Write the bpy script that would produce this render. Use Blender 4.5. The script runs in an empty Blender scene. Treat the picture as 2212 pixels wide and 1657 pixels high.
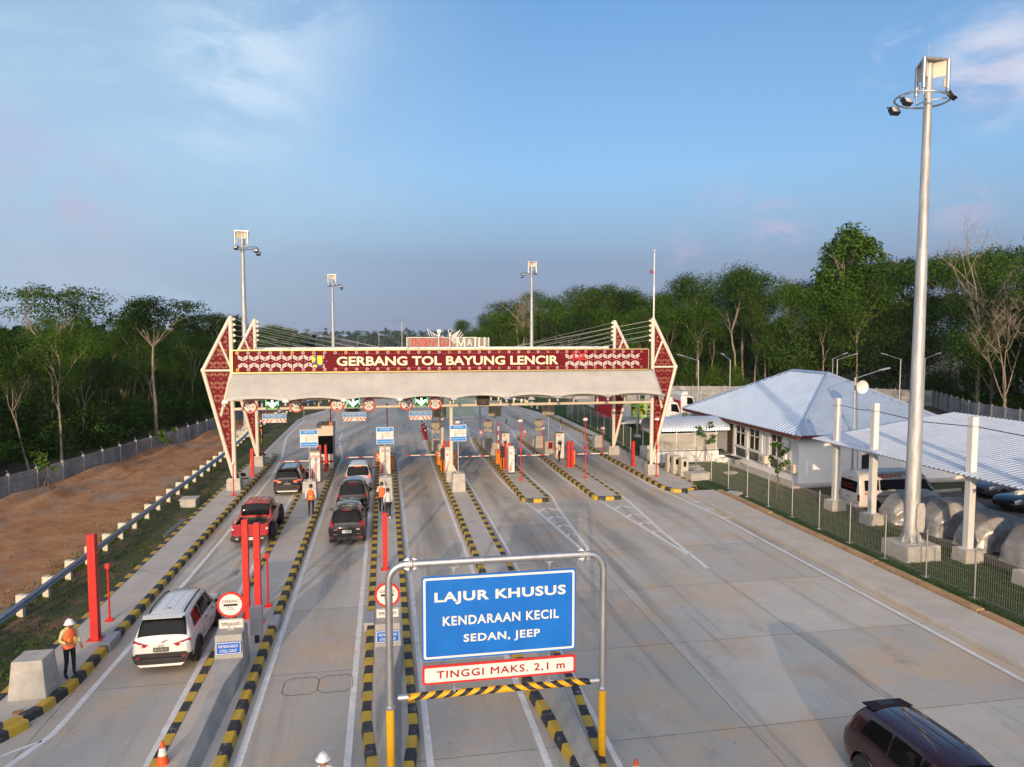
import bpy, math, random
import numpy as np
from mathutils import Vector, Matrix
R = math.radians
SC = bpy.context.scene
COL = SC.collection
random.seed(7)

# ------------------------------------------------------------ camera
cd = bpy.data.cameras.new('camera'); cam = bpy.data.objects.new('camera', cd); COL.objects.link(cam)
SC.camera = cam
cam.location = (0, 0, 10)
cam.rotation_euler = (R(90 - 3.8946), 0, R(-10.17))
cd.sensor_width = 36; cd.lens = 1535 / 2212 * 36
cd.clip_start = 0.1; cd.clip_end = 9000

# ------------------------------------------------------------ sun, sky, exposure
SUN_EL, SUN_AZ = 11.0, 15.7            # shadows run SUN_AZ degrees to the right of the road
ld = bpy.data.lights.new('sun', 'SUN'); sun = bpy.data.objects.new('sun', ld); COL.objects.link(sun)
a, e = R(SUN_AZ), R(SUN_EL)
sun.rotation_euler = Vector((math.sin(a)*math.cos(e), math.cos(a)*math.cos(e), -math.sin(e))).to_track_quat('-Z', 'Y').to_euler()
ld.energy = 2.15; ld.angle = R(0.6); ld.color = (1.0, 0.72, 0.44)
W = bpy.data.worlds.new('World'); SC.world = W; W.use_nodes = True
def build_sky():
    nt = W.node_tree; nt.nodes.clear(); N = nt.nodes.new; L = nt.links.new
    out = N('ShaderNodeOutputWorld'); bg = N('ShaderNodeBackground'); bg.inputs[1].default_value = 0.15
    sky = N('ShaderNodeTexSky'); sky.sky_type = 'NISHITA'; sky.sun_disc = False
    sky.sun_elevation = R(SUN_EL); sky.sun_rotation = R(180 + SUN_AZ)
    sky.air_density = 1.0; sky.dust_density = 0.6; sky.ozone_density = 2.5
    tc = N('ShaderNodeTexCoord')
    sep = N('ShaderNodeSeparateXYZ'); L(tc.outputs['Generated'], sep.inputs[0])
    def math_(op, x, y=None, z=None):
        n = N('ShaderNodeMath'); n.operation = op
        for i, q in enumerate((x, y, z)):
            if q is None: continue
            if isinstance(q, (int, float)): n.inputs[i].default_value = q
            else: L(q, n.inputs[i])
        return n.outputs[0]
    def ramp(fac, pts):
        n = N('ShaderNodeValToRGB'); L(fac, n.inputs[0]); el = n.color_ramp.elements
        while len(el) < len(pts): el.new(0.5)
        for k, (p, c) in enumerate(pts): el[k].position = p; el[k].color = c if len(c) == 4 else (*c, 1)
        return n.outputs[0]
    def mix(fac, c1, c2, mode='MIX'):
        n = N('ShaderNodeMix'); n.data_type = 'RGBA'; n.blend_type = mode
        for i, q in ((0, fac), (6, c1), (7, c2)):
            if isinstance(q, (int, float)): n.inputs[i].default_value = q
            elif isinstance(q, tuple): n.inputs[i].default_value = (*q, 1)
            else: L(q, n.inputs[i])
        return n.outputs[2]
    # haze towards the horizon: the real sky is a pale lavender there
    base = mix(ramp(sep.outputs[2], [(0.0, (1, 1, 1)), (0.10, (0.9,)*3), (0.22, (0.35,)*3), (0.45, (0.0,)*3)]), SKYTOP_MIX(mix, sky.outputs[0]), HAZE)
    # clouds: wispy cirrus high on the left, small puffs low on the right
    mp = N('ShaderNodeMapping'); mp.inputs['Scale'].default_value = (1.0, 1.0, 2.6); L(tc.outputs['Generated'], mp.inputs[0])
    def noise(scale, det, rough, dist=0.0, vec=None):
        n = N('ShaderNodeTexNoise'); n.inputs['Scale'].default_value = scale; n.inputs['Detail'].default_value = det
        n.inputs['Roughness'].default_value = rough; n.inputs['Distortion'].default_value = dist; L(vec or mp.outputs[0], n.inputs['Vector']); return n.outputs[0]
    def smooth(x, lo, hi):
        n = N('ShaderNodeMapRange'); n.interpolation_type = 'SMOOTHSTEP'; L(x, n.inputs[0]); n.inputs[1].default_value = lo; n.inputs[2].default_value = hi; return n.outputs[0]
    def blob(d, r0, r1):
        n = N('ShaderNodeVectorMath'); n.operation = 'DISTANCE'; L(tc.outputs['Generated'], n.inputs[0]); n.inputs[1].default_value = Vector(d).normalized()
        m = N('ShaderNodeMapRange'); m.interpolation_type = 'SMOOTHSTEP'; L(n.outputs['Value'], m.inputs[0]); m.inputs[1].default_value = r1; m.inputs[2].default_value = r0
        return m.outputs[0]
    wisp = smooth(noise(3.2, 9, 0.62, 0.7), 0.40, 0.78)
    veil = math_('MULTIPLY', blob(PIXDIR(60, 150), 0.12, 0.60), math_('ADD', 0.62, math_('MULTIPLY', wisp, 0.45)))
    edge = math_('MULTIPLY', blob(PIXDIR(570, 50), 0.0, 0.17), smooth(noise(5, 9, 0.62, 0.6), 0.40, 0.60))
    edge2 = math_('MULTIPLY', blob(PIXDIR(510, 185), 0.02, 0.13), smooth(noise(7, 9, 0.62, 0.6), 0.42, 0.62))
    low = math_('MULTIPLY', blob(PIXDIR(80, 450), 0.03, 0.15), smooth(noise(6, 8, 0.6, 0.4), 0.40, 0.62))
    puff = math_('MULTIPLY', blob(PIXDIR(2150, 140), 0.02, 0.085), smooth(noise(9, 8, 0.55, 0.3), 0.36, 0.58))
    puff2 = math_('MULTIPLY', blob(PIXDIR(1960, 120), 0.01, 0.07), smooth(noise(11, 8, 0.6, 0.4), 0.48, 0.7))
    c = mix(math_('MULTIPLY', veil, 0.80), base, CL_VEIL)
    for m_, s_, col in ((edge, 0.42, CL_WHITE), (edge2, 0.36, CL_WHITE), (low, 0.6, CL_PINK), (puff, 0.9, CL_PUFF), (puff2, 0.5, CL_PUFF)):
        c = mix(math_('MULTIPLY', m_, s_), c, col)
    for x, y, r0, r1, s_ in ((1680, 490, .008, .055, .75), (1475, 535, .006, .04, .55), (2075, 440, .008, .06, .5), (2140, 170, .01, .06, .3), (1560, 430, .01, .05, .3)):
        c = mix(math_('MULTIPLY', math_('MULTIPLY', blob(PIXDIR(x, y), r0, r1), smooth(noise(13, 8, 0.55, 0.4), 0.38, 0.62)), s_), c, CL_PINK)
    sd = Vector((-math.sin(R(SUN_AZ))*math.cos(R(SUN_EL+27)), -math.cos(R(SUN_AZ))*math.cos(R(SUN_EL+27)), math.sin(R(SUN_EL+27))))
    c = mix(blob(sd, 0.0, 0.95), c, FILL_GLOW, 'ADD')          # unseen warm glow added to the sky behind the camera as fill light
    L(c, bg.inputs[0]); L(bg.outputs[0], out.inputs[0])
def PIXDIR(x, y):
    d = Vector(((x-1106)/1535, -(y-828.5)/1535, -1)); return tuple(cam.rotation_euler.to_matrix() @ d)
SKYK = 0.55/0.15
HAZE = tuple(v*SKYK for v in (0.30, 0.37, 0.56)); CL_VEIL = tuple(v*SKYK for v in (0.62, 0.83, 1.02)); CL_WHITE = tuple(v*SKYK for v in (0.95, 1.08, 1.22))
CL_PUFF = tuple(v*SKYK for v in (0.80, 0.85, 1.02)); CL_PINK = tuple(v*SKYK for v in (0.62, 0.58, 0.80))
def SKYTOP_MIX(mix, s): return mix(1.0, s, (0.64, 0.78, 0.86), 'MULTIPLY')
FILL_GLOW = (11.5, 9.3, 7.4)
build_sky()
vs = SC.view_settings; vs.view_transform = 'Standard'; vs.look = 'None'; vs.gamma = 1; vs.exposure = 0.65
SC.cycles.max_bounces = 6; SC.cycles.diffuse_bounces = 3; SC.cycles.glossy_bounces = 3; SC.cycles.transparent_max_bounces = 8; SC.cycles.volume_bounces = 0
SC.cycles.use_denoising = True

# ------------------------------------------------------------ helpers
class MB:
    """collects geometry for ONE mesh object"""
    def __init__(s): s.v = []; s.f = []; s.m = []; s.s = []
    def add(s, vs, fs, mat=0, sm=False, M=None):
        o = len(s.v)
        s.v += [tuple(M @ Vector(p)) if M else tuple(p) for p in vs]
        for f in fs: s.f.append(tuple(o+i for i in f)); s.m.append(mat); s.s.append(sm)
        return s
    def bx(s, x0, x1, y0, y1, z0, z1, mat=0, tx=0, ty=0, M=None):
        v = [(x0,y0,z0),(x1,y0,z0),(x1,y1,z0),(x0,y1,z0),(x0+tx,y0+ty,z1),(x1-tx,y0+ty,z1),(x1-tx,y1-ty,z1),(x0+tx,y1-ty,z1)]
        return s.add(v, [(0,3,2,1),(4,5,6,7),(0,1,5,4),(1,2,6,5),(2,3,7,6),(3,0,4,7)], mat, False, M)
    def tube(s, pts, r, n=8, mat=0, cap=True, sm=True, M=None):
        pts = [Vector(p) for p in pts]; k = len(pts); rs = r if isinstance(r, (list, tuple)) else [r]*k
        d0 = (pts[1]-pts[0]).normalized(); u = d0.orthogonal().normalized()
        vv = []
        for i, p in enumerate(pts):
            d = ((pts[min(i+1,k-1)]-p).normalized() + (p-pts[max(i-1,0)]).normalized()).normalized()
            u = (u - d*u.dot(d)).normalized(); w = d.cross(u)
            vv += [p + (u*math.cos(2*math.pi*j/n) + w*math.sin(2*math.pi*j/n))*rs[i] for j in range(n)]
        ff = [(i*n+j, i*n+(j+1) % n, (i+1)*n+(j+1) % n, (i+1)*n+j) for i in range(k-1) for j in range(n)]
        s.add(vv, ff, mat, sm, M)
        if cap:
            o = len(s.v)-len(vv)
            for c in (tuple(range(n-1,-1,-1)), tuple(range((k-1)*n, k*n))): s.f.append(tuple(o+i for i in c)); s.m.append(mat); s.s.append(False)
        return s
    def prism(s, poly, h0, h1, ax='z', mat=0, M=None):
        """polygon extruded along an axis; poly holds the two other coordinates in order"""
        n = len(poly)
        def P(a, b, h): return (a,b,h) if ax == 'z' else ((a,h,b) if ax == 'y' else (h,a,b))
        v = [P(a,b,h0) for a,b in poly] + [P(a,b,h1) for a,b in poly]
        return s.add(v, [tuple(range(n-1,-1,-1)), tuple(range(n,2*n))] + [(i,(i+1)%n,n+(i+1)%n,n+i) for i in range(n)], mat, False, M)
    def poly(s, pts, mat=0, M=None): return s.add(pts, [tuple(range(len(pts)))], mat, False, M)
    def lathe(s, prof, n=16, c=(0,0,0), ax='z', mat=0, sm=True, M=None):
        v = []
        for r, h in prof:
            for j in range(n):
                t = 2*math.pi*j/n; a, b = r*math.cos(t), r*math.sin(t)
                p = (a,b,h) if ax == 'z' else ((a,h,b) if ax == 'y' else (h,a,b))
                v.append((p[0]+c[0], p[1]+c[1], p[2]+c[2]))
        k = len(prof)
        f = [(i*n+j, i*n+(j+1)%n, (i+1)*n+(j+1)%n, (i+1)*n+j) for i in range(k-1) for j in range(n)]
        s.add(v, f, mat, sm, M)
        o = len(s.v)-len(v)
        for c_ in (tuple(range(n-1,-1,-1)), tuple(range((k-1)*n,k*n))): s.f.append(tuple(o+i for i in c_)); s.m.append(mat); s.s.append(False)
        return s
    def disc(s, c, r, y=None, n=28, mat=0, r0=0.0):
        """flat ring or disc facing -Y"""
        x, yy, z = c
        if r0 <= 0: return s.add([(x+r*math.cos(2*math.pi*i/n), yy, z+r*math.sin(2*math.pi*i/n)) for i in range(n)], [tuple(range(n))], mat)
        v = [(x+q*math.cos(2*math.pi*i/n), yy, z+q*math.sin(2*math.pi*i/n)) for q in (r0, r) for i in range(n)]
        return s.add(v, [(i,(i+1)%n,n+(i+1)%n,n+i) for i in range(n)], mat)
    def strip(s, pts, w, z, mat=0):
        """flat painted strip on the ground along a polyline"""
        P = [Vector((p[0], p[1])) for p in pts]; k = len(P); L_, R_ = [], []
        for i, p in enumerate(P):
            d = (P[min(i+1,k-1)]-P[max(i-1,0)]).normalized(); nrm = Vector((-d.y, d.x))*w/2
            L_.append((*(p+nrm), z)); R_.append((*(p-nrm), z))
        return s.add(L_+R_, [(k+i, k+i+1, i+1, i) for i in range(k-1)], mat)
    def text(s, t, o, w, h, mat=0, ux=(1,0,0), uz=(0,0,1), bold=0.0, spc=1.0, depth=0.0):
        """lettering whose ink box starts at o and measures w by h"""
        fat = 0
        if 'M' in t: fat = bold*h*.9; bold = 0.0
        key = (t, bold, spc, depth)
        if key not in TXT:
            cu = bpy.data.curves.new('t', 'FONT'); cu.body = t; cu.offset = bold; cu.space_character = spc; cu.extrude = depth; cu.resolution_u = 3
            ob = bpy.data.objects.new('t', cu); COL.objects.link(ob)
            me = bpy.data.meshes.new_from_object(ob.evaluated_get(bpy.context.evaluated_depsgraph_get()))
            TXT[key] = ([tuple(v.co) for v in me.vertices], [tuple(p.vertices) for p in me.polygons])
            bpy.data.objects.remove(ob); bpy.data.curves.remove(cu); bpy.data.meshes.remove(me)
        v, f = TXT[key]
        xs = [p[0] for p in v]; ys = [p[1] for p in v]; x0, y0 = min(xs), min(ys); kx = w/(max(xs)-x0); ky = h/(max(ys)-y0)
        ux, uz, o = Vector(ux), Vector(uz), Vector(o); n_ = ux.cross(uz)
        for kk, (dx, dy) in enumerate(((0,0),) if not fat else ((0,0),(fat,0),(-fat,0),(0,fat),(0,-fat))):
            s.add([tuple(o + ux*((p[0]-x0)*kx+dx) + uz*((p[1]-y0)*ky+dy) + n_*(p[2]+.0007*kk)) for p in v], f, mat)
        return s
    def build(s, name, mats, parent=None, loc=None, rz=0, bevel=0, **props):
        me = bpy.data.meshes.new(name); me.from_pydata(s.v, [], s.f)
        for m in (mats if isinstance(mats, (list, tuple)) else [mats]): me.materials.append(m)
        me.polygons.foreach_set('material_index', s.m); me.polygons.foreach_set('use_smooth', s.s); me.update()
        if any(s.s): me.set_sharp_from_angle(angle=R(38))
        o = bpy.data.objects.new(name, me); COL.objects.link(o)
        if parent: o.parent = parent
        if loc: o.location = loc
        if rz: o.rotation_euler[2] = rz
        if bevel:
            b = o.modifiers.new('bevel', 'BEVEL'); b.width = bevel; b.segments = 2; b.limit_method = 'ANGLE'; b.angle_limit = R(40)
        for k, v in props.items(): o[k] = v
        return o
TXT = {}
def tag(o, label, cat, group=None, kind=None):
    o['label'] = label; o['category'] = cat
    if group: o['group'] = group
    if kind: o['kind'] = kind
    return o
def thing(name, label, cat, loc=(0,0,0), rz=0, group=None):
    o = bpy.data.objects.new(name, None); o.empty_display_size = 0.1; COL.objects.link(o); o.location = loc; o.rotation_euler[2] = rz
    return tag(o, label, cat, group)
KIDS = {}
def copy_tree(o, parent=None, loc=None, rz=None, label=None):
    c = o.copy(); COL.objects.link(c)
    if parent: c.parent = parent
    if loc is not None: c.location = loc
    if rz is not None: c.rotation_euler[2] = rz
    if label: c['label'] = label
    for ch in list(o.children): copy_tree(ch, c)
    return c

# ------------------------------------------------------------ materials
def mat(name, col, rough=0.6, metal=0.0, var=0.10, scale=3.0, bump=0.0, bscale=30.0, col2=None, coat=0.0, spec=0.5, emit=0.0, stretch=None, trans=0.0, world=False):
    m = bpy.data.materials.new(name); m.use_nodes = True; nt = m.node_tree; N = nt.nodes.new; L = nt.links.new
    b = nt.nodes['Principled BSDF']; b.inputs['Roughness'].default_value = rough; b.inputs['Metallic'].default_value = metal
    b.inputs['Specular IOR Level'].default_value = spec; b.inputs['Coat Weight'].default_value = coat; b.inputs['Coat Roughness'].default_value = 0.03
    tc = N('ShaderNodeTexCoord'); vec = tc.outputs['Object']
    if world:
        g = N('ShaderNodeNewGeometry'); vec = g.outputs['Position']
    if stretch:
        mp = N('ShaderNodeMapping'); mp.inputs['Scale'].default_value = stretch; L(vec, mp.inputs[0]); vec = mp.outputs[0]
    if var > 0 or col2:
        n = N('ShaderNodeTexNoise'); n.inputs['Scale'].default_value = scale; n.inputs['Detail'].default_value = 6; n.inputs['Roughness'].default_value = 0.65; L(vec, n.inputs['Vector'])
        r = N('ShaderNodeValToRGB'); L(n.outputs[0], r.inputs[0]); el = r.color_ramp.elements
        c2 = col2 or tuple(min(1, c*(1+var)) for c in col); c1 = col if col2 else tuple(c*(1-var) for c in col)
        el[0].position, el[1].position = 0.36, 0.66; el[0].color = (*c1, 1); el[1].color = (*c2, 1)
        L(r.outputs[0], b.inputs['Base Color'])
    else: b.inputs['Base Color'].default_value = (*col, 1)
    if bump > 0:
        n2 = N('ShaderNodeTexNoise'); n2.inputs['Scale'].default_value = bscale; n2.inputs['Detail'].default_value = 5; L(vec, n2.inputs['Vector'])
        bp = N('ShaderNodeBump'); bp.inputs['Strength'].default_value = bump; bp.inputs['Distance'].default_value = 0.02; L(n2.outputs[0], bp.inputs['Height']); L(bp.outputs[0], b.inputs['Normal'])
    if emit: b.inputs['Emission Color'].default_value = (*col, 1); b.inputs['Emission Strength'].default_value = emit
    if trans: b.inputs['Transmission Weight'].default_value = trans
    return m
M = {}
M['concrete'] = mat('concrete', (0.46,0.435,0.39), 0.85, var=0.14, scale=2.5, bump=0.25, bscale=22)
M['concrete_dark'] = mat('concrete_dark', (0.24,0.24,0.23), 0.85, var=0.22, scale=1.5, bump=0.3, bscale=14, world=True)
M['white'] = mat('white_paint', (0.74,0.73,0.70), 0.55, var=0.05, scale=1.5)
M['wall_white'] = mat('white_render', (0.86,0.86,0.84), 0.7, var=0.04, scale=1.0, bump=0.1, bscale=40)
M['cream'] = mat('cream_steel', (0.74,0.66,0.53), 0.4, var=0.05, scale=1.2)
M['membrane'] = mat('canopy_membrane', (0.49,0.475,0.435), 0.6, spec=.2, var=0.09, scale=0.9, bump=0.05, bscale=3)
M['maroon'] = mat('maroon_panel', (0.15,0.006,0.014), 0.6, spec=.15, var=0.12, scale=1.5)
M['gold'] = mat('gold_trim', (0.62,0.48,0.20), 0.35, metal=0.5, var=0.1)
M['goldpat'] = mat('gold_pattern', (0.36,0.15,0.075), 0.5, var=0.2)
M['signwhite'] = mat('sign_white', (0.76,0.73,0.68), 0.4, var=0.03)
M['letter'] = mat('letter_cream', (0.80,0.74,0.50), 0.4, var=0.04)
M['red'] = mat('red_paint', (0.60,0.024,0.018), 0.42, var=0.16, scale=3)
M['darkred'] = mat('dark_red_paint', (0.36,0.012,0.015), 0.4, var=0.08)
M['orange'] = mat('orange_paint', (0.75,0.22,0.02), 0.4, var=0.06)
M['orange_vest'] = mat('orange_vest', (0.85,0.16,0.045), 0.7, var=0.1, scale=8)
M['yellow'] = mat('yellow_kerb_paint', (0.52,0.34,0.025), 0.65, var=0.16, scale=5, bump=0.15, bscale=40, world=True)
M['black'] = mat('black_kerb_paint', (0.030,0.032,0.038), 0.6, var=0.25, scale=5, bump=0.15, bscale=40, world=True)
M['yellow_reflect'] = mat('yellow_sheeting', (0.80,0.42,0.01), 0.3, var=0.06, scale=12)
M['blackpl'] = mat('black_plastic', (0.018,0.018,0.020), 0.5, var=0.1)
M['rubber'] = mat('tyre_rubber', (0.020,0.020,0.021), 0.85, var=0.15, bump=0.3, bscale=60)
M['galv'] = mat('galvanised_steel', (0.55,0.555,0.56), 0.38, metal=0.85, var=0.14, scale=4, stretch=(1,1,0.35))
M['steel'] = mat('painted_grey_steel', (0.40,0.41,0.42), 0.45, metal=0.4, var=0.08)
M['chrome'] = mat('chrome', (0.75,0.75,0.76), 0.12, metal=1.0, var=0.0)
M['rimsilver'] = mat('alloy_rim', (0.62,0.62,0.63), 0.4, metal=0.3, var=0.0)
M['rimdark'] = mat('dark_rim', (0.10,0.10,0.11), 0.3, metal=0.7, var=0.0)
M['blue'] = mat('blue_sign', (0.008,0.13,0.56), 0.4, var=0.05, scale=3)
M['bluel'] = mat('light_blue_sign', (0.015,0.25,0.66), 0.4, var=0.04)
M['glass'] = mat('dark_glass', (0.006,0.007,0.008), 0.05, var=0.0, spec=0.16)
M['led_green'] = mat('led_green', (0.15,1.0,0.35), 0.4, var=0.0, emit=1.0)
M['led_white'] = mat('led_white', (0.85,1.0,0.92), 0.4, var=0.0, emit=1.2)
M['led_face'] = mat('led_panel', (0.02,0.16,0.05), 0.5, var=0.2, scale=30)
M['led_off'] = mat('led_panel_off', (0.035,0.022,0.018), 0.5, var=0.2, scale=30)
M['lamp_lit'] = mat('brake_light_lit', (1.0,0.10,0.03), 0.3, var=0.0, emit=1.2)
M['tail'] = mat('tail_light_red', (0.36,0.010,0.015), 0.12, var=0.0, coat=0.6)
M['clearlamp'] = mat('clear_lamp', (0.62,0.60,0.58), 0.12, var=0.0, coat=0.6)
M['p_white'] = mat('car_paint_white', (0.72,0.71,0.69), 0.3, var=0.02, coat=0.8)
M['p_black'] = mat('car_paint_black', (0.010,0.010,0.012), 0.22, var=0.0, coat=1.0)
M['p_red'] = mat('car_paint_red', (0.40,0.012,0.022), 0.28, var=0.03, coat=0.9)
M['p_maroon'] = mat('car_paint_maroon', (0.035,0.008,0.011), 0.25, metal=0.3, var=0.0, coat=1.0)
M['p_grey'] = mat('car_paint_grey', (0.10,0.105,0.11), 0.3, metal=0.4, var=0.0, coat=1.0)
M['p_silver'] = mat('car_paint_silver', (0.40,0.41,0.42), 0.3, metal=0.6, var=0.0, coat=0.8)
M['p_amb'] = mat('ambulance_paint', (0.82,0.78,0.71), 0.35, var=0.03, coat=0.6)
M['cover'] = mat('silver_cover', (0.46,0.455,0.45), 0.36, metal=0.25, var=0.22, scale=2.0, bump=1.0, bscale=4.5)
M['bed'] = mat('bed_liner', (0.022,0.022,0.022), 0.7, var=0.2)
M['roof'] = mat('blue_grey_roof_sheet', (0.46,0.56,0.69), 0.33, metal=0.35, var=0.07, scale=0.8)
M['roof_w'] = mat('pale_roof_sheet', (0.54,0.60,0.69), 0.35, metal=0.25, var=0.07, scale=0.8)
M['fascia'] = mat('brown_fascia', (0.10,0.028,0.022), 0.5, var=0.2)
M['stone'] = mat('dark_stone_tile', (0.085,0.080,0.070), 0.4, var=0.35, scale=3)
M['skin'] = mat('skin', (0.26,0.13,0.08), 0.5, var=0.06)
M['hair'] = mat('black_hair', (0.010,0.009,0.009), 0.4, var=0.1)
M['shirt'] = mat('white_shirt', (0.72,0.70,0.68), 0.8, var=0.06, scale=8)
M['shirt_y'] = mat('pale_yellow_shirt', (0.60,0.53,0.24), 0.8, var=0.08, scale=8)
M['shirt_p'] = mat('peach_shirt', (0.75,0.50,0.36), 0.8, var=0.06, scale=8)
M['pants'] = mat('black_trousers', (0.014,0.014,0.017), 0.85, var=0.2, scale=8)
M['shoe'] = mat('black_shoes', (0.012,0.012,0.012), 0.4, var=0.1)
M['strapy'] = mat('reflective_yellow', (0.85,0.75,0.05), 0.4, var=0.0)
M['helmet'] = mat('white_helmet', (0.78,0.78,0.78), 0.3, var=0.0, coat=0.3)
M['bark'] = mat('pale_bark', (0.31,0.25,0.18), 0.9, var=0.35, scale=2.5, stretch=(1,1,0.3))
M['bark2'] = mat('brown_bark', (0.17,0.125,0.085), 0.9, var=0.35, scale=2.5, stretch=(1,1,0.3))
M['lime'] = mat('lime_paint', (0.24,0.50,0.04), 0.5, var=0.1)
M['glassclear'] = None
def simple_glass(name, col, alpha, rough=0.15):
    m = bpy.data.materials.new(name); m.use_nodes = True; nt = m.node_tree; b = nt.nodes['Principled BSDF']
    b.inputs['Base Color'].default_value = (*col, 1); b.inputs['Roughness'].default_value = rough; b.inputs['Alpha'].default_value = alpha
    n = nt.nodes.new('ShaderNodeTexNoise'); n.inputs['Scale'].default_value = 2.0; mr = nt.nodes.new('ShaderNodeMapRange')
    nt.links.new(n.outputs[0], mr.inputs[0]); mr.inputs[3].default_value = alpha-0.1; mr.inputs[4].default_value = alpha+0.1; nt.links.new(mr.outputs[0], b.inputs['Alpha'])
    return m
M['polycarb'] = simple_glass('clear_sheet', (0.80,0.72,0.60), 0.35)
M['greenpane'] = simple_glass('greenish_sheet', (0.45,0.62,0.45), 0.45)
# ------------------------------------------------------------ ground sheets
def node_mat(name):
    m = bpy.data.materials.new(name); m.use_nodes = True; nt = m.node_tree
    N = nt.nodes.new; L = nt.links.new; b = nt.nodes['Principled BSDF']
    g = N('ShaderNodeNewGeometry'); sep = N('ShaderNodeSeparateXYZ'); L(g.outputs['Position'], sep.inputs[0])
    class K: pass
    k = K(); k.m, k.nt, k.b, k.pos, k.x, k.y, k.z = m, nt, b, g.outputs['Position'], sep.outputs[0], sep.outputs[1], sep.outputs[2]
    def mth(op, *a_):
        n = N('ShaderNodeMath'); n.operation = op
        for i, q in enumerate(a_):
            if isinstance(q, (int, float)): n.inputs[i].default_value = q
            else: L(q, n.inputs[i])
        return n.outputs[0]
    def noise(sc, det=6, rough=0.6, vec=None, scale=(1,1,1)):
        mp = N('ShaderNodeMapping'); mp.inputs['Scale'].default_value = scale; L(vec or k.pos, mp.inputs[0])
        n = N('ShaderNodeTexNoise'); n.inputs['Scale'].default_value = sc; n.inputs['Detail'].default_value = det; n.inputs['Roughness'].default_value = rough
        L(mp.outputs[0], n.inputs['Vector']); return n.outputs[0]
    def rng(x, lo, hi, a_=0.0, b_=1.0, smooth=True):
        n = N('ShaderNodeMapRange'); n.interpolation_type = 'SMOOTHSTEP' if smooth else 'LINEAR'; L(x, n.inputs[0])
        for i, q in enumerate((lo, hi, a_, b_)): n.inputs[i+1].default_value = q
        return n.outputs[0]
    def mix(f, c1, c2, mode='MIX'):
        n = N('ShaderNodeMix'); n.data_type = 'RGBA'; n.blend_type = mode
        for i, q in ((0, f), (6, c1), (7, c2)):
            if isinstance(q, (int, float)): n.inputs[i].default_value = q
            elif isinstance(q, tuple): n.inputs[i].default_value = (*q, 1)
            else: L(q, n.inputs[i])
        return n.outputs[2]
    def bump(h, st, dist=0.02):
        n = N('ShaderNodeBump'); n.inputs['Strength'].default_value = st; n.inputs['Distance'].default_value = dist; L(h, n.inputs['Height']); L(n.outputs[0], b.inputs['Normal'])
    def white(*xy):
        c = N('ShaderNodeCombineXYZ')
        for i, q in enumerate(xy): L(q, c.inputs[i])
        n = N('ShaderNodeTexWhiteNoise'); n.noise_dimensions = '3D'; L(c.outputs[0], n.inputs['Vector']); return n.outputs[0]
    k.mth, k.noise, k.rng, k.mix, k.bump, k.white, k.L, k.N = mth, noise, rng, mix, bump, white, L, N
    return k
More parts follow.
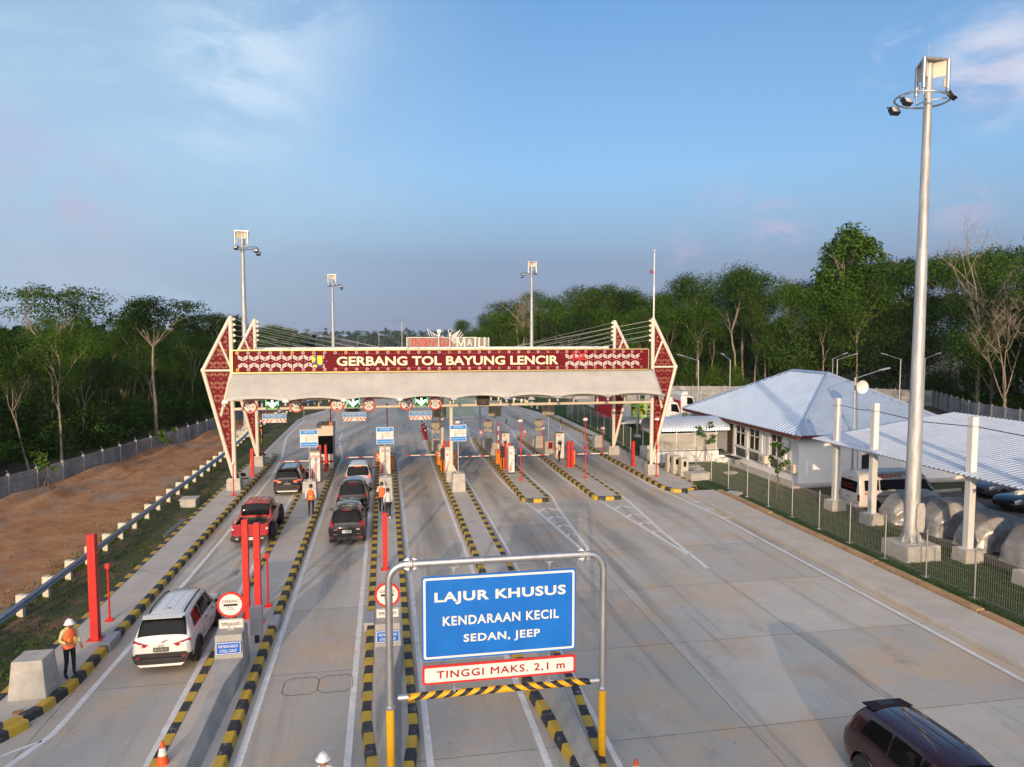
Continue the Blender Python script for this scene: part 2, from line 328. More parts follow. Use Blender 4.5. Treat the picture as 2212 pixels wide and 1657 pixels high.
def road_material():
    k = node_mat('concrete_road'); k.b.inputs['Roughness'].default_value = 0.7
    base = k.mix(k.noise(0.5, 7), (0.43,0.415,0.375), (0.55,0.52,0.465))
    sx = k.mth('FLOOR', k.mth('DIVIDE', k.mth('SUBTRACT', k.x, 0.17), 4.45)); sy = k.mth('FLOOR', k.mth('DIVIDE', k.mth('SUBTRACT', k.y, 1.2), 5.0))
    slab = k.rng(k.white(sx, sy), 0, 1, 0.84, 1.10, False)
    c = k.mix(1.0, base, slab, 'MULTIPLY')
    c = k.mix(k.rng(k.noise(0.30, 6, 0.68), 0.45, 0.66, 0, 0.72), c, (0.56,0.405,0.26))          # ochre mud stains
    c = k.mix(k.rng(k.noise(1.0, 5, 0.6, scale=(1.3, 0.05, 1)), 0.52, 0.74, 0, 0.72), c, (0.19,0.18,0.165))   # tyre tracks
    c = k.mix(k.rng(k.noise(1.0, 3, 0.6, scale=(0.8, 14, 1)), 0.3, 0.7, 0.0, 0.10), c, (0.28,0.26,0.24))      # broom texture
    c = k.mix(k.rng(k.noise(9, 2, 0.5), 0.70, 0.75, 0, 0.7), c, (0.06,0.058,0.055))                      # specks
    c = k.mix(k.rng(k.noise(2.2, 8, 0.75), 0.5, 0.75, 0, 0.28), c, (0.26,0.245,0.225))
    c = k.mix(k.rng(k.noise(0.75, 8, 0.72, scale=(1.0, 0.45, 1)), 0.56, 0.72, 0, 0.5), c, (0.24,0.225,0.21))      # old dark stains
    c = k.mix(k.rng(k.noise(0.42, 7, 0.7), 0.55, 0.75, 0, 0.45), c, (0.64,0.61,0.56))                     # pale cement bloom
    lanes = None
    for cx in (6.85, 11.2, 15.9, 2.3, -2.2):
        d = k.rng(k.mth('ABSOLUTE', k.mth('SUBTRACT', k.x, cx)), 0.15, 0.95, 1, 0); lanes = d if lanes is None else k.mth('MAXIMUM', lanes, d)
    lanes = k.mth('MULTIPLY', k.mth('MULTIPLY', lanes, k.rng(k.y, 22, 36, 0, 1)), k.rng(k.noise(0.5, 6, 0.65, scale=(1.2, 0.18, 1)), 0.38, 0.62, 0.1, 0.75))
    c = k.mix(lanes, c, (0.20,0.19,0.175))                                                              # rubber worn into the lanes
    wob = k.mth('MULTIPLY', k.mth('SUBTRACT', k.noise(3.0, 4), 0.5), 0.05)
    fy = k.mth('ABSOLUTE', k.mth('SUBTRACT', k.mth('FRACT', k.mth('DIVIDE', k.mth('ADD', k.mth('SUBTRACT', k.y, 1.2), wob), 5.0)), 0.0))
    fy = k.mth('MINIMUM', fy, k.mth('SUBTRACT', 1.0, fy))
    fx = k.mth('FRACT', k.mth('DIVIDE', k.mth('ADD', k.mth('SUBTRACT', k.x, 0.17), wob), 4.45)); fx = k.mth('MINIMUM', fx, k.mth('SUBTRACT', 1.0, fx))
    j = k.mth('MAXIMUM', k.rng(fy, 0.0012, 0.0030, 1, 0), k.rng(fx, 0.0014, 0.0034, 1, 0))
    j = k.mth('MULTIPLY', j, k.rng(k.noise(4, 3), 0.30, 0.48, 0.45, 1.0))
    c = k.mix(k.mth('MULTIPLY', j, 0.85), c, (0.04,0.038,0.036))
    k.L(c, k.b.inputs['Base Color']); k.bump(k.noise(14, 6, 0.7), 0.25, 0.01)
    return k.m
M['road'] = road_material()
def simple_ground(name, c1, c2, c3, s1, s2, rough=0.9, bumpd=0.05, bs=3.0, f3=(0.5, 0.65)):
    k = node_mat(name); k.b.inputs['Roughness'].default_value = rough
    c = k.mix(k.rng(k.noise(s1, 8, 0.68), 0.35, 0.65), c1, c2); c = k.mix(k.rng(k.noise(s2, 6, 0.7), *f3), c, c3)
    k.L(c, k.b.inputs['Base Color']); k.bump(k.noise(bs, 8, 0.7), 0.9, bumpd); return k.m
M['dirt'] = simple_ground('red_dirt', (0.31,0.130,0.048), (0.42,0.225,0.105), (0.30,0.235,0.17), 0.6, 0.13, bumpd=0.12, bs=2.5)
M['forestfloor'] = simple_ground('forest_floor', (0.05,0.045,0.025), (0.11,0.075,0.04), (0.03,0.05,0.016), 0.3, 0.1)
M['bank'] = simple_ground('sandy_bank', (0.22,0.155,0.09), (0.28,0.20,0.12), (0.08,0.07,0.03), 0.6, 0.35)
M['verge'] = simple_ground('grass_verge', (0.045,0.062,0.018), (0.075,0.075,0.028), (0.17,0.10,0.055), 1.6, 0.55, bs=14, f3=(0.50, 0.60))
M['lawn'] = simple_ground('lawn_green', (0.016,0.056,0.007), (0.030,0.080,0.012), (0.045,0.06,0.016), 2.5, 0.8, bs=30, bumpd=0.04, f3=(0.58, 0.75))
M['earthkerb'] = simple_ground('brown_earth_kerb', (0.40,0.245,0.125), (0.48,0.31,0.17), (0.30,0.19,0.10), 1.2, 3.0, bumpd=0.02, bs=8)
M['pavkerb'] = simple_ground('plain_concrete', (0.46,0.42,0.37), (0.54,0.50,0.44), (0.48,0.36,0.22), 0.8, 0.7, bumpd=0.01, bs=14, f3=(0.56, 0.75))
M['walk'] = simple_ground('walkway_concrete', (0.44,0.41,0.37), (0.51,0.475,0.425), (0.36,0.33,0.30), 0.7, 0.5, bumpd=0.008, bs=18, f3=(0.55, 0.72))
M['line'] = mat('road_line_paint', (0.72,0.72,0.71), 0.6, var=0.14, scale=3.5, world=True, bump=0.1)
def paver_material():
    k = node_mat('block_paving'); k.b.inputs['Roughness'].default_value = 0.85
    n = k.N('ShaderNodeTexBrick'); k.L(k.pos, n.inputs['Vector']); n.inputs['Scale'].default_value = 4.6; n.inputs['Color1'].default_value = (0.16,0.145,0.13,1); n.inputs['Color2'].default_value = (0.21,0.19,0.165,1)
    n.inputs['Mortar'].default_value = (0.06,0.055,0.05,1); n.inputs['Mortar Size'].default_value = 0.03
    k.L(n.outputs[0], k.b.inputs['Base Color']); return k.m
M['pavers'] = paver_material()

def hgt(x, y):
    """height of the land: flat around the plaza, falling away beyond it, hills far off"""
    d = math.hypot(x, y)
    z = 0.0
    f = max(0.0, min(1.0, (y-150)/350)); z -= 22*f*f*(3-2*f)
    if d > 600: z += 22*min(1.0, (d-600)/900) + 9*math.sin(x*0.0042+1.3)*min(1, (d-600)/600)
    return z
def land():
    """one sheet to the horizon"""
    xs = [-3600,-2400,-1600,-1100,-800,-600,-450,-340,-260,-200,-150,-110,-80,-60,-40,-24,-12,0,12,24,40,60,80,110,150,200,260,340,450,600,800,1100,1600,2400,3600]
    ys = [-700,-400,-250,-150,-80,-40,0,30,60,90,120,140,160,180,200,230,260,300,340,380,430,480,540,600,680,760,860,980,1120,1300,1500,1800,2200,2800,3600]
    m = MB(); v = [(x, y, hgt(x,y)-0.06) for y in ys for x in xs]; n = len(xs)
    m.add(v, [(j*n+i, j*n+i+1, (j+1)*n+i+1, (j+1)*n+i) for j in range(len(ys)-1) for i in range(n-1)], 0, True)
    return m.build('ground', M['forestfloor'], kind='structure')
tag(land(), 'dark forest floor and open land reaching to the horizon', 'ground', kind='structure')
def sheet(name, pts, z, m, label, cat='ground'):
    o = MB().poly([(x, y, z) for x, y in pts]).build(name, m); return tag(o, label, cat, kind='structure')
sheet('road', [(-10.3,-60),(-10.3,86.4),(-9.7,91.8),(-8.05,97),(-7.2,108),(-6.5,150),(8.5,150),(13,118),(16.7,107),(18.4,98),(19.7,90),(19.8,83),(19.8,66),(18.7,60),(18.7,-60)], 0.0, M['road'], 'wide concrete carriageway running under the toll gate', 'road')
def rough_dirt():
    rr = random.Random(3); nx, ny = 72, 300; v = []
    for j in range(ny+1):
        y = -30 + 170*j/ny
        xl = -33.0 if y < 20 else max(-30.3, -23.4+(y-48)*0.157) if y < 110 else -13.7
        if y < 50: xl = -23.0 - (50-y)*0.16
        for i in range(nx+1):
            t = i/nx; x = xl*(1-t) + (-12.2)*t
            rut = 0.42*math.exp(-((t-0.30)/0.05)**2) + 0.30*math.exp(-((t-0.12)/0.05)**2) + .16*math.exp(-((t-0.52)/0.03)**2)
            z = 0.02 + rut*(0.7+0.5*math.sin(y*0.7)) + 0.13*rr.random()**3*(1 if 0.02 < t < 0.62 else .35)*(.5+.5*math.sin(y*.31+t*9)) - 0.12*math.exp(-((t-0.17)/0.03)**2) + 0.03*math.sin(x*3+y*1.1)*math.sin(y*0.9)
            v.append((x, y, max(z, -0.03) if t < 0.93 else 0.0))
    m = MB(); n = nx+1
    m.add(v, [(j*n+i, j*n+i+1, (j+1)*n+i+1, (j+1)*n+i) for j in range(ny) for i in range(nx)], 0, True)
    return m.build('dirt_ground', M['dirt'])
tag(rough_dirt(), 'bare red earth with tyre ruts between wall and guardrail', 'bare earth', kind='structure')
sheet('grass_verge', [(-12.9,-20),(-12.9,60),(-13.6,75),(-12.6,95),(-10.5,104),(-8.4,109),(-7.1,110),(-8.1,97),(-9.75,91.8),(-10.35,86.4),(-10.35,58),(-10.5,-20)], 0.05, M['verge'], 'patchy grass strip between guardrail and left walkway', 'grass')
sheet('lawn', [(20.9,-30),(20.9,41.5),(20.2,43.5),(20.2,66),(21.2,84),(17.4,108),(14,122),(30,122),(26,60),(25.9,36.5),(25.9,-30)], 0.03, M['lawn'], 'dark green lawn along the mesh fence', 'lawn')
sheet('courtyard_paving', [(25.9,-30),(25.9,36.6),(31.5,39.2),(50,39.2),(50,-30)], 0.034, M['pavers'], 'block paving under the carport roof', 'paving')
sheet('yard', [(22.4,57),(22.4,110),(62,110),(64,40),(42,40),(41,62),(27,62)], 0.026, M['walk'], 'concrete yard behind the office where lorries park', 'yard')
sheet('sandy_bank', [(-32,-20),(-23.3,49),(-18.3,80),(-13.5,112),(-16,112),(-21.5,80),(-27.5,49),(-38,-20)], 0.06, M['bank'], 'sandy bank behind the grey panel wall', 'bank')

# ------------------------------------------------------------ traffic islands, walkways and their painted kerbs
def resample(pts, step, closed):
    P = [Vector(p) for p in pts]
    if closed: P.append(P[0])
    L_ = [0]
    for i in range(len(P)-1): L_.append(L_[-1]+(P[i+1]-P[i]).length)
    n = max(3, round(L_[-1]/step)); out = []
    for k in range(n if closed else n+1):
        s_ = L_[-1]*k/n; i = 0
        while i < len(P)-2 and L_[i+1] < s_: i += 1
        out.append(P[i].lerp(P[i+1], (s_-L_[i])/max(1e-6, L_[i+1]-L_[i])))
    return out
def offset(P, d, closed):
    n = len(P); out = []
    for i, p in enumerate(P):
        a_ = P[(i-1) % n] if closed or i > 0 else p; b_ = P[(i+1) % n] if closed or i < n-1 else p
        t = (b_-a_).normalized(); out.append(p + Vector((-t.y, t.x))*d)     # left of travel: inwards for a counter-clockwise outline
    return out
def worn_paint(name, col, col2):
    k = node_mat(name); k.b.inputs['Roughness'].default_value = .65
    c = k.mix(k.noise(3, 6), col, col2); c = k.mix(k.rng(k.noise(5.5, 7, .72), .57, .66, 0, .75), c, (.33,.31,.28)); c = k.mix(k.rng(k.noise(1.3, 6, .7), .5, .72, 0, .5), c, (.14,.125,.10))
    k.L(c, k.b.inputs['Base Color']); k.bump(k.noise(30, 5), .2, .01); return k.m
M['yellow'] = worn_paint('worn_yellow_kerb', (0.50,0.32,0.022), (0.60,0.41,0.035)); M['black'] = worn_paint('worn_black_kerb', (0.026,0.028,0.034), (0.042,0.044,0.052))
def kerb(pts, closed=True, h=0.21, w=0.27, step=0.52, mats=None, name='kerb', parent=None, seed=0):
    """striped kerb stones; each stone alternates black and yellow"""
    m = MB(); rr = random.Random(seed)
    sub = 2; P = resample(pts, step/sub, closed)
    if closed and (len(P)//sub) % 2: P = resample(pts, (step*(1+1/len(P)*sub))/sub, closed)
    n = len(P); prof = [(0.0,-0.02),(0.035,h-0.025),(0.06,h),(w,h),(w,0.05)]
    rings = [[(q.x, q.y, z) for q in offset(P, d, closed)] for d, z in prof]
    for i in range(n if closed else n-1):
        j = (i+1) % n; mi = (i//sub) % 2
        for r in range(4): m.add([rings[r][i], rings[r][j], rings[r+1][j], rings[r+1][i]], [(0,1,2,3)], mi)
    return m.build(name, mats or [M['yellow'], M['black']], parent)
def island(pts, label, name='traffic_island', cat='traffic island', seed=0):
    P = [Vector(p) for p in pts]; Q = offset(resample(pts, 0.5, True), 0.2, True)
    o = MB().prism([(q.x, q.y) for q in Q], -0.02, 0.19).build(name, M['walk']); tag(o, label, cat, kind='structure')
    kerb(pts, parent=o, seed=seed); return o
def capsule(x0, x1, y0, y1, near=0.55, far=0.55, fx=0.0):
    """island outline, counter-clockwise, rounded at both ends; far end pinched sideways by fx"""
    w = (x1-x0)/2; c = (x0+x1)/2; out = []
    for k in range(9):
        t = math.pi*(1+k/8); out.append((c+w*math.copysign(abs(math.cos(t))**near, math.cos(t)), y0+0.6*(1-abs(math.sin(t))**0.8)))
    for k in range(9):
        t = math.pi*k/8; out.append((c+fx+ (w*0.62 if fx else w)*math.copysign(abs(math.cos(t))**far, math.cos(t)), y1-0.7*(1-abs(math.sin(t)))))
    return out
ISL = []
ISL.append(island(capsule(-5.45,-3.70,11.0,59.3), 'longest traffic island left of the queue of three cars, toll booth on it', seed=1))
ISL.append(island([(-0.30,13.9),(0.28,13.9),(0.56,15.6),(0.76,17.3),(0.76,59.6),(0.4,60.3),(-0.35,60.3),(-0.72,59.6),(-0.72,18.0),(-0.55,16.2)], 'narrow traffic island right of the three queueing cars', seed=2))
ISL.append(island([(4.35,13.9),(4.8,13.9),(5.11,16.4),(5.29,18.6),(5.29,62),(4.6,66.6),(4.2,67.4),(3.85,66.6),(3.78,62),(3.78,18.8),(4.05,16.0)], 'traffic island passing behind the blue lane sign on its right', seed=3))
ISL.append(island(capsule(8.0,9.8,41.0,67.6,fx=-0.15), 'short traffic island with machine marked 01 and one red camera pole', seed=4))
ISL.append(island(capsule(12.42,14.28,40.8,67.4,fx=0.0), 'short traffic island where a woman stands by a white kiosk', seed=5))
LP = island([(-10.55,19.2),(-9.5,19.15),(-8.98,20.0),(-8.70,21.5),(-8.66,56),(-8.72,59.4),(-9.0,61.2),(-9.4,61.4),(-10.1,60.0),(-10.5,56)], 'left walkway with red posts and the guard standing on it', 'walkway', 'walkway', 6)
kerb([(-13.2,15.4),(-11.6,16.6),(-10.2,17.9),(-9.36,18.75),(-9.02,19.4)], False, parent=LP, seed=7)
MB().prism([(-13.0,15.9),(-9.6,18.75),(-9.3,19.3),(-10.6,19.3),(-13.3,19.0)], -0.02, 0.12).build('slab', M['walk'], LP)
RP = island([(18.0,42.2),(18.6,41.95),(19.6,42.3),(20.15,43.3),(20.3,44.5),(20.3,64),(19.85,66.6),(19.5,66.8),(19.0,66.0),(18.6,63.0),(17.55,60.2),(17.62,58),(17.62,43.2)], 'right walkway under the tall pylons with camera poles and concrete blocks', 'walkway', 'walkway', 8)
kerb([(19.72,84.2),(19.72,66.9)], False, parent=RP, seed=9)
MB().prism([(20.0,66.6),(20.9,66.4),(20.9,84.5),(19.9,84.3)], -0.02, 0.16).build('slab', M['walk'], RP)
pv = MB()
pv.prism([(18.62,-20),(20.55,-20),(20.55,41.7),(18.75,41.7),(18.62,41.4)], -0.02, 0.20)
pv = pv.build('pavement', M['pavkerb'], bevel=0.035); tag(pv, 'plain concrete pavement and kerb between road and mesh fence', 'pavement', kind='structure')
ek = MB(); rr = random.Random(5); y = -20
while y < 41.5:
    l = rr.uniform(2.6, 4.8); y1 = min(41.5, y+l); j = rr.uniform(-.03,.03)
    ek.bx(20.60+j, 20.98+j+rr.uniform(-.03,.05), y+0.02, y1-0.03, 0.0, 0.29+rr.uniform(-.04,.03), tx=0.03, ty=0.03); y = y1
tag(ek.build('earth_kerb', M['earthkerb']), 'brown crumbling kerb between pavement and lawn', 'kerb', kind='structure')

# ------------------------------------------------------------ painted lines
Z1 = 0.006; LW = 0.17
ln = MB()
def line(*p, w=LW): ln.strip(p, w, Z1)
line((-9.2,16.2),(-8.3,19.0),(-8.17,24),(-7.95,36),(-7.95,52),(-8.35,60),(-9.0,66),(-9.55,72),(-9.45,87),(-7.5,97)); line((-10.0,17.4),(-8.45,18.7),w=0.1)
line((-5.45,8),(-5.62,22),(-5.75,35),(-5.75,58)); line((-3.45,8),(-3.52,32),(-3.55,56),(-3.45,58.8),(-4.33,68.5),(-4.35,75)); line((-5.75,58),(-5.3,61),(-4.55,66),(-4.33,68.5), w=.13)
line((-0.98,8),(-0.92,58),(-0.1,64.5)); line((0.94,8),(0.94,57),(0.55,61),(-0.1,64.5),(-0.1,67))
line((3.68,8),(3.58,33),(3.55,62),(3.5,65.8),(4.42,77.3),(4.45,83)); line((5.25,14),(5.55,32),(5.5,52),(5.5,62),(4.42,77.3),w=.14)
line((7.75,62),(7.78,49),(7.9,45),(8.17,41.7),(8.45,39.3),(9.0,31.2)); line((10.02,62),(10.0,48),(10.14,42.5),(9.79,39.4),(9.31,31.9),(9.1,30.4))
line((7.75,62),(7.9,65.5),(8.75,76.4),(8.8,82)); line((10.02,62),(8.75,76.4),w=.13)
line((12.2,62),(12.2,48),(12.4,44),(12.68,41.4),(13.0,37.0),(13.54,29.9)); line((14.5,62),(14.48,45),(14.44,41.7),(14.32,39.4),(13.83,33.8),(13.57,28.0))
line((12.2,62),(12.3,65),(13.22,74.5),(13.05,81)); line((14.5,62),(13.22,74.5),w=.13)
line((18.13,-5),(18.13,36),(17.72,41),(17.42,45),(17.3,57),(17.2,60),(18.1,70),(18.22,78),(18.1,87),(16.6,98),(12.5,116),w=.15)
for y in (41.4,39.6,37.8,35.8): ln.poly([(18.2,y+.22,Z1),(18.2,y-.02,Z1),(18.56,y-.28,Z1),(18.56,y+.02,Z1)])
def chevrons(pl, pr, ys, w=0.22):
    def at(pts, y):
        for (x0,y0),(x1,y1) in zip(pts, pts[1:]):
            if min(y0,y1) <= y <= max(y0,y1): return x0+(x1-x0)*(y-y0)/(y1-y0)
        return pts[-1][0]
    for y in ys:
        xl, xr = at(pl,y), at(pr,y); c = (xl+xr)/2; hh = (xr-xl)*0.55
        ln.strip([(xl,y),(c,y+hh)], w, Z1+.002); ln.strip([(c,y+hh),(xr,y)], w, Z1+.002)
chevrons([(8.17,41.7),(8.45,39.3),(9.0,31.2)], [(10.14,42.5),(9.79,39.4),(9.31,31.9)], (38.9,37.1,35.4,33.8))
chevrons([(12.68,41.4),(13.0,37.0),(13.54,29.9)], [(14.44,41.7),(14.32,39.4),(13.83,33.8)], (38.6,36.8,35.2,33.6))
def bars(pl, pr, ys, dy=0.0, w=0.13):
    def at(pts, y):
        for (x0,y0),(x1,y1) in zip(pts, pts[1:]):
            if y0 <= y <= y1: return x0+(x1-x0)*(y-y0)/(y1-y0)
        return pts[-1][0]
    for y in ys: ln.strip([(at(pl,y),y-dy),(at(pr,y),y+dy)], w, Z1+.002)
bars([(-10.25,60),(-10.25,80)], [(-8.35,60),(-9.0,66),(-9.55,72)], (62,63.1,64.3,65.5,66.8,68.2), 0.3)
bars([(-5.3,61),(-4.33,68.5)], [(-3.45,58.8),(-4.33,68.5)], (60,61.4,62.8,64.2,65.6)); bars([(3.5,65.8),(4.42,77.3)], [(4.9,67),(4.42,77.3)], (68,69.5,71))
bars([(7.9,65.5),(8.75,76.4)], [(9.8,64),(8.75,76.4)], (66,67.6,69.2,71)); bars([(12.3,65),(13.22,74.5)], [(14.2,64),(13.22,74.5)], (66,67.5,69,70.6))
bars([(17.4,61.7),(18.1,70)], [(19.3,61.7),(19.4,70)], (61.9,63.3,64.8,66.4,68.2), 0.25)
for y in (88,89.4,90.8,92.2,93.6,95,96.4): ln.strip([(10.6,y),(17.3-(y-88)*.12,y)], 0.32, Z1)
lo = ln.build('road_markings', M['line']); tag(lo, 'white painted lane lines and chevrons on the concrete road', 'road marking', kind='structure')
# cut loop slots, lane drains and access covers
sl = MB()
def loop(x0, x1, y0, y1):
    c = .18; p = [(x0+c,y0),(x1-c,y0),(x1,y0+c),(x1,y1-c),(x1-c,y1),(x0+c,y1),(x0,y1-c),(x0,y0+c),(x0+c,y0)]
    sl.strip(p, 0.018, Z1)
loop(-2.95,-1.98,19.9,20.9); loop(-1.98,-1.02,19.9,20.9); loop(1.3,2.3,43.6,44.6); loop(2.3,3.2,43.6,44.6); loop(5.9,6.9,43.8,44.9)
for k in range(9): sl.strip([(-6.3+k*.0,30.6+k*.09),(-6.15,30.6+k*.09)], 0.03, Z1)
sl = sl.build('saw_cuts', M['blackpl']); tag(sl, 'thin saw cut sensor loops in the concrete lane', 'road marking', kind='structure')
for x, y, w_, l_, lab in ((-9.75,43.2,.62,.55,'flush access cover on the left walkway'), (9.05,45.8,.55,.6,'flush access cover on island 01 beside the camera pole'), (13.5,45.6,.55,.55,'flush access cover on the island with the woman'), (19.0,45.0,.6,.7,'flush access cover on the right walkway end')):
    o = MB().bx(x-w_/2,x+w_/2,y-l_/2,y+l_/2,.185,.197).bx(x-w_/2+.03,x+w_/2-.03,y-l_/2+.03,y+l_/2-.03,.196,.203,1).build('access_cover', [M['concrete_dark'], M['walk']]); tag(o, lab, 'access cover', 'access covers')
# ------------------------------------------------------------ toll gate: pylons, banner, canopy, beams
GX0, GX1, GY, BY = -9.47, 18.42, 47.1, 55.5
gate = thing('toll_gate', 'white canopied toll gate with maroon patterned banner and pointed pylons', 'toll gate', (4.4, 47, 0))
def G_(o):
    o.parent = gate; o.location = -Vector(gate.location); return o
def inside(p, poly):
    c = False; n = len(poly)
    for i in range(n):
        (x1,y1),(x2,y2) = poly[i], poly[(i+1) % n]
        if (y1 > p[1]) != (y2 > p[1]) and p[0] < (x2-x1)*(p[1]-y1)/(y2-y1)+x1: c = not c
    return c
def chev(m, x, z, y, sc, up, mi, poly=None, halves=(-1,1)):
    for s in halves:
        for k in range(3):
            zz = z + (k-1)*0.085*sc*1.0
            d = 0.15*sc*(1 if up else -1)
            q = [(x+s*.025*sc, zz+d/2), (x+s*.30*sc, zz-d/2), (x+s*.30*sc, zz-d/2-.05*sc), (x+s*.025*sc, zz+d/2-.05*sc)]
            if poly and not all(inside(p, poly) for p in q): continue
            m.poly([(a_, y, b_) for a_, b_ in q], mi)
def flower(m, x, z, y, r, mi, poly=None):
    if poly and not (inside((x-r,z),poly) and inside((x+r,z),poly)): return
    for k in range(8):
        t = math.pi*k/4+.39; c, s = math.cos(t), math.sin(t); w = r*.17
        m.poly([(x+c*r*.28, y, z+s*r*.28), (x+c*r*.65-s*w, y, z+s*r*.65+c*w), (x+c*r, y, z+s*r), (x+c*r*.65+s*w, y, z+s*r*.65-c*w)], mi)
def pylon(X, sg, Y, back=False):
    f = MB(); P = lambda dx, z: (X+sg*dx, Y, z)
    f.tube([P(0,0.92),P(0,11.2)], .135, 12); f.tube([P(0.02,11.1),P(1.72,7.79)], .125, 10); f.tube([P(1.72,7.83),P(0.06,1.05)], .125, 10)
    f.lathe([(.02,-.14),(.13,-.1),(.14,0),(.12,.1),(.02,.14)], 10, P(1.72,7.8)); f.tube([P(.1,7.78),P(1.66,7.78)], .075, 8)
    f.tube([P(.74,9.72),P(.06,7.95)], .075, 8); f.tube([P(.06,7.6),P(.72,4.9)], .085, 8)
    f.bx(X-.33,X+.33,Y-.28,Y+.28,.90,.94); 
    for k in range(4): f.prism([(X-.30,.94),(X-.13,.94),(X-.13,1.28)] if k % 2 else [(X+.30,.94),(X+.13,.94),(X+.13,1.28)], Y-.02+(k//2)*.0, Y+.02, 'y')
    for z in (11.0,10.66,10.32,9.98,9.64): f.lathe([(.02,-.05),(.09,-.03),(.09,.03),(.02,.05)], 8, (X-sg*.2,Y,z), 'y'); f.tube([P(0,z),(X-sg*.2,Y,z)], .03, 5)
    o = f.build('pylon', M['cream'], bevel=0); G_(o)
    pm = MB()
    up = [(.10,10.72),(1.56,7.87),(.10,7.87)]; lo_ = [(.10,7.69),(1.56,7.69),(.12,1.75)]
    for q in (up, lo_):
        poly = [(X+sg*a_, b_) for a_, b_ in q]; pm.prism(poly, Y-.025, Y+.025, 'y', 0)
        zc = min(b_ for _, b_ in q)
        for yy in (Y-.030, Y+.030):
            z = zc+.12; k = 0
            while z < 11:
                for j in range(-1, 6):
                    x = X+sg*(.22+.44*j)
                    if k % 3 == 2: flower(pm, x, z, yy, .085, 1, poly)
                    else: chev(pm, x, z, yy, .66, k % 3 == 0, 1, poly)
                z += .27; k += 1
    p = pm.build('patterned_panel', [M['maroon'], M['goldpat']], o)
    return o
for X, sg in ((GX0,-1),(GX1,1)):
    pylon(X, sg, GY); pylon(X, sg, BY)
# banner
bn = MB(); b0, b1, bz0, bz1, by = -9.28, 17.86, 7.68, 9.02, 46.5
bn.bx(b0,b1,by,by+.22,bz0,bz1,0)
for x0,x1,z0,z1 in ((b0-.03,b1+.03,bz1-.005,bz1+.07),(b0-.03,b1+.03,bz0-.07,bz0+.005),(b0-.06,b0+.0,bz0,bz1),(b1-.0,b1+.06,bz0,bz1)): bn.bx(x0,x1,by-.05,by+.26,z0,z1,1)
yy = by-.006
def pattern_zone(xa, xb):
    x = xa+.30; k = 0
    while x < xb+.05:
        hv = (-1,1)
        chev(bn, x, 8.60, yy, 1, False, 2, halves=hv); chev(bn, x, 8.12, yy, 1, True, 2, halves=hv)
        bn.disc((x+.33-.11, yy, 8.35), .045, n=10, mat=3, r0=.022); bn.disc((x+.33+.11, yy, 8.35), .045, n=10, mat=3, r0=.022)
        x += .66
pattern_zone(-8.98+.30-.3, -3.5); pattern_zone(12.0, 17.2)
x = -9.02; k = 0
while x < 17.8:
    for z in (8.89, 7.83): flower(bn, x, z, yy, .115, 2 if k % 5 else 1)
    if -3.2 < x < 11.6:
        for z, d in ((8.80,.02),(7.92,-.02)):
            for q in (.24,.42): bn.poly([(x+q-.05,yy,z),(x+q+.05,yy,z),(x+q,yy,z+d*2)], 3)
    x += .66; k += 1
banner = G_(bn.build('banner', [M['maroon'], M['gold'], M['signwhite'], mat('pink_pattern', (0.55,0.16,0.20), .5)]))
lt = MB().text('GERBANG TOL BAYUNG LENCIR', (-3.0, by-.03, 8.04), 14.5, .60, 0, bold=.028, spc=1.0)
lt = lt.build('lettering', M['letter'], banner)
sd = lt.modifiers.new('depth', 'SOLIDIFY'); sd.thickness = .05; sd.offset = 0
em = MB(); ex, ez, ey = -4.52, 8.0, by-.03
em.bx(ex,ex+.68,ey,ey+.02,ez,ez+.70,0)
def arc(cx, cz, r, t0, t1, n=12): return [(cx+r*math.cos(t0+(t1-t0)*i/n), cz+r*math.sin(t0+(t1-t0)*i/n)) for i in range(n+1)]
em.prism(arc(ex+.0, ez+.47, .22, -math.pi/2, math.pi/2), ey-.012, ey, 'y', 1)
em.prism(arc(ex+.49, ez+.27, .155, math.pi, 2*math.pi)+[(ex+.645,ez+.70),(ex+.335,ez+.70)], ey-.012, ey, 'y', 1)
em.prism(arc(ex+.18, ez, .14, 0, math.pi), ey-.012, ey, 'y', 1)
em.build('emblem', [mat('emblem_blue', (0.03,0.025,0.16), .4), mat('emblem_yellow', (0.85,0.62,0.01), .4)], banner)
hx, hz, hy = 12.45, 7.98, by-.04
hm = MB()
def qd(m, pts, y0, y1, mi=0): m.prism(pts, y0, y1, 'y', mi)
def bird_logo(m, x, z, s, y, d=.02, mi=0):
    """the angular red operator emblem: an H and a K sharing one bar"""
    for q in ([(.06,.12),(.19,.12),(.17,.98),(.05,.98)], [(.58,.10),(.72,.10),(.70,1.0),(.57,1.0)], [(0,.36),(.62,.36),(.62,.46),(0,.46)], [(.70,.42),(.86,.42),(1.36,1.0),(1.16,1.0)], [(.70,.46),(.70,.30),(1.36,.14),(1.36,.30)]):
        m.prism([(x+a_*s, z+b_*s) for a_, b_ in q], y-d, y, 'y', mi)
bird_logo(hm, hx, hz+.16, .80, hy)
hm.text('Inovasi Untuk Solusi', (hx, by-.012, hz-.02), 1.3, .10, 1)
hm.build('emblem', [M['red'], M['signwhite']], banner)
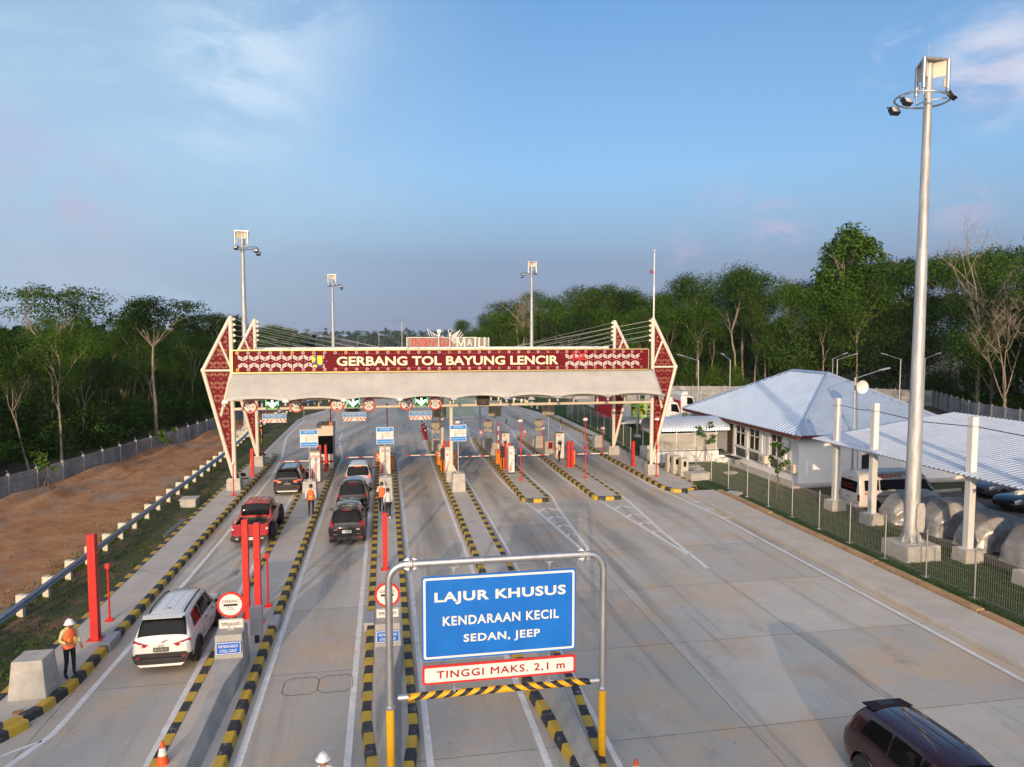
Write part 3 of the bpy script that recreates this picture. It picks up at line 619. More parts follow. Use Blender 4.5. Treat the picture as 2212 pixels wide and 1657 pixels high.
# canopy membranes with scalloped edges
AX = [-9.45,-5.95,-2.5,.92,4.28,7.68,11.05,14.45,18.25]
def membrane(ytop, yedge):
    m = MB(); nx, nz = 16, 8; v = []; nn = 0
    for i in range(len(AX)-1):
        for a_ in range(nx+ (1 if i == len(AX)-2 else 0)):
            u = a_/nx; x = AX[i]+(AX[i+1]-AX[i])*u; arch = 4*u*(1-u)
            for b_ in range(nz+1):
                t = b_/nz
                xx = x + (0.18 if x < -9 else 0)*(1-t)
                z = 7.66 - (7.66-5.97)*(t**1.18) + .19*arch*t**3 - .05*math.sin(t*math.pi)*arch
                y = ytop + (yedge-ytop)*(t**0.85) + (ytop-yedge)*.05*arch*t
                v.append((xx, y, z))
            nn += 1
    f = [(i*(nz+1)+j, (i+1)*(nz+1)+j, (i+1)*(nz+1)+j+1, i*(nz+1)+j+1) for i in range(nn-1) for j in range(nz)]
    m.add(v, f, 0, True); return m
mem = G_(membrane(46.72, 44.75).build('canopy_membrane', M['membrane'])); s_ = mem.modifiers.new('thick', 'SOLIDIFY'); s_.thickness = .025
mem2 = G_(membrane(55.9, 57.9).build('canopy_membrane', M['membrane'])); s_ = mem2.modifiers.new('thick', 'SOLIDIFY'); s_.thickness = .025
pl = MB()
for x in AX:
    for yE, dy in ((44.74,-.02),(57.92,.02)):
        pl.prism([(x+.18*math.cos(math.pi*k/8), 5.93+.20*math.sin(math.pi*k/8)) for k in range(9)], min(yE,yE+dy)-.01, max(yE,yE+dy)+.01, 'y'); pl.tube([(x,yE,5.92),(x,yE+(2.3 if yE < 50 else -2.3),5.92)], .05, 8)
        pl.lathe([(.05,-.05),(.10,-.02),(.10,.10),(.05,.14)], 10, (x, yE+.04, 5.75))
G_(pl.build('edge_plate', M['galv']))
rf = MB()
rf.bx(-9.2,17.85,46.75,55.85,7.50,7.60); rf.bx(-9.15,17.8,46.75,55.85,8.55,8.65); rf.bx(-9.2,17.8,55.70,55.85,7.6,8.65)
rf.bx(-8.75,16.55,51.2,51.32,8.6,9.12)
for k in range(17): rf.bx(-8.6+k*1.56,-8.5+k*1.56,51.13,51.2,8.6,9.16)
rf.bx(-8.8,16.6,51.16,51.36,9.12,9.16)
G_(rf.build('roof', M['white']))
bm = MB()
for yb in (GY, BY):
    bm.tube([(GX0,yb,5.33),(GX1,yb,5.33)], .10, 10); bm.tube([(GX0,yb,5.92),(GX1,yb,5.92)], .10, 10)
    for x in AX[1:-1]+[-7.7,-4.2,-.8,2.6,5.98,9.36,12.75,16.4]: bm.tube([(x,yb,5.33),(x,yb,5.92)], .075 if x in AX else .05, 8)
for x in AX[1:-1]: bm.tube([(x,GY,5.92),(x,BY,5.92)], .07, 8); bm.tube([(x,GY,5.92),(x,GY,7.5)], .06, 8)
G_(bm.build('beam', M['cream']))
for x, y in ((4.36,47.4),(4.42,55.7)):
    c = MB().tube([(x,y,.92),(x,y,5.9)], .125, 12).bx(x-.3,x+.3,y-.26,y+.26,.90,.94)
    for s in (-1,1): c.prism([(x+s*.28,.94),(x+s*.12,.94),(x+s*.12,1.3)], y-.02, y+.02, 'y')
    G_(c.build('column', M['cream']))
cb = MB(); k = 0
for X, sg in ((GX0,-1),(GX1,1)):
    for Y, dy in ((GY,1),(BY,-1)):
        for k, z in enumerate((11.0,10.66,10.32,9.98,9.64)):
            x1 = X-sg*(9.6-1.6*k); cb.tube([(X-sg*.22,Y,z),(x1,Y+dy*4.2,9.05)], .013, 4, cap=False)
        cb.tube([(X-sg*.22,Y,9.98),(X-sg*5.0,Y+dy*2.4,8.7)], .013, 4, cap=False)
G_(cb.build('stay_cable', M['steel']))
sc_ = MB().tube([(18.46,GY,11.15),(18.46,GY,13.4)], .06, 8).tube([(18.46,GY,13.4),(18.46,GY,15.7)], .04, 8)
mp_ = sc_.lathe([(.02,0),(.11,.04),(.11,.10),(.02,.14)], 10, (18.46,GY,15.75)).build('lightning_pole', M['white']); G_(mp_)
MB().lathe([(.03,0),(.085,.02),(.085,.16),(.03,.20)], 10, (18.24,GY,14.32)).bx(18.14,18.44,GY-.05,GY+.05,14.26,14.31).build('warning_beacon', M['darkred'], mp_)
# concrete footings of the gate and other square blocks
def block(x, y, w, d, z0, z1, label, tp=0.05, group='concrete footing blocks', m=None, name='concrete_block'):
    o = MB().bx(-w/2,w/2,-d/2,d/2,0,z1-z0,tx=tp*w,ty=tp*d).build(name, m or M['concrete'], loc=(x,y,z0), bevel=.025)
    return tag(o, label, 'concrete block', group)
K = .19
block(GX0-.02,47.15,.86,.86,K,.91,'square footing under the front left pylon beside a folding chair',.02); block(GX0-.03,BY,.95,.9,K,.91,'square footing under the rear left pylon',.02)
block(GX1+.06,47.2,.82,.85,K,.91,'square footing under the front right pylon by three meter cabinets',.02); block(GX1,55.75,.92,.95,K,.91,'square footing under the rear right pylon',.02)
block(4.36,47.45,.75,.8,K,.91,'square footing under the cream middle column behind the rightmost tariff board',.02); block(4.42,55.9,.75,.8,K,.91,'small footing of the far cream column on the island of machine 03',.02)
block(19.05,56.6,.45,.5,K,.62,'little concrete stub beside the rear right pylon footing',.02)

# ------------------------------------------------------------ round height signs, arrow boxes, height boards
def round_sign(x, z, lines, label, shape):
    s = thing('height_limit_sign', label, 'road sign', (x, GY-.16, z), group='round red height limit signs on the beam')
    m = MB(); m.lathe([(.43,-.015),(.43,.015)], 32, ax='y', mat=0)
    m.disc((0,-.019,0), .345, mat=1); p = m.build('sign_plate', [M['red'], M['signwhite']], s)
    t = MB()
    if shape == 'v':
        for q in ([(-.16,.31),(.16,.31),(0,.17)], [(-.16,-.31),(.16,-.31),(0,-.17)]): t.poly([(a_,-.023,b_) for a_, b_ in q], 0)
        t.text(lines[0], (-.245,-.023,-.115), .49, .23, 1)
    else:
        for q in ([(-.31,.16),(-.31,-.16),(-.17,0)], [(.31,.16),(.31,-.16),(.17,0)]): t.poly([(a_,-.023,b_) for a_, b_ in q], 0)
        t.text(lines[0], (-.135,-.023,.02), .27, .22, 1); t.text(lines[1], (-.11,-.023,-.22), .22, .16, 1)
    t.build('lettering', [mat('sign_brown', (0.10,0.055,0.02), .5), M['blackpl']], p)
    MB().bx(-.03,.03,.02,.16,-.2,.2).build('bracket', M['steel'], s); return s
round_sign(-8.40,5.47,['4,2 m'],'red ringed 4,2 m sign next to the left pylon','v'); round_sign(-5.58,5.49,['3,5','m'],'red ringed 3,5 m sign, the only one reading 3,5','h'); round_sign(-3.05,5.50,['4,2 m'],'red ringed 4,2 m sign directly left of the second green arrow','v')
round_sign(-1.04,5.48,['2,5','m'],'red ringed 2,5 m sign above the row of three queueing cars','h'); round_sign(1.38,5.50,['4,2 m'],'red ringed 4,2 m sign left of the rightmost green arrow','v'); round_sign(3.27,5.50,['2,5','m'],'red ringed 2,5 m sign just left of the middle column','h')
def arrow_box(x, on, label):
    s = thing('lane_signal', label, 'lane signal', (x, GY-.2, 5.62), group='lane signal boxes under the canopy')
    MB().bx(-.40,.40,-.02,.16,-.30,.30).build('housing', M['blackpl'], s)
    MB().bx(-.36,.36,-.028,-.021,-.26,.26).build('screen', M['led_face'] if on else M['led_off'], s)
    a_ = MB(); a_.prism([(-.33,.16),(-.22,.16),(0,-.06),(.22,.16),(.33,.16),(.33,.06),(0,-.25),(-.33,.06)], -.036, -.030, 'y'); a_.bx(-.07,.07,-.036,-.030,.02,.26)
    a_.build('arrow', M['led_white'] if on else mat('arrow_off', (.09,.055,.045), .5), s)
    if on:
        g = MB()
        for x0,x1 in ((-.40,-.36),(.36,.40)): g.bx(x0,x1,-.031,-.024,-.10,.30)
        g.bx(-.30,.30,-.031,-.029,-.28,-.265); g.build('glow_rim', M['led_green'], s)
    return s
arrow_box(-7.05,True,'lit green down arrow nearest the left pylon'); arrow_box(-2.03,True,'lit green down arrow over the three queueing cars'); arrow_box(2.35,True,'lit green down arrow left of the middle column'); arrow_box(6.45,False,'dark unlit arrow box right of the middle column')
def height_board(x, label, w=1.50):
    y = 47.6
    s = thing('height_board', label, 'sign board', (x, y, 4.62), group='hanging TINGGI MAKS. 4.200 mm boards')
    m = MB().bx(-w/2,w/2,0,.03,.0,.32,1).bx(-w/2+.03,w/2-.03,-.005,0,.03,.29,0); p = m.build('name_plate', [M['bluel'], M['signwhite']], s)
    t = MB().text('TINGGI MAKS. 4.200 mm', (-w*.42,-.010,.125), w*.84, .13, 0, bold=.012).text('di atas tinggi dilarang masuk', (-w*.30,-.010,.05), w*.60, .045, 0)
    t.build('lettering', M['signwhite'], p)
    st = MB().bx(-w/2,w/2,0,.03,-.26,-.03,0)
    for k in range(3):
        for sg in (-1,1):
            xc = sg*(.12+.24*k); st.poly([(xc-.045,-.004,-.05),(xc+.045,-.004,-.05),(xc+sg*.16+.045,-.004,-.245),(xc+sg*.16-.045,-.004,-.245)], 1)
    st.build('striped_plate', [M['signwhite'], M['red']], s)
    w_ = MB()
    for sx in (-1,1): w_.tube([(sx*w*.36,.015,.32),(sx*w*.36,.015,1.3)], .012, 5)
    w_.build('hanger', M['steel'], s); return s
height_board(-7.05,'hanging blue 4.200 mm board in front of the grass verge on the left'); height_board(-2.0,'hanging blue 4.200 mm board above the white roofed queueing car'); height_board(2.32,'hanging blue 4.200 mm board right beside the stacked red barriers')
# INDONESIA MAJU sign on the roof
im = thing('roof_sign', 'red and white lettered roof sign with feather shaped bars', 'roof sign', (4.5, 51.24, 9.1))
bd = MB().bx(-2.9,2.95,.0,.12,.10,.72).build('board', mat('sign_grey', (.27,.24,.19), .7), im)
tr = MB().bx(-2.95,-2.9,-.02,.14,.08,.74).bx(2.95,3.0,-.02,.14,.08,.74).bx(-2.95,2.1,-.02,.14,.72,.76); tr.build('trim', M['white'], bd)
def serif_text(m, words, y, mi, b=.02):
    for t, x, z, w, h, sr in words:
        m.text(t, (x, y, z), w, h, mi, bold=(.004 if t in 'MAN' else b))
        if sr:
            for zz in (z, z+h-.035):
                for q in sr: m.bx(x+q*w-.055, x+q*w+.055, y-.004, y-.001, zz, zz+.035, mi)
red_ = MB(); z = .07
serif_text(red_, [('I',-2.58,z,.10,.60,[.5]),('N',-2.36,z,.40,.60,[.06,.94]),('D',-1.88,z,.42,.60,[.06]),('O',-1.76,z+.19,.20,.24,None),('N',-1.38,z,.40,.60,[.06,.94]),('E',-.92,z+.22,.14,.22,None),('S',-.72,z,.30,.60,None),('I',-.33,z,.10,.60,[.5]),('A',-.14,z,.46,.60,[.05,.95])], -.05, 0, .012)
lr = red_.build('lettering', M['red'], im); lr['label'] = 'red word INDONESIA'
wh = MB(); zz = z-.08
def bar(x0, z0, x1, z1, w_): wh.prism([(x0-w_/2,z0),(x0+w_/2,z0),(x1+w_/2,z1),(x1-w_/2,z1)], -.075, -.05, 'y')
for q in ((.68,.68),(1.20,1.20)): bar(q[0],zz,q[1],zz+.72,.10)
bar(.94,zz+.08,.70,zz+.70,.09); bar(.94,zz+.08,1.18,zz+.70,.09)
for q in (.68,1.20): wh.bx(q-.11,q+.11,-.078,-.05,zz,zz+.05); wh.bx(q-.11,q+.09,-.078,-.05,zz+.68,zz+.73)
bar(1.42,z+.08,1.56,z+.60,.08); bar(1.70,z+.08,1.56,z+.60,.08); wh.bx(1.46,1.66,-.075,-.05,z+.22,z+.28)
bar(1.98,z-.16,1.98,z+.63,.11); wh.bx(1.82,1.98,-.075,-.05,z-.24,z-.14); wh.bx(1.86,2.10,-.078,-.05,z+.60,z+.66)
for q in (2.26,2.66): bar(q,z+.02,q,z+.64,.10); wh.bx(q-.11,q+.11,-.078,-.05,z+.60,z+.66)
wh.bx(2.24,2.68,-.075,-.05,z-.07,z+.03)
lw_ = wh.build('lettering', M['signwhite'], im); lw_['label'] = 'white word MAJU'
ft = MB()
for k in range(6): ft.tube([(-1.30+k*.20,-.02,.80),(-1.45+k*.13+.0,-.02,1.36-k*.10)], .025, 5) if k < 6 else 0
for k in range(7): ft.tube([(.15+k*.05,-.06,.62-k*.06),(.42+k*.115,-.06,.98+.075*k if k < 5 else 1.30-.16*(k-4))], .030, 5)
ft.build('feather_bars', M['white'], im)
sp = MB()
for x in (-2.4,-1.6,2.0,.0): sp.bx(x-.03,x+.03,-.1,.1,-.55,.08)
for x0, x1 in ((-2.7,-3.5),(-1.9,-2.9),(2.3,2.9)): sp.tube([(x0,-.02,.1),(x1,-.8,-.45)], .02, 5)
sp.build('support', M['steel'], im)
for x, lab in ((3.83,'white roof camera seen from behind above the letters'), (4.62,'white boxy camera with black lens on the roof sign')):
    c = thing('roof_camera', lab, 'camera', (x, 50.9, 8.6), group='cameras on the gate roof')
    MB().tube([(0,0,0),(0,0,1.35)], .035, 8).build('pole', M['white'], c)
    MB().bx(-.08,.08,-.10,.10,1.32,1.58,0).bx(-.13,.13,-.28,.10,1.58,1.80,0).bx(-.10,.10,-.285,-.281,1.60,1.78,1).build('housing', [M['white'], M['blackpl'] if x > 4 else M['white']], c)
# ------------------------------------------------------------ lane sign portal in the foreground
def board_material():
    k = node_mat('ribbed_blue_sheeting'); k.b.inputs['Roughness'].default_value = 0.35
    w = k.N('ShaderNodeTexWave'); w.wave_type = 'BANDS'; w.bands_direction = 'Z'; w.inputs['Scale'].default_value = 9.0; k.L(k.pos, w.inputs['Vector'])
    c = k.mix(k.rng(k.noise(1.5, 5), .3, .7), (0.004,0.125,0.50), (0.006,0.155,0.58)); c = k.mix(k.mth('MULTIPLY', w.outputs[0], 0.22), c, (0.02,0.24,0.74))
    k.L(c, k.b.inputs['Base Color']); return k.m
M['blueboard'] = board_material()
def rrect(x0, x1, z0, z1, r, n=5):
    out = []
    for cx, cz, t in ((x1-r,z1-r,0),(x0+r,z1-r,math.pi/2),(x0+r,z0+r,math.pi),(x1-r,z0+r,1.5*math.pi)):
        out += [(cx+r*math.cos(t+math.pi/2*i/n), cz+r*math.sin(t+math.pi/2*i/n)) for i in range(n+1)]
    return out
def frame_sign(name, x0, x1, z0, z1, y, base, border, fill, inset=.035, bw=.05, r=.06, th=.03, parent=None):
    m = MB(); m.prism(rrect(x0,x1,z0,z1,r), y, y+th, 'y', 0); m.prism(rrect(x0+inset,x1-inset,z0+inset,z1-inset,r*.8), y-.004, y, 'y', 1)
    m.prism(rrect(x0+inset+bw,x1-inset-bw,z0+inset+bw,z1-inset-bw,r*.6), y-.008, y-.004, 'y', 2)
    return m.build(name, [base, border, fill], parent)
po = thing('sign_portal', 'galvanised pipe portal carrying the big blue LAJUR KHUSUS board', 'sign portal', (2.47,15.4,0.19))
def P_(o): o.parent = po; o.location = (-2.47,-15.4,-.19); return o
def arcpts(cx, cz, r, t0, t1, y, n=7): return [(cx+r*math.cos(t0+(t1-t0)*i/n), y, cz+r*math.sin(t0+(t1-t0)*i/n)) for i in range(n+1)]
PY, PXL, PXR, PZ = 15.4, 0.03, 4.90, 5.0
P_(MB().tube([(PXL,PY,1.75)]+arcpts(PXL+.36,PZ-.36,.36,math.pi,math.pi/2,PY)+[(.5,PY,PZ),(4.43,PY,PZ)]+arcpts(PXR-.36,PZ-.36,.36,math.pi/2,0,PY)+[(PXR,PY,1.75)], .082, 16).build('frame', M['galv']))
for x in (PXL, PXR):
    P_(MB().tube([(x,PY,.19),(x,PY,1.78)], .094, 16).build('reflective_sleeve', M['yellow_reflect'])); P_(MB().lathe([(.10,1.77),(.112,1.79),(.112,1.83),(.09,1.85)], 16, (x,PY,0)).build('collar', M['galv']))
for x in (.50, 4.43):
    f = MB()
    for s in (-.018,.018): f.lathe([(.165,s-.012),(.165,s+.012)], 12, (x,PY,PZ), 'x', sm=False)
    for k in range(6):
        t = math.pi*k/3+.3; c, s = math.cos(t), math.sin(t)
        for sg in (-1,1): f.add([(x+sg*.03,PY+c*.08,PZ+s*.08),(x+sg*.03,PY+c*.15,PZ+s*.15),(x+sg*.15,PY+c*.085,PZ+s*.085)], [(0,1,2)])
        f.lathe([(.02,-.05),(.02,.05)], 6, (x,PY+math.cos(t+.5)*.14,PZ+math.sin(t+.5)*.14), 'x')
    P_(f.build('flange', M['galv']))
mb_ = frame_sign('lane_board', .74,4.24,2.80,4.70,PY-.03, M['blueboard'], M['signwhite'], M['blueboard']); P_(mb_)
lb = MB(); y_ = PY-.03-.012
lb.text('LAJUR KHUSUS', (1.02,y_,4.05), 2.98, .29, 0, bold=.032, spc=1.1).text('KENDARAAN KECIL', (1.20,y_,3.57), 2.64, .215, 0, bold=.024, spc=1.12).text('SEDAN, JEEP', (1.66,y_,3.12), 1.74, .235, 0, bold=.024, spc=1.12)
lb.build('lettering', M['signwhite'], mb_)
rb = frame_sign('height_plate', .74,4.24,2.25,2.68,PY-.03, M['red'], M['red'], M['signwhite'], inset=.02, bw=.03); P_(rb)
MB().text('TINGGI MAKS. 2,1 m', (1.06,y_,2.36), 2.92, .19, 0, bold=.03, spc=1.15).build('lettering', M['darkred'], rb)
def striped_bar():
    m = MB(); r = .078; n = 16; x0, x1, st = .42, 4.60, .165; N_ = int((x1-x0)/st); z0 = 2.0; mid = (x0+x1)/2
    for k in range(N_):
        for j in range(n):
            q = []
            for kk, jj in ((k,j),(k+1,j),(k+1,j+1),(k,j+1)):
                t = 2*math.pi*jj/n; xx = x0+(x1-x0)*kk/N_; zz = math.sin(t)*r; sg = 1 if xx < mid-.01 else (-1 if xx > mid+.01 else 0)
                xx = min(x1, max(x0, xx+sg*zz*1.6)); q.append((xx, PY+math.cos(t)*r, z0+zz))
            m.add(q, [(0,1,2,3)], (k % 2) if k < N_/2 else ((k+1) % 2), True)
    return m
br = P_(striped_bar().build('height_bar', [M['yellow_reflect'], M['blackpl']]))
MB().tube([(.20,PY,2.0),(.43,PY,2.0)], .074, 14).build('bar_end', M['galv'], br); MB().tube([(4.58,PY,2.0),(4.81,PY,2.0)], .074, 14).build('bar_end', M['galv'], br)
for x in (1.45, 3.62):
    h = MB().tube([(x,PY,4.9),(x,PY,4.70)], .012, 6).tube([(x,PY,2.80),(x,PY,2.68)], .012, 6).tube([(x,PY,2.25),(x,PY,2.07)], .012, 6)
    for z in (4.88,2.1): h.bx(x-.03,x+.03,PY-.05,PY+.05,z-.05,z+.03).tube([(x-.09,PY-.03,z),(x+.11,PY-.03,z)], .012, 6)
    P_(h.build('hanger', M['galv']))

# ------------------------------------------------------------ tapered concrete sign blocks with their signs
def wedge(x, y, label):
    m = MB(); z0 = -.02
    m.bx(-.41,.41,0,.95,0,1.2,tx=.04,ty=.04)
    A = [(-.41,0,0),(-.385,-.002,.52),(.385,-.002,.52),(.41,0,0)]; B = [(-.36,-1.35,0),(-.16,-1.35,.46),(.16,-1.35,.46),(.36,-1.35,0)]; C = [(-.24,-6.3,0),(-.09,-6.3,.28),(.09,-6.3,.28),(.24,-6.3,0)]; D = [(-.12,-6.9,0),(-.05,-6.9,.08),(.05,-6.9,.08),(.12,-6.9,0)]
    o = []
    for q in (A, B, C, D): o += q
    m.add(o, [(4*k+i, 4*k+i+1, 4*k+i+5, 4*k+i+4) for k in range(3) for i in range(3)]+[(12,13,14,15),(3,2,1,0)])
    o = m.build('crash_block', mat_noise_concrete, loc=(x,y,K), bevel=.02)
    return tag(o, label, 'crash block', 'concrete crash blocks with a long sloping nose')
mat_noise_concrete = simple_ground('weathered_concrete', (0.33,0.32,0.30), (0.42,0.405,0.375), (0.22,0.215,0.205), 1.4, 0.9, bumpd=.01, bs=20, f3=(.54,.75))
def lane_signs(x, y, which):
    s = thing('gate_sign', 'round GERBANG TOL sign with white TEMPELKAN KARTU plate, '+which, 'road sign', (x, y+.45, K+1.2), group='round GERBANG TOL signs')
    MB().tube([(0,.03,0),(0,.03,1.1)], .025, 8).bx(-.1,.1,-.07,.13,0,.015).bx(-.07,-.05,-.03,.09,.01,.12).bx(.05,.07,-.03,.09,.01,.12).build('pole', M['galv'], s)
    p = MB().lathe([(.385,-.012),(.385,.012)], 40, (0,0,.74), 'y', 0).disc((0,-.016,.74), .315, n=40, mat=1).build('round_plate', [M['red'], M['signwhite']], s)
    t = MB().text('GERBANG', (-.235,-.021,.80), .47, .09, 0, bold=.004, spc=1.12).text('TOL', (-.105,-.021,.585), .21, .09, 0, bold=.004, spc=1.12)
    t.prism(rrect(-.20,.20,.70,.765,.03), -.021, -.017, 'y'); t.build('lettering', M['blackpl'], p)
    q = frame_sign('name_plate', -.345,.345,.02,.31,0, M['signwhite'], M['blackpl'], M['signwhite'], inset=.012, bw=.012, r=.03, th=.015, parent=s)
    MB().text('TEMPELKAN KARTU', (-.285,-.012,.11), .57, .105, 0, bold=.004).build('lettering', M['blackpl'], q)
    b = frame_sign('notice_plate', x-.35, x+.35, .84, 1.20, y-.012, M['blue'], M['signwhite'], M['blue'], inset=.012, bw=.018, r=.04, th=.012)
    tag(b, 'blue PASTIKAN SALDO plate, '+which, 'notice plate', 'blue PASTIKAN SALDO plates')
    MB().text('PASTIKAN SALDO', (x-.27,y-.024,1.04), .54, .085, 0, bold=.012).text('E-TOLL CUKUP', (x-.23,y-.024,.905), .46, .085, 0, bold=.012).build('lettering', M['signwhite'], b)
for x, w in ((-4.52,'right of the white car'), (0.0,'half hidden behind the left portal post'), (4.5,'hidden behind the big blue board')):
    wedge(x, 21.0, 'long nosed concrete crash block '+w); lane_signs(x, 21.0, w)

# ------------------------------------------------------------ red posts and camera poles
def red_post(x, y, h, w, label):
    m = MB().bx(-w/2,w/2,-w*.55,w*.55,0,h).bx(-w*.95,w*.95,-w*.9,w*.9,0,.02)
    m.bx(-w*.32,w*.32,-w*.56,-w*.55,.05,h-.05)
    o = m.build('red_post', M['red'], loc=(x,y,K), bevel=.008); return tag(o, label, 'post', 'square red steel posts')
red_post(-9.30,24.4,3.46,.235,'tall square red post beside the guard on the left walkway')
red_post(-4.82,25.4,3.46,.20,'tall red post, left one of the pair right of the white car'); red_post(-4.34,24.85,3.46,.20,'tall red post, right one of the pair right of the white car')
red_post(-.07,29.7,2.42,.20,'red post partly covered by the round sign at the portal'); red_post(-9.17,51.5,1.92,.21,'red post on the left walkway between the two pylons')
red_post(-4.66,52.45,1.92,.16,'red post on the left in front of the toll booth'); red_post(-4.27,52.45,1.92,.17,'red post on the right in front of the toll booth')
red_post(8.66,51.0,1.92,.17,'red post left of the machine marked 01'); red_post(9.0,51.3,1.85,.17,'red post behind the machine marked 01')
red_post(13.38,50.85,1.94,.19,'red post, left of the pair below the woman'); red_post(13.68,50.9,1.94,.19,'red post, right of the pair below the woman')
red_post(18.27,50.4,1.88,.20,'red post on the right walkway between pylon footings'); red_post(4.28,52.3,2.0,.17,'red post left behind the machine marked 03'); red_post(4.62,52.4,2.0,.17,'red post right behind the machine marked 03')
def cam_pole(x, y, h, label, head='camera', dark=False, r=.035):
    o = thing('camera_pole', label, 'camera pole', (x,y,K), group='slim red camera poles'); mt = M['darkred'] if dark else M['red']
    m = MB().tube([(0,0,0),(0,0,h)], r, 8).bx(-.14,.14,-.14,.14,0,.015)
    for s in (-1,1): m.prism([(s*.12,.015),(s*.03,.015),(s*.03,.16)], -.008, .008, 'y')
    if h > 3: m.bx(-.06,.06,-.06,.06,h*.48,h*.55)
    m.build('pole', mt, o)
    if head == 'box': MB().bx(-.07,.07,-.06,.06,h-.12,h+.05).build('head', mt, o)
    elif head == 'lamp': MB().lathe([(.04,-.06),(.10,-.04),(.11,.0),(.10,.05)], 12, (0,-.02,h+.05), 'y').build('lamp_head', M['steel'], o)
    else: MB().bx(-.14,.10,-.10,.16,h-.06,h+.10,0).bx(-.20,-.14,-.06,.06,h-.05,h+.02,0).bx(-.1,.08,-.09,.15,h+.10,h+.14,1).build('camera_head', [M['signwhite'], mt], o)
    return o
cam_pole(-9.43,25.95,1.95,'thin red pole just right of the tall red post by the guard','box'); cam_pole(-4.26,26.35,1.9,'thin red pole right behind the red post pair','box'); cam_pole(-4.66,26.3,1.9,'thin red pole between the red post pair','box')
cam_pole(-9.2,45.35,1.9,'red pole with a round lamp head before the front left footing','lamp'); cam_pole(-9.34,56.9,3.85,'dark red pole with lamp head beside the rear left footing','lamp',True); cam_pole(-4.85,47.3,1.75,'red pole with lamp head against the machine marked 07','lamp')
cam_pole(-4.15,56.2,4.6,'dark red pole rising behind the toll booth roof','lamp',True); cam_pole(.15,56.5,4.3,'dark red pole rising behind the machine marked 05','lamp',True)
cam_pole(4.78,47.1,4.0,'red camera pole right beside the cream middle column'); cam_pole(8.98,46.75,4.05,'red camera pole on the island with machine 01'); cam_pole(13.5,46.7,4.05,'red camera pole on the island with the woman'); cam_pole(18.55,46.4,4.0,'red camera pole in front of the front right pylon')
cam_pole(18.35,58.1,1.85,'short red camera pole beside the concrete block on the right walkway'); cam_pole(13.22,58.6,1.9,'short red camera pole behind the fire box block')

# ------------------------------------------------------------ tariff boards, far sign backs, concrete blocks
def tariff(x, y, label, nb):
    block(x, y+.42, .86, .84, K, 1.34, 'tapered block carrying the tariff board '+nb, .06, 'tapered blocks below the tariff boards')
    s = thing('tariff_board', label, 'sign board', (x, y+.42, 1.34), group='blue and white tariff boards')
    MB().tube([(0,.03,0),(0,.03,2.9)], .045, 10).bx(-.16,.16,-.13,.19,0,.015).bx(-.1,-.07,-.05,.1,.01,.13).bx(.07,.1,-.05,.1,.01,.13).build('pole', M['galv'], s)
    b = MB().prism(rrect(-.52,.52,2.0,3.04,.03), -.02, .0, 'y', 0).bx(-.49,.49,-.026,-.02,2.78,3.01,1).bx(-.49,.49,-.026,-.02,2.03,2.15,1).bx(-.49,.49,-.026,-.02,2.17,2.29,1).build('board', [M['signwhite'], M['bluel']], s)
    MB().text('TARIF TOL (Rp)', (-.29,-.031,2.86), .58, .085, 0, bold=.012).build('lettering', M['signwhite'], b)
    t = MB().text('GOLONGAN', (-.06,-.026,2.69), .36, .05, 0)
    for k in range(6): t.bx(-.235+.145*k-.004,-.235+.145*k+.004,-.024,-.021,2.30,2.66 if k in (0,5) else 2.66)
    t.bx(-.49,.49,-.024,-.021,2.655,2.663); t.bx(-.49,.49,-.024,-.021,2.77,2.776)
    for k, nm in enumerate(('I','II','III','IV','V')): t.text(nm, (-.18+.145*k,-.026,2.585), .05, .045, 0)
    for k, rows in enumerate(((2.52,2.46,2.40,2.34),(2.49,),(2.49,),(2.53,2.42),(2.49,))):
        for z in rows: t.prism([(-.215+.145*k,z-.012),(-.115+.145*k,z-.012),(-.115+.145*k,z+.018),(-.15+.145*k,z+.018),(-.16+.145*k,z+.008),(-.215+.145*k,z+.004)], -.025, -.021, 'y')
    t.build('price_table', M['blackpl'], b); return s
tariff(-4.48,43.05,'tariff board beside the machine marked 07','left of the man with the orange vest back'); tariff(-.03,43.5,'tariff board in front of the machine marked 05','behind the two men talking'); tariff(4.5,43.85,'tariff board by the cream middle column','of the rightmost tariff board')
M['signback'] = mat('sign_back', (0.42,0.36,0.26), .5, metal=.3, var=.12)
def far_block(x, y, label, fire=False): return block(x, y, .74, .62, K, 1.25, label, .05, 'far concrete sign blocks')
for x, nb in ((4.22,'on the island of machine 03'),(8.72,'on the island of machine 01'),(13.22,'on the island of the woman')):
    far_block(x, 60.3, 'rear concrete block '+nb); far_block(x+.12, 57.2, 'front concrete block '+nb)
    s = thing('round_sign', 'round sign seen from behind, '+nb, 'road sign', (x,60.3,1.25), group='round signs seen from behind')
    MB().tube([(0,0,0),(0,0,1.5)], .025, 8).build('pole', M['galv'], s); MB().lathe([(.37,-.012),(.37,.012)], 28, (0,.04,1.12), 'y').bx(-.3,.3,.0,.03,1.28,1.31).bx(-.3,.3,.0,.03,.93,.96).build('round_plate', M['signback'], s)
    MB().bx(-.35,.35,.03,.045,.40,.68).build('name_plate', M['signback'], s)
    s = thing('sign_board', 'square board seen from behind, '+nb, 'sign board', (x+.12,57.2,1.25), group='square boards seen from behind')
    MB().tube([(0,0,0),(0,0,3.0)], .045, 8).build('pole', M['galv'], s); MB().prism(rrect(-.52,.52,2.1,3.15,.05), .05, .07, 'y').bx(-.5,.5,.02,.05,2.3,2.34).bx(-.5,.5,.02,.05,2.9,2.94).build('board', M['signback'], s)
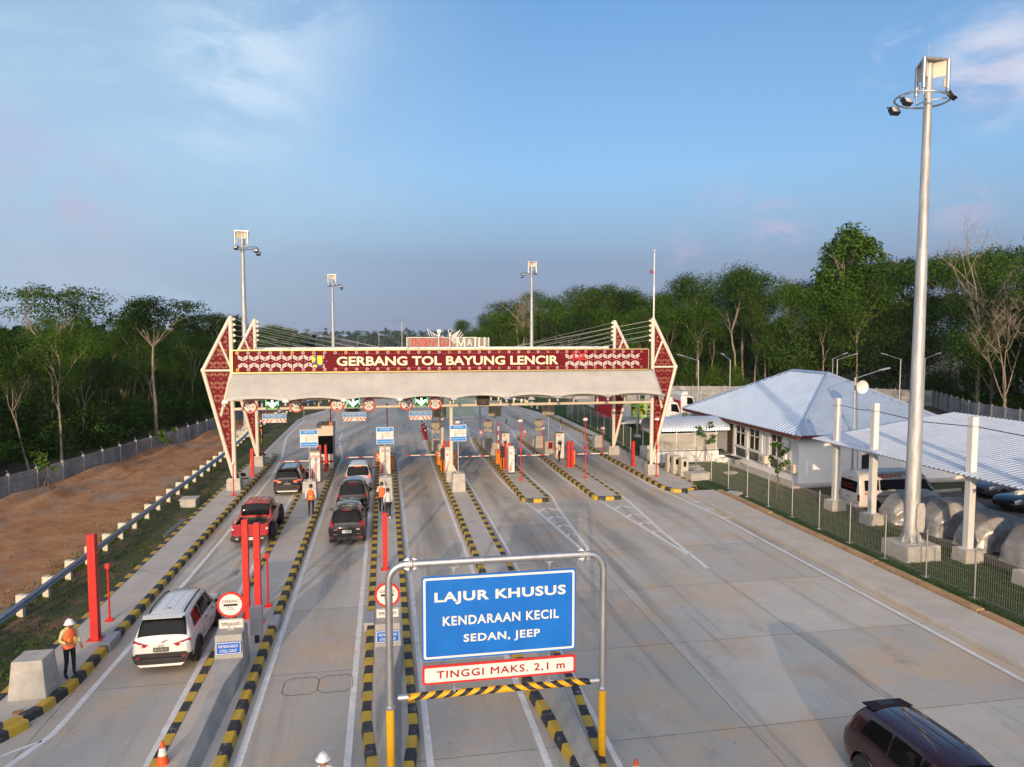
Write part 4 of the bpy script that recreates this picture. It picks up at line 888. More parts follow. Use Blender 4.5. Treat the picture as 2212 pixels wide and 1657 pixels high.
fb = MB().bx(-.17,.17,-.12,0,.0,.55,0).bx(-.11,.11,-.125,-.12,.08,.47,1).tube([(0,-.13,.12),(0,-.13,.38)], .045, 8, 2).build('fire_box', [M['red'], M['glass'], M['darkred']], loc=(13.42,56.88,.62)); tag(fb, 'red fire extinguisher cabinet on a concrete block', 'fire cabinet')
far_block(18.36, 59.7, 'lone concrete block on the right walkway'); 
for x0 in (8.72, 13.22): tag(MB().prism([(-.38,0),(.38,0),(.30,.62),(-.30,.62)], 0, 3.4, 'y').build('concrete_block', M['concrete'], loc=(x0-.05,61.2,K)), 'low concrete ramp wall %s' % ('on the far tip of the 01 island' if x0 < 10 else 'on the far tip of the island of the woman'), 'concrete block', 'concrete footing blocks')
lbk = MB().bx(-.48,.48,-.45,.45,0,1.05,tx=.10,ty=.08).build('concrete_block', M['concrete'], loc=(-9.58,20.95,K), bevel=.02); tag(lbk, 'big tapered concrete block near the guard, lower left', 'concrete block', 'concrete footing blocks')
tag(MB().bx(-.11,.11,-.05,.05,0,.055).build('brick', mat('clay_brick', (.36,.17,.09), .9), loc=(-9.5,19.85,K), rz=.3), 'loose clay brick in front of the tapered block', 'brick')
tag(MB().bx(-.42,.42,-.42,.42,0,.42).bx(-.47,.47,-.47,.47,.42,.50).tube([(-.15,0,.5),(-.15,0,.56),(-.05,0,.56),(-.05,0,.5)], .012, 5).build('manhole_box', M['concrete'], loc=(-11.3,43.6,.04), bevel=.02), 'square concrete manhole box in the grass left of the walkway', 'manhole box')
def kerb_box(x, y, l, label):
    m = MB().bx(-.17,.17,0,l,0,.29)
    for k in range(3): m.tube([(-.05,.15+k*l*.3,.29),(-.05,.15+k*l*.3,.31)], .02, 6)
    tag(m.build('junction_box', M['steel'], loc=(x,y,0), bevel=.01), label, 'junction box', 'grey steel boxes capping the kerb')
kerb_box(-8.82,23.75,.95,'grey steel box on the kerb behind the guard'); kerb_box(-3.83,24.45,.8,'grey steel box on the kerb right of the red post pair'); kerb_box(-.62,23.9,1.1,'grey steel box on the kerb left of the portal post sign')
gb = MB().bx(-.18,.18,-.14,.14,.0,.85).bx(-.06,.06,-.06,.06,-.28,0,1).bx(-.19,.19,-.15,.15,.85,.88).build('reader_box', [M['steel'], M['blackpl']], loc=(-4.12,23.2,K+.3)); tag(gb, 'grey card reader cabinet behind the round GERBANG TOL sign', 'cabinet')
st = thing('steel_bars', 'bundle of steel bars lying at the left walkway edge', 'steel bars', (-10.75,36.8,.06))
for k in range(5): MB().tube([(-.06*k,0+k*.15,0),(-.06*k+.14,3.4,.05)], .014, 5).build('bar', M['steel'], st)

# ------------------------------------------------------------ kiosks, toll booth, barriers
def swoosh(m, x0, x1, z0, z1, y, mi):
    w = x1-x0; h = z1-z0
    for a_, b_ in ((.04,.20),(.20,.27),(.32,.40)):
        n = 7; L_ = []; R_ = []
        for k in range(n+1):
            t = k/n; zz = z0+h*t; xx = x0+w*(a_+.55*t**1.7); ww = w*(b_-a_)*(1-t*.75)
            L_.append((xx,y,zz)); R_.append((xx+ww,y,zz))
        for k in range(n): m.poly([L_[k],R_[k],R_[k+1],L_[k+1]], mi)
def kiosk(x, y, w, d, h, num, label, slant=False):
    s = thing('toll_machine', label, 'toll machine', (x,y,K), group='white toll machines with red stripes')
    c = MB(); 
    if slant: c.prism([(0,.10),(d,.10),(d,h-.35),(d*.45,h),(.06,h-.22),(0,1.1)], -w/2, w/2, 'x', 0)
    else: c.bx(-w/2,w/2,0,d,.08,h-.10,0).bx(-w/2-.01,w/2+.01,-.01,d,h-.10,h,2)
    c.bx(-w/2+.02,w/2-.02,.02,d-.02,0,.10,1); b = c.build('cabinet', [M['signwhite'], M['blackpl'], M['signback']], s, bevel=.015)
    m = MB(); swoosh(m, -w/2+.03, w/2, .18, 1.05 if slant else 1.35, -.006, 0)
    m.text(num, (-w*.32,-.008,h-.55 if slant else h-.42), w*.36, .16, 0, bold=.02)
    if not slant: bird_logo(m, w*.04, h-.46, .22, -.006, .004)
    m.build('lettering', M['red'], b)
    return s
kiosk(-4.64,48.3,.66,.75,2.12,'07','white toll machine marked 07 with a brown top'); kiosk(-.05,50.0,.74,.75,2.1,'05','white toll machine marked 05'); kiosk(4.28,49.25,.36,.7,1.95,'03','slanted white toll machine marked 03',True); kiosk(8.78,49.05,.42,.7,1.95,'01','slanted white toll machine marked 01',True)
def atm(x, y, label):
    s = thing('payment_kiosk', label, 'payment kiosk', (x,y,K), group='tall white payment kiosks with a lamp column')
    b = MB().bx(-.33,.33,0,.9,.06,2.05,0).bx(-.31,.31,.02,.88,0,.06,1).bx(-.34,.34,-.01,.91,2.05,2.09,2).build('cabinet', [M['signwhite'], M['blackpl'], M['signback']], s, bevel=.05)
    m = MB().bx(-.2,.16,-.012,0,1.15,1.55,0).bx(-.12,.08,-.016,-.012,1.22,1.42,1); m.text('~', (-.16,-.01,1.62), .3, .07, 0); m.build('screen', [M['steel'], M['glass']], b)
    lg = MB(); bird_logo(lg, -.22, 1.80, .2, -.006, .004); swoosh(lg, -.3, .32, .12, .95, -.006, 0); lg.build('emblem', M['red'], b)
    MB().tube([(-.34,.2,1.95),(-.42,.1,1.9),(-.45,.1,1.2),(-.36,.1,.4)], .015, 5).build('cable', M['blackpl'], b)
    t = MB()
    for k, mi in enumerate((0,0,1,2,3,4,4)): t.tube([(.14,.45,2.1+k*.15),(.14,.45,2.1+k*.15+.149)], .028 if k < 2 else .05, 10, mi)
    t.build('lamp_column', [M['galv'], M['galv'], M['yellow'], M['darkred'], M['blackpl']], s); return s
atm(13.6,54.2,'white payment kiosk the woman stands at'); atm(9.34,55.0,'white payment kiosk on the island of machine 01')
bt = thing('toll_booth', 'small toll booth with white base, dark windows and a cream top', 'toll booth', (-4.4,53.55,K))
MB().bx(-.56,.56,0,2.6,0,1.05).build('base_panel', M['signwhite'], bt); MB().bx(-.55,.55,.02,2.58,1.05,2.42).build('window', M['glass'], bt)
MB().bx(-.60,.60,-.03,2.63,2.42,3.14,0).bx(-.62,.62,-.05,2.65,3.14,3.18,1).build('roof', [M['cream'], M['signback']], bt)
MB().bx(-.565,.565,-.006,0,.42,.58).bx(.08,.24,-.007,0,0,1.05).build('stripe', M['darkred'], bt); MB().bx(.56,.58,.3,2.3,0,2.42).build('side_panel', M['steel'], bt)
MB().bx(-.38,.28,.3,.7,3.18,3.40,0).bx(-.38,-.20,.28,.3,3.2,3.38,1).bx(.30,.52,.3,.6,3.18,3.36,2).build('roof_unit', [M['blackpl'], M['lamp_white'] if 'lamp_white' in M else M['signwhite'], M['orange']], bt)
def barrier(x, y, x_end, label, box=True, z=1.0):
    s = thing('barrier', label, 'barrier', (x,y,K), group='red and white lane barriers')
    if box: MB().bx(-.17,.17,-.15,.15,0,1.05).bx(-.18,.18,-.16,.16,1.05,1.09).build('machine_box', M['orange'], s, bevel=.01)
    else: MB().bx(-.08,.08,-.1,.1,0,1.0).build('machine_box', M['orange'], s)
    L_ = x_end-x; a_ = MB(); n = max(4, round(abs(L_)/.34))
    for k in range(n): a_.bx(min(L_*k/n,L_*(k+1)/n),max(L_*k/n,L_*(k+1)/n),-.20,-.165,z-.035-K,z+.035-K, 1 if k % 3 == 0 else 0)
    a_.bx(-.1,.1,-.2,-.15,z-.1-K,z+.1-K,0); a_.build('arm', [M['signwhite'], M['red']], s); return s
barrier(-5.05,52.5,-7.45,'barrier arm closing the lane of the leftmost black car'); barrier(-.55,53.4,-3.04,'barrier arm closing the lane of the queueing cars'); barrier(4.0,53.5,1.5,'barrier arm reaching left from the machine 03 island'); barrier(5.0,52.3,7.62,'barrier arm reaching right from the machine 03 island'); barrier(9.35,52.0,12.15,'barrier arm reaching right from the machine 01 island'); barrier(14.0,51.9,16.75,'barrier arm across the rightmost lane')
ub = thing('barrier', 'raised red and white barrier arm standing upright on the 01 island', 'barrier', (8.45,53.2,K), group='red and white lane barriers')
MB().bx(-.17,.17,-.15,.15,0,1.05).build('machine_box', M['orange'], ub); u = MB()
for k in range(7): u.bx(-.05,.05,-.20,-.165,.85+k*.34,.85+k*.34+.34,k % 2)
u.build('arm', [M['red'], M['signwhite']], ub)
ob = MB().bx(-.17,.17,-.15,.15,0,1.05).build('machine_box', M['orange'], loc=(.42,52.2,K)); tag(ob, 'orange barrier cabinet right of the machine marked 05', 'cabinet')
for x, y, lab in ((4.02,50.6,'black display panel left of the machine marked 03'),(8.42,50.9,'black display panel left of the machine marked 01')):
    s = thing('display_panel', lab, 'display', (x,y,K), group='black lane display panels'); MB().bx(-.05,.05,.02,.10,0,1.9).bx(-.13,.13,.02,.3,0,.75,1).build('stand', [M['red'], M['orange']], s); MB().bx(-.16,.16,-.06,.02,.85,1.72).build('screen', M['blackpl'], s)
# ------------------------------------------------------------ cones
def cone(x, y, z, label, h=.72):
    s = thing('traffic_cone', label, 'traffic cone', (x,y,z), group='orange traffic cones')
    MB().bx(-.2,.2,-.2,.2,0,.035).build('base', M['blackpl'], s); MB().lathe([(.165,.03),(.11,h*.45),(.095,h*.58),(.06,h*.80),(.03,h)], 18).build('body', mat('cone_orange', (.78,.10,.02), .45, var=.06) if 'cone' not in M else M['cone'], s)
    MB().lathe([(.098,h*.56),(.064,h*.80)], 18, (0,0,0)).lathe([(.117,h*.30),(.114,h*.32)], 18).build('band', M['signwhite'], s); return s
M['cone'] = mat('cone_orange', (.78,.10,.02), .45, var=.06)
cone(-5.12,16.85,0,'orange cone at the lower left beside the long crash block'); cone(5.38,14.42,0,'red tipped cone at the right portal post, cut by the picture edge',.62)
cone(9.1,67.4,K,'dark red cone on the far tip of the 01 island'); cone(13.3,67.1,K,'dark red cone on the far tip of the island of the woman')
for k in range(7):
    s = thing('lane_delineator', 'stacked red plastic delineator in the far row behind machine 03', 'delineator', (3.75+.09*(k % 3),67.9+.95*k,0), group='row of dark red plastic delineators')
    MB().lathe([(.22,0),(.2,.05),(.10,.12),(.085,1.05),(.06,1.12)], 12).build('body', M['darkred'], s); MB().lathe([(.09,.62),(.09,.74)], 12).lathe([(.09,.86),(.09,.95)], 12).build('band', M['signwhite'], s)
# far portal seen from behind
fp = thing('sign_portal', 'far galvanised height portal seen from behind between two islands', 'sign portal', (6.7,67.6,0))
MB().tube([(-2.3,0,0),(-2.3,0,4.7),(-2.0,0,5.0),(2.0,0,5.0),(2.3,0,4.7),(2.3,0,0)], .085, 10).build('frame', M['galv'], fp); MB().tube([(-2.2,0,2.1),(2.2,0,2.1)], .075, 10).build('height_bar', M['galv'], fp); MB().bx(-1.7,1.7,0,.03,2.7,4.7).build('lane_board', M['greenpane'], fp); MB().bx(-1.7,1.7,0,.03,2.25,2.6).build('height_plate', M['greenpane'], fp)
# folding chairs
def chair(x, y, rz, label):
    s = thing('folding_chair', label, 'chair', (x,y,K), rz, 'black folding chairs')
    MB().bx(-.2,.2,-.2,.2,.43,.46).build('seat', M['blackpl'], s, bevel=.01); MB().prism(rrect(-.2,.2,.62,.86,.08), .20, .225, 'y').build('backrest', M['blackpl'], s)
    for sx in (-1,1):
        MB().tube([(sx*.21,-.25,0),(sx*.21,.22,.84)], .012, 6).build('leg', M['steel'], s); MB().tube([(sx*.19,.26,0),(sx*.19,-.16,.45)], .012, 6).build('leg', M['steel'], s)
chair(-9.05,48.35,2.6,'black folding chair beside the front left footing'); chair(-8.98,56.3,2.2,'black folding chair beside the rear left footing')

# ------------------------------------------------------------ guardrail, walls, mesh fence
gp = [(-12.55,-6),(-12.55,58),(-12.75,66),(-13.15,74),(-12.9,84),(-12.2,93),(-11.2,101.5),(-8.7,107.8),(-4,113)]
def guardrail(path, label, pitch=1.95, side=-1, y0=20):
    P = resample(path, 1.0, False); s = thing('guardrail', label, 'guardrail', (path[0][0],path[0][1],0)); o = -Vector((path[0][0],path[0][1],0))
    prof = [(.0,.48),(.06,.53),(.075,.58),(.0,.63),(.0,.66),(.075,.71),(.06,.76),(.0,.81)]; m = MB(); n = len(P)
    for d, z in prof: m.v += [(q.x,q.y,z) for q in offset(P, -d*1.0, False)]
    k = len(prof)
    for r in range(k-1):
        for i in range(n-1): m.f.append((r*n+i,r*n+i+1,(r+1)*n+i+1,(r+1)*n+i)); m.m.append(0); m.s.append(True)
    m.build('rail', M['galv_blue'], s).location = o
    pm = MB().bx(-.36,-.15,-.10,.10,0,.84,0).bx(-.15,-.0,-.09,.09,.50,.82,0); first = None
    for q, t in zip(resample(path, pitch, False), range(200)):
        if q.y < y0: continue
        if first is None: ob = first = pm.build('post', M['signwhite_c'], s)
        else: ob = first.copy(); COL.objects.link(ob); ob.parent = s
        ob.location = Vector((q.x,q.y,0))+o
    return s
M['galv_blue'] = mat('galvanised_rail', (0.36,0.42,0.52), 0.4, metal=0.7, var=0.15, scale=2)
M['signwhite_c'] = mat('pale_post', (0.66,0.60,0.47), 0.7, var=0.1)
guardrail(gp, 'long galvanised guardrail on pale posts left of the walkway')
guardrail([(21.2,89.5),(19.5,100.5),(16.6,107.6),(12,118)], 'short galvanised guardrail far on the right of the road', 2.2, y0=89)
def panel_wall(path, label, h=1.32, pitch=2.4, mt=None):
    P = resample(path, pitch, False); s = thing('panel_wall', label, 'wall', (P[0].x,P[0].y,0)); o = Vector((P[0].x,P[0].y,0)); fp_ = fb_ = None
    for i, q in enumerate(P):
        if fp_ is None: c = fp_ = MB().bx(-.08,.08,-.08,.08,0,h+.10).tube([(0,0,h+.1),(-.12,.0,h+.34)], .010, 4).build('post', M['postgrey'], s)
        else: c = fp_.copy(); COL.objects.link(c); c.parent = s
        c.location = Vector((q.x,q.y,0))-o
        if i < len(P)-1:
            d = P[i+1]-q
            if fb_ is None:
                m = MB(); 
                for k in range(3): m.bx(.08,d.length-.08,-.03,.03+.006*(k % 2),k*h/3+.012,(k+1)*h/3-.012)
                c = fb_ = m.build('panel', mt or M['panelgrey'], s)
            else: c = fb_.copy(); COL.objects.link(c); c.parent = s
            c.location = Vector((q.x,q.y,0))-o; c.rotation_euler[2] = math.atan2(d.y, d.x)
    return s
M['postgrey'] = mat('grey_post', (0.34,0.33,0.31), 0.9, var=.15)
M['panelgrey'] = mat('grey_panel', (0.17,0.175,0.18), 0.9, col2=(0.40,0.395,0.38), scale=0.6, world=True, bump=.2, bscale=10)
panel_wall([(-28.5,18),(-23.2,48.0),(-21.9,53),(-18.7,70.5),(-17.9,77),(-13.6,112)], 'grey concrete panel wall in front of the left forest')
panel_wall([(22.6,113),(28,108.5),(44,103),(66,97),(76,88),(67.5,72),(64.6,60),(63.5,40),(63,20)], 'grey concrete panel wall in front of the right forest', 2.2)
def fence_bay(L_=2.5, H_=1.95):
    m = MB(); r = .0036; n = 25
    for k in range(n+1):
        x = L_*k/n; m.tube([(x,0,.16),(x,0,H_-.14)], r, 3, cap=False)
        for z0, z1 in ((H_-.14,H_),(.02,.16)):
            zz = (z1, z0) if z0 > 1 else (z0, z1)
            m.tube([(x,0,zz[1]),(x+.03,-.11,zz[0]),(x+.05,.09,(zz[0]+zz[1])/2),(x,0,zz[1])] if z0 > 1 else [(x,0,z1),(x+.03,-.11,z0),(x+.05,.09,(z0+z1)/2),(x,0,z1)], r, 3, cap=False)
    for z in (.16,.55,.95,1.35,H_-.14): m.tube([(0,0,z),(L_,0,z)], r, 3, cap=False)
    for z, y in ((H_,-.11),(.02,-.11)): m.tube([(0,y,z),(L_,y,z)], r, 3, cap=False)
    return m
def mesh_fence(path, label, pitch=2.5, proto={}):
    s = thing('mesh_fence', label, 'fence', (path[0][0],path[0][1],0)); o = Vector((path[0][0],path[0][1],0)); P = resample(path, pitch, False)
    for i, q in enumerate(P):
        if 'post' not in proto: c = proto['post'] = MB().tube([(0,.05,0),(0,.05,2.02)], .034, 8).bx(-.15,.15,-.1,.2,-.02,.04).build('post', M['galv'], s)
        else: c = proto['post'].copy(); COL.objects.link(c); c.parent = s
        c.location = Vector((q.x,q.y,0))-o
        if i < len(P)-1:
            d = P[i+1]-q
            if 'bay' not in proto: c = proto['bay'] = fence_bay().build('mesh_panel', M['fencewire'], s); c['kind'] = 'part'; del c['kind']
            else: c = proto['bay'].copy(); COL.objects.link(c); c.parent = s
            c.location = Vector((q.x,q.y,0))-o; c.rotation_euler[2] = math.atan2(d.y, d.x); c.scale[0] = d.length/2.5
    return s
M['fencewire'] = mat('fence_wire', (0.36,0.36,0.34), 0.5, metal=0.3, var=0.0)
mesh_fence([(21.95,47.4),(21.95,13.0)], 'galvanised roll top mesh fence along the lawn on the right')
mesh_fence([(21.95,47.4),(20.9,51.2)], 'short mesh fence piece behind the meter cabinets'); mesh_fence([(21.0,58.5),(21.9,70),(21.9,84)], 'mesh fence beside the far right walkway'); mesh_fence([(21.9,84),(25,92),(40,98),(60,93)], 'distant mesh fence round the lorry yard')
# ------------------------------------------------------------ vehicles
def pchip(xs, ys):
    n = len(xs); h = [xs[i+1]-xs[i] for i in range(n-1)]; d = [(ys[i+1]-ys[i])/h[i] for i in range(n-1)]; s = [0]*n
    s[0], s[-1] = d[0], d[-1]
    for i in range(1, n-1): s[i] = 0 if d[i-1]*d[i] <= 0 else 2*d[i-1]*d[i]/(d[i-1]+d[i])
    def f(x):
        x = min(max(x, xs[0]), xs[-1]); i = 0
        while i < n-2 and xs[i+1] < x: i += 1
        t = (x-xs[i])/h[i]; return (2*t**3-3*t**2+1)*ys[i]+(t**3-2*t**2+t)*h[i]*s[i]+(-2*t**3+3*t**2)*ys[i+1]+(t**3-t**2)*h[i]*s[i+1]
    return f
class Shell:
    """car body surface: y along the car (0 = tail), t around the half section (0 bottom ... 6 roof centre)"""
    def __init__(s, keys):
        ys = [k[0] for k in keys]; s.L = ys[-1]; s.fn = [pchip(ys, [k[i] for k in keys]) for i in range(1, 9)]; s.ys = ys
    def pts(s, y):
        zs, ws, wm, zb, wb, ze, wt, zc = (f(y) for f in s.fn)
        return [(0,zs),(ws,zs),(wm,zs+.52*(zb-zs)),(wb,zb),(wt,ze),(wt*.55,zc-(zc-ze)*.22),(0,zc)]
    def at(s, y, t, side=1):
        P = s.pts(y); t = min(max(t,0),6); i = min(int(t),5); r = .30; k = round(t)
        L = lambda u: (P[min(int(u),5)][0]+(P[min(int(u),5)+1][0]-P[min(int(u),5)][0])*(u-min(int(u),5)), P[min(int(u),5)][1]+(P[min(int(u),5)+1][1]-P[min(int(u),5)][1])*(u-min(int(u),5)))
        if 1 <= k <= 5 and abs(t-k) < r:
            a_, c_, b_ = L(k-r), P[k], L(k+r); q = (t-k+r)/(2*r); x = (1-q)**2*a_[0]+2*q*(1-q)*c_[0]+q*q*b_[0]; z = (1-q)**2*a_[1]+2*q*(1-q)*c_[1]+q*q*b_[1]
        else: x, z = L(t)
        return Vector((x*side, y, z))
    def roofpt(s, y, q):
        t = 6.0
        while t > 4 and s.at(y, t).x < abs(q): t -= .05
        p = s.at(y, t); return Vector((q, y, p.z))
    def nrm(s, y, t, side):
        e = .03; a_ = s.at(y+e,t,side)-s.at(y-e,t,side); b_ = s.at(y,t+e,side)-s.at(y,t-e,side); n = a_.cross(b_)
        if n.length < 1e-9: return Vector((0,0,1))
        n.normalize(); c = s.at(y,t,side)-Vector((0,y,.75)); return n if n.dot(c) > 0 else -n
    def mesh(s, m, wheels=(), Ra=.38, split=None, ny=76, cap=True):
        ts = [i/5 for i in range(31)]; ys = sorted(set([s.ys[0]+(s.L-s.ys[0])*i/ny for i in range(ny+1)]+list(s.ys)))
        g = {}
        def V(i, j, sd):
            sd = 1 if j in (0,30) else sd; k = (i,j,sd)
            if k not in g: g[k] = len(m.v); m.v.append(tuple(s.at(ys[i], ts[j], sd)))
            return g[k]
        for i in range(len(ys)-1):
            for j in range(30):
                c = s.at((ys[i]+ys[i+1])/2, (ts[j]+ts[j+1])/2)
                if any((c.y-wy)**2+(c.z-wz)**2 < Ra*Ra and ts[j] >= .6 for wy, wz in wheels): continue
                mi = split(c, (ts[j]+ts[j+1])/2) if split else 0
                for sd in (1,-1):
                    q = (V(i,j,sd),V(i+1,j,sd),V(i+1,j+1,sd),V(i,j+1,sd)); m.f.append(q if sd > 0 else q[::-1]); m.m.append(mi); m.s.append(True)
        if cap:
            for i in (0, len(ys)-1):
                for j in range(30):
                    q = (V(i,j,1),V(i,j+1,1),V(i,j+1,-1),V(i,j,-1)); q = tuple(dict.fromkeys(q))
                    if len(q) > 2: m.f.append(q if i == 0 else q[::-1]); m.m.append(split(s.at(ys[i],ts[j]), ts[j]) if split else 0); m.s.append(True)
        return m
    def patch(s, m, q, side=1, off=.012, nu=10, nv=5, mi=0):
        """q: four corners (y,t): rear low, front low, front high, rear high"""
        o = len(m.v)
        for a_ in range(nu+1):
            u = a_/nu
            for b_ in range(nv+1):
                v = b_/nv; y = (q[0][0]*(1-u)+q[1][0]*u)*(1-v)+(q[3][0]*(1-u)+q[2][0]*u)*v; t = (q[0][1]*(1-u)+q[1][1]*u)*(1-v)+(q[3][1]*(1-u)+q[2][1]*u)*v
                m.v.append(tuple(s.at(y,t,side)+s.nrm(y,t,side)*off))
        for a_ in range(nu):
            for b_ in range(nv):
                f = (o+a_*(nv+1)+b_, o+(a_+1)*(nv+1)+b_, o+(a_+1)*(nv+1)+b_+1, o+a_*(nv+1)+b_+1); m.f.append(f if side > 0 else f[::-1]); m.m.append(mi); m.s.append(True)
        return m
    def across(s, m, y0, y1, t0, off=.012, mi=0, nv=8, t0b=None):
        """a patch crossing the centre line (rear window, windscreen, sunroof)"""
        for sd in (1,-1): s.patch(m, [(y0,t0),(y1,t0b or t0),(y1,6),(y0,6)], sd, off, 6, nv, mi)
        return m
def wheel(parent, x, y, r, w, side, rim='rimsilver', spokes=5, dark=False, knob=False):
    o = MB(); ww = w/2
    o.lathe([(r*.62,-ww),(r*.9,-ww),(r*.985,-ww*.75),(r,-ww*.4),(r,ww*.4),(r*.985,ww*.75),(r*.9,ww),(r*.62,ww)], 28, ax='x')
    if knob:
        for k in range(24):
            t = 2*math.pi*k/24; M_ = Matrix.Rotation(t,4,'X')
            for sx in (-.3,.3): o.bx(sx*w-w*.2,sx*w+w*.2,-.03,.03,r-.01,r+.02,0,M=M_)
    wo = o.build('wheel', M['rubber'], parent, loc=(x,y,r))
    q = MB(); xo = side*ww*.82
    q.lathe([(.02,xo-side*.05),(r*.60,xo-side*.07),(r*.66,xo),(r*.60,xo+side*.008),(r*.575,xo-side*.02)], 24, ax='x', mat=1)
    for k in range(spokes):
        t = 2*math.pi*k/spokes; M_ = Matrix.Rotation(t,4,'X')
        q.bx(min(xo-side*.05,xo),max(xo-side*.05,xo),-r*.085,r*.085,r*.04,r*.60,0,ty=-.02,M=M_)
    q.lathe([(.01,xo-side*.03),(r*.15,xo-side*.03),(r*.13,xo+side*.005),(.01,xo+side*.008)], 12, ax='x'); q.build('rim', [M[rim], M['rimdark']], wo)
    return wo
def arches(s, m, wheels, Ra, w=.045, mi=0, out=.03):
    for wy, wz in wheels:
        for sd in (1,-1):
            pts = []
            for k in range(13):
                t = -.18+ (math.pi+.36)*k/12; y, z = wy+Ra*math.cos(t), wz+Ra*math.sin(t)
                P = s.pts(min(max(y,0),s.L)); zz = z; x = P[2][0] if zz > P[1][1] else P[1][0]
                if zz < P[2][1] and zz > P[1][1]: x = P[1][0]+(P[2][0]-P[1][0])*(zz-P[1][1])/(P[2][1]-P[1][1])
                elif zz >= P[2][1]: x = P[2][0]+(P[3][0]-P[2][0])*(zz-P[2][1])/max(.01,P[3][1]-P[2][1])
                pts.append((sd*(x+out*.3), y, z))
            m.tube(pts, w, 6, mi)
def plate(parent, x, y, z, w, h, txt, bg, fg, rz=0, tilt=0.0):
    p = MB().prism(rrect(x-w/2,x+w/2,z,z+h,.015), y-.012, y, 'y', 0).build('number_plate', [bg, fg], parent)
    MB().text(txt, (x-w*.42,y-.017,z+h*.28), w*.84, h*.48, 0, bold=.01).build('lettering', fg, p); return p
def mirrors(parent, y, z, x, mt):
    for sd in (1,-1):
        MB().bx(-.095,.095,-.05,.05,-.06,.06,tx=.02,ty=.015).bx(-sd*.11-.05,-sd*.11+.05,-.03,.03,-.05,-.025).build('mirror', mt, parent, loc=(sd*(x+.12),y,z), bevel=.025)
def car(name, label, cat, x, y, rz, spec, group=None):
    """spec: keys, wheels, paint, cladding and details; tail at local y=0, nose towards +y"""
    s = Shell(spec['keys']); c = thing(name, label, cat, (x,y,0), rz, group); L = s.L; r = spec.get('r',.33); Ra = spec.get('Ra', r+.075)
    wh = [(wy, r) for wy in spec['wheels']]; clad = spec.get('clad', .0)
    def split(p, t):
        if p.z < clad: return 1
        if spec.get('lowrear') and p.y < .25 and p.z < spec['lowrear']: return 1
        return 0
    body = s.mesh(MB(), wh, Ra, split).build('body', [M[spec['paint']], M['blackpl']], c)
    wb_ = MB()
    for wy in spec['wheels']: wb_.bx(-.70,.70,wy-Ra-.02,wy+Ra+.02,.22,r+Ra*.75)
    wb_.build('wheel_well', M['blackpl'], c)
    a_ = MB(); arches(s, a_, wh, Ra, .040 if clad else .022); a_.build('arch_trim', M['blackpl' if clad else spec['paint']], c)
    tr = spec.get('track', .74)
    for wy in spec['wheels']:
        for sd in (1,-1): wheel(c, sd*tr, wy, r, spec.get('tw',.215), sd, spec.get('rim','rimsilver'), spec.get('spokes',5), knob=spec.get('knob',False))
    for nm, q in spec['side']:
        for sd in (1,-1): s.patch(MB(), q, sd, .010).build('side_window', M['glass'], c)
    if 'rear' in spec: s.across(MB(), *spec['rear']).build('rear_window', M['glass'], c)
    s.across(MB(), *spec['front']).build('windscreen', M['glass'], c)
    mirrors(c, spec['my'], spec['mz'], spec['mx'], M[spec.get('mpaint', spec['paint'])])
    if spec.get('rails'):
        y0, y1 = spec['rails']
        for sd in (1,-1): MB().tube([s.at(y0+(y1-y0)*k/6, 4.35, sd)+Vector((0,0,.012 if k in (0,6) else .045)) for k in range(7)], .022, 6).build('roof_rail', M[spec.get('railmat','blackpl')], c)
    if spec.get('ribs'):
        y0, y1 = spec['ribs']; m = MB()
        for q in (-.38,-.13,.13,.38):
            m.tube([s.roofpt(y0+(y1-y0)*k/8, q)+Vector((0,0,.003)) for k in range(9)], .011, 4)
        m.build('roof_rib', M[spec['paint']], c)
    dh = MB()
    for yy in spec.get('handles', ()):
        for sd in (1,-1):
            p = s.at(yy, 2.75, sd); dh.bx(p.x-.02,p.x+.02,yy-.1,yy+.1,p.z-.02,p.z+.02)
    if dh.v: dh.build('door_handle', M[spec.get('hmat','blackpl')], c, bevel=.01)
    sm = MB()
    for yy, a_, b_ in spec.get('seams', ()):
        for sd in (1,-1): sm.tube([s.at(yy, a_+(b_-a_)*k/8, sd)+s.nrm(yy, a_+(b_-a_)*k/8, sd)*.001 for k in range(9)], .006, 4)
    if sm.v: sm.build('door_seam', M['blackpl'], c)
    for sd in (1,-1):
        if 'head' in spec: s.patch(MB(), spec['head'], sd, .012).build('headlight', M['clearlamp'], c)
    if 'grille' in spec:
        w_, z0, z1 = spec['grille']; MB().bx(-w_,w_,L-.06,L+.012,z0,z1).build('grille', M['blackpl'], c, bevel=.02)
    return c, s
def SUVK(L=4.43, H=1.66, W=.845):
    # y, zsill, wsill, wmid, zbelt, wbelt, zedge, wtop, zcentre
    return [(0,.40,.66,.73,.92,.70,.93,.60,.95),(.10,.30,.76,.82,1.00,.775,1.03,.66,1.06),(.30,.26,.80,W,1.07,.80,1.44,.62,1.48),(.46,.25,.81,W,1.08,.805,1.58,.585,1.635),(1.2,.25,.81,W,1.06,.80,1.62,.59,1.685),(2.1,.25,.81,W,1.03,.795,1.63,.585,1.69),(2.75,.25,.81,W,1.01,.79,1.56,.555,1.63),(3.15,.25,.81,W,1.00,.78,1.28,.56,1.36),(3.48,.25,.81,W,.985,.77,1.03,.66,1.10),(4.0,.25,.80,.835,.93,.745,.955,.62,1.0),(4.28,.27,.74,.77,.86,.69,.88,.56,.90),(4.43,.36,.58,.62,.70,.56,.72,.46,.74)]
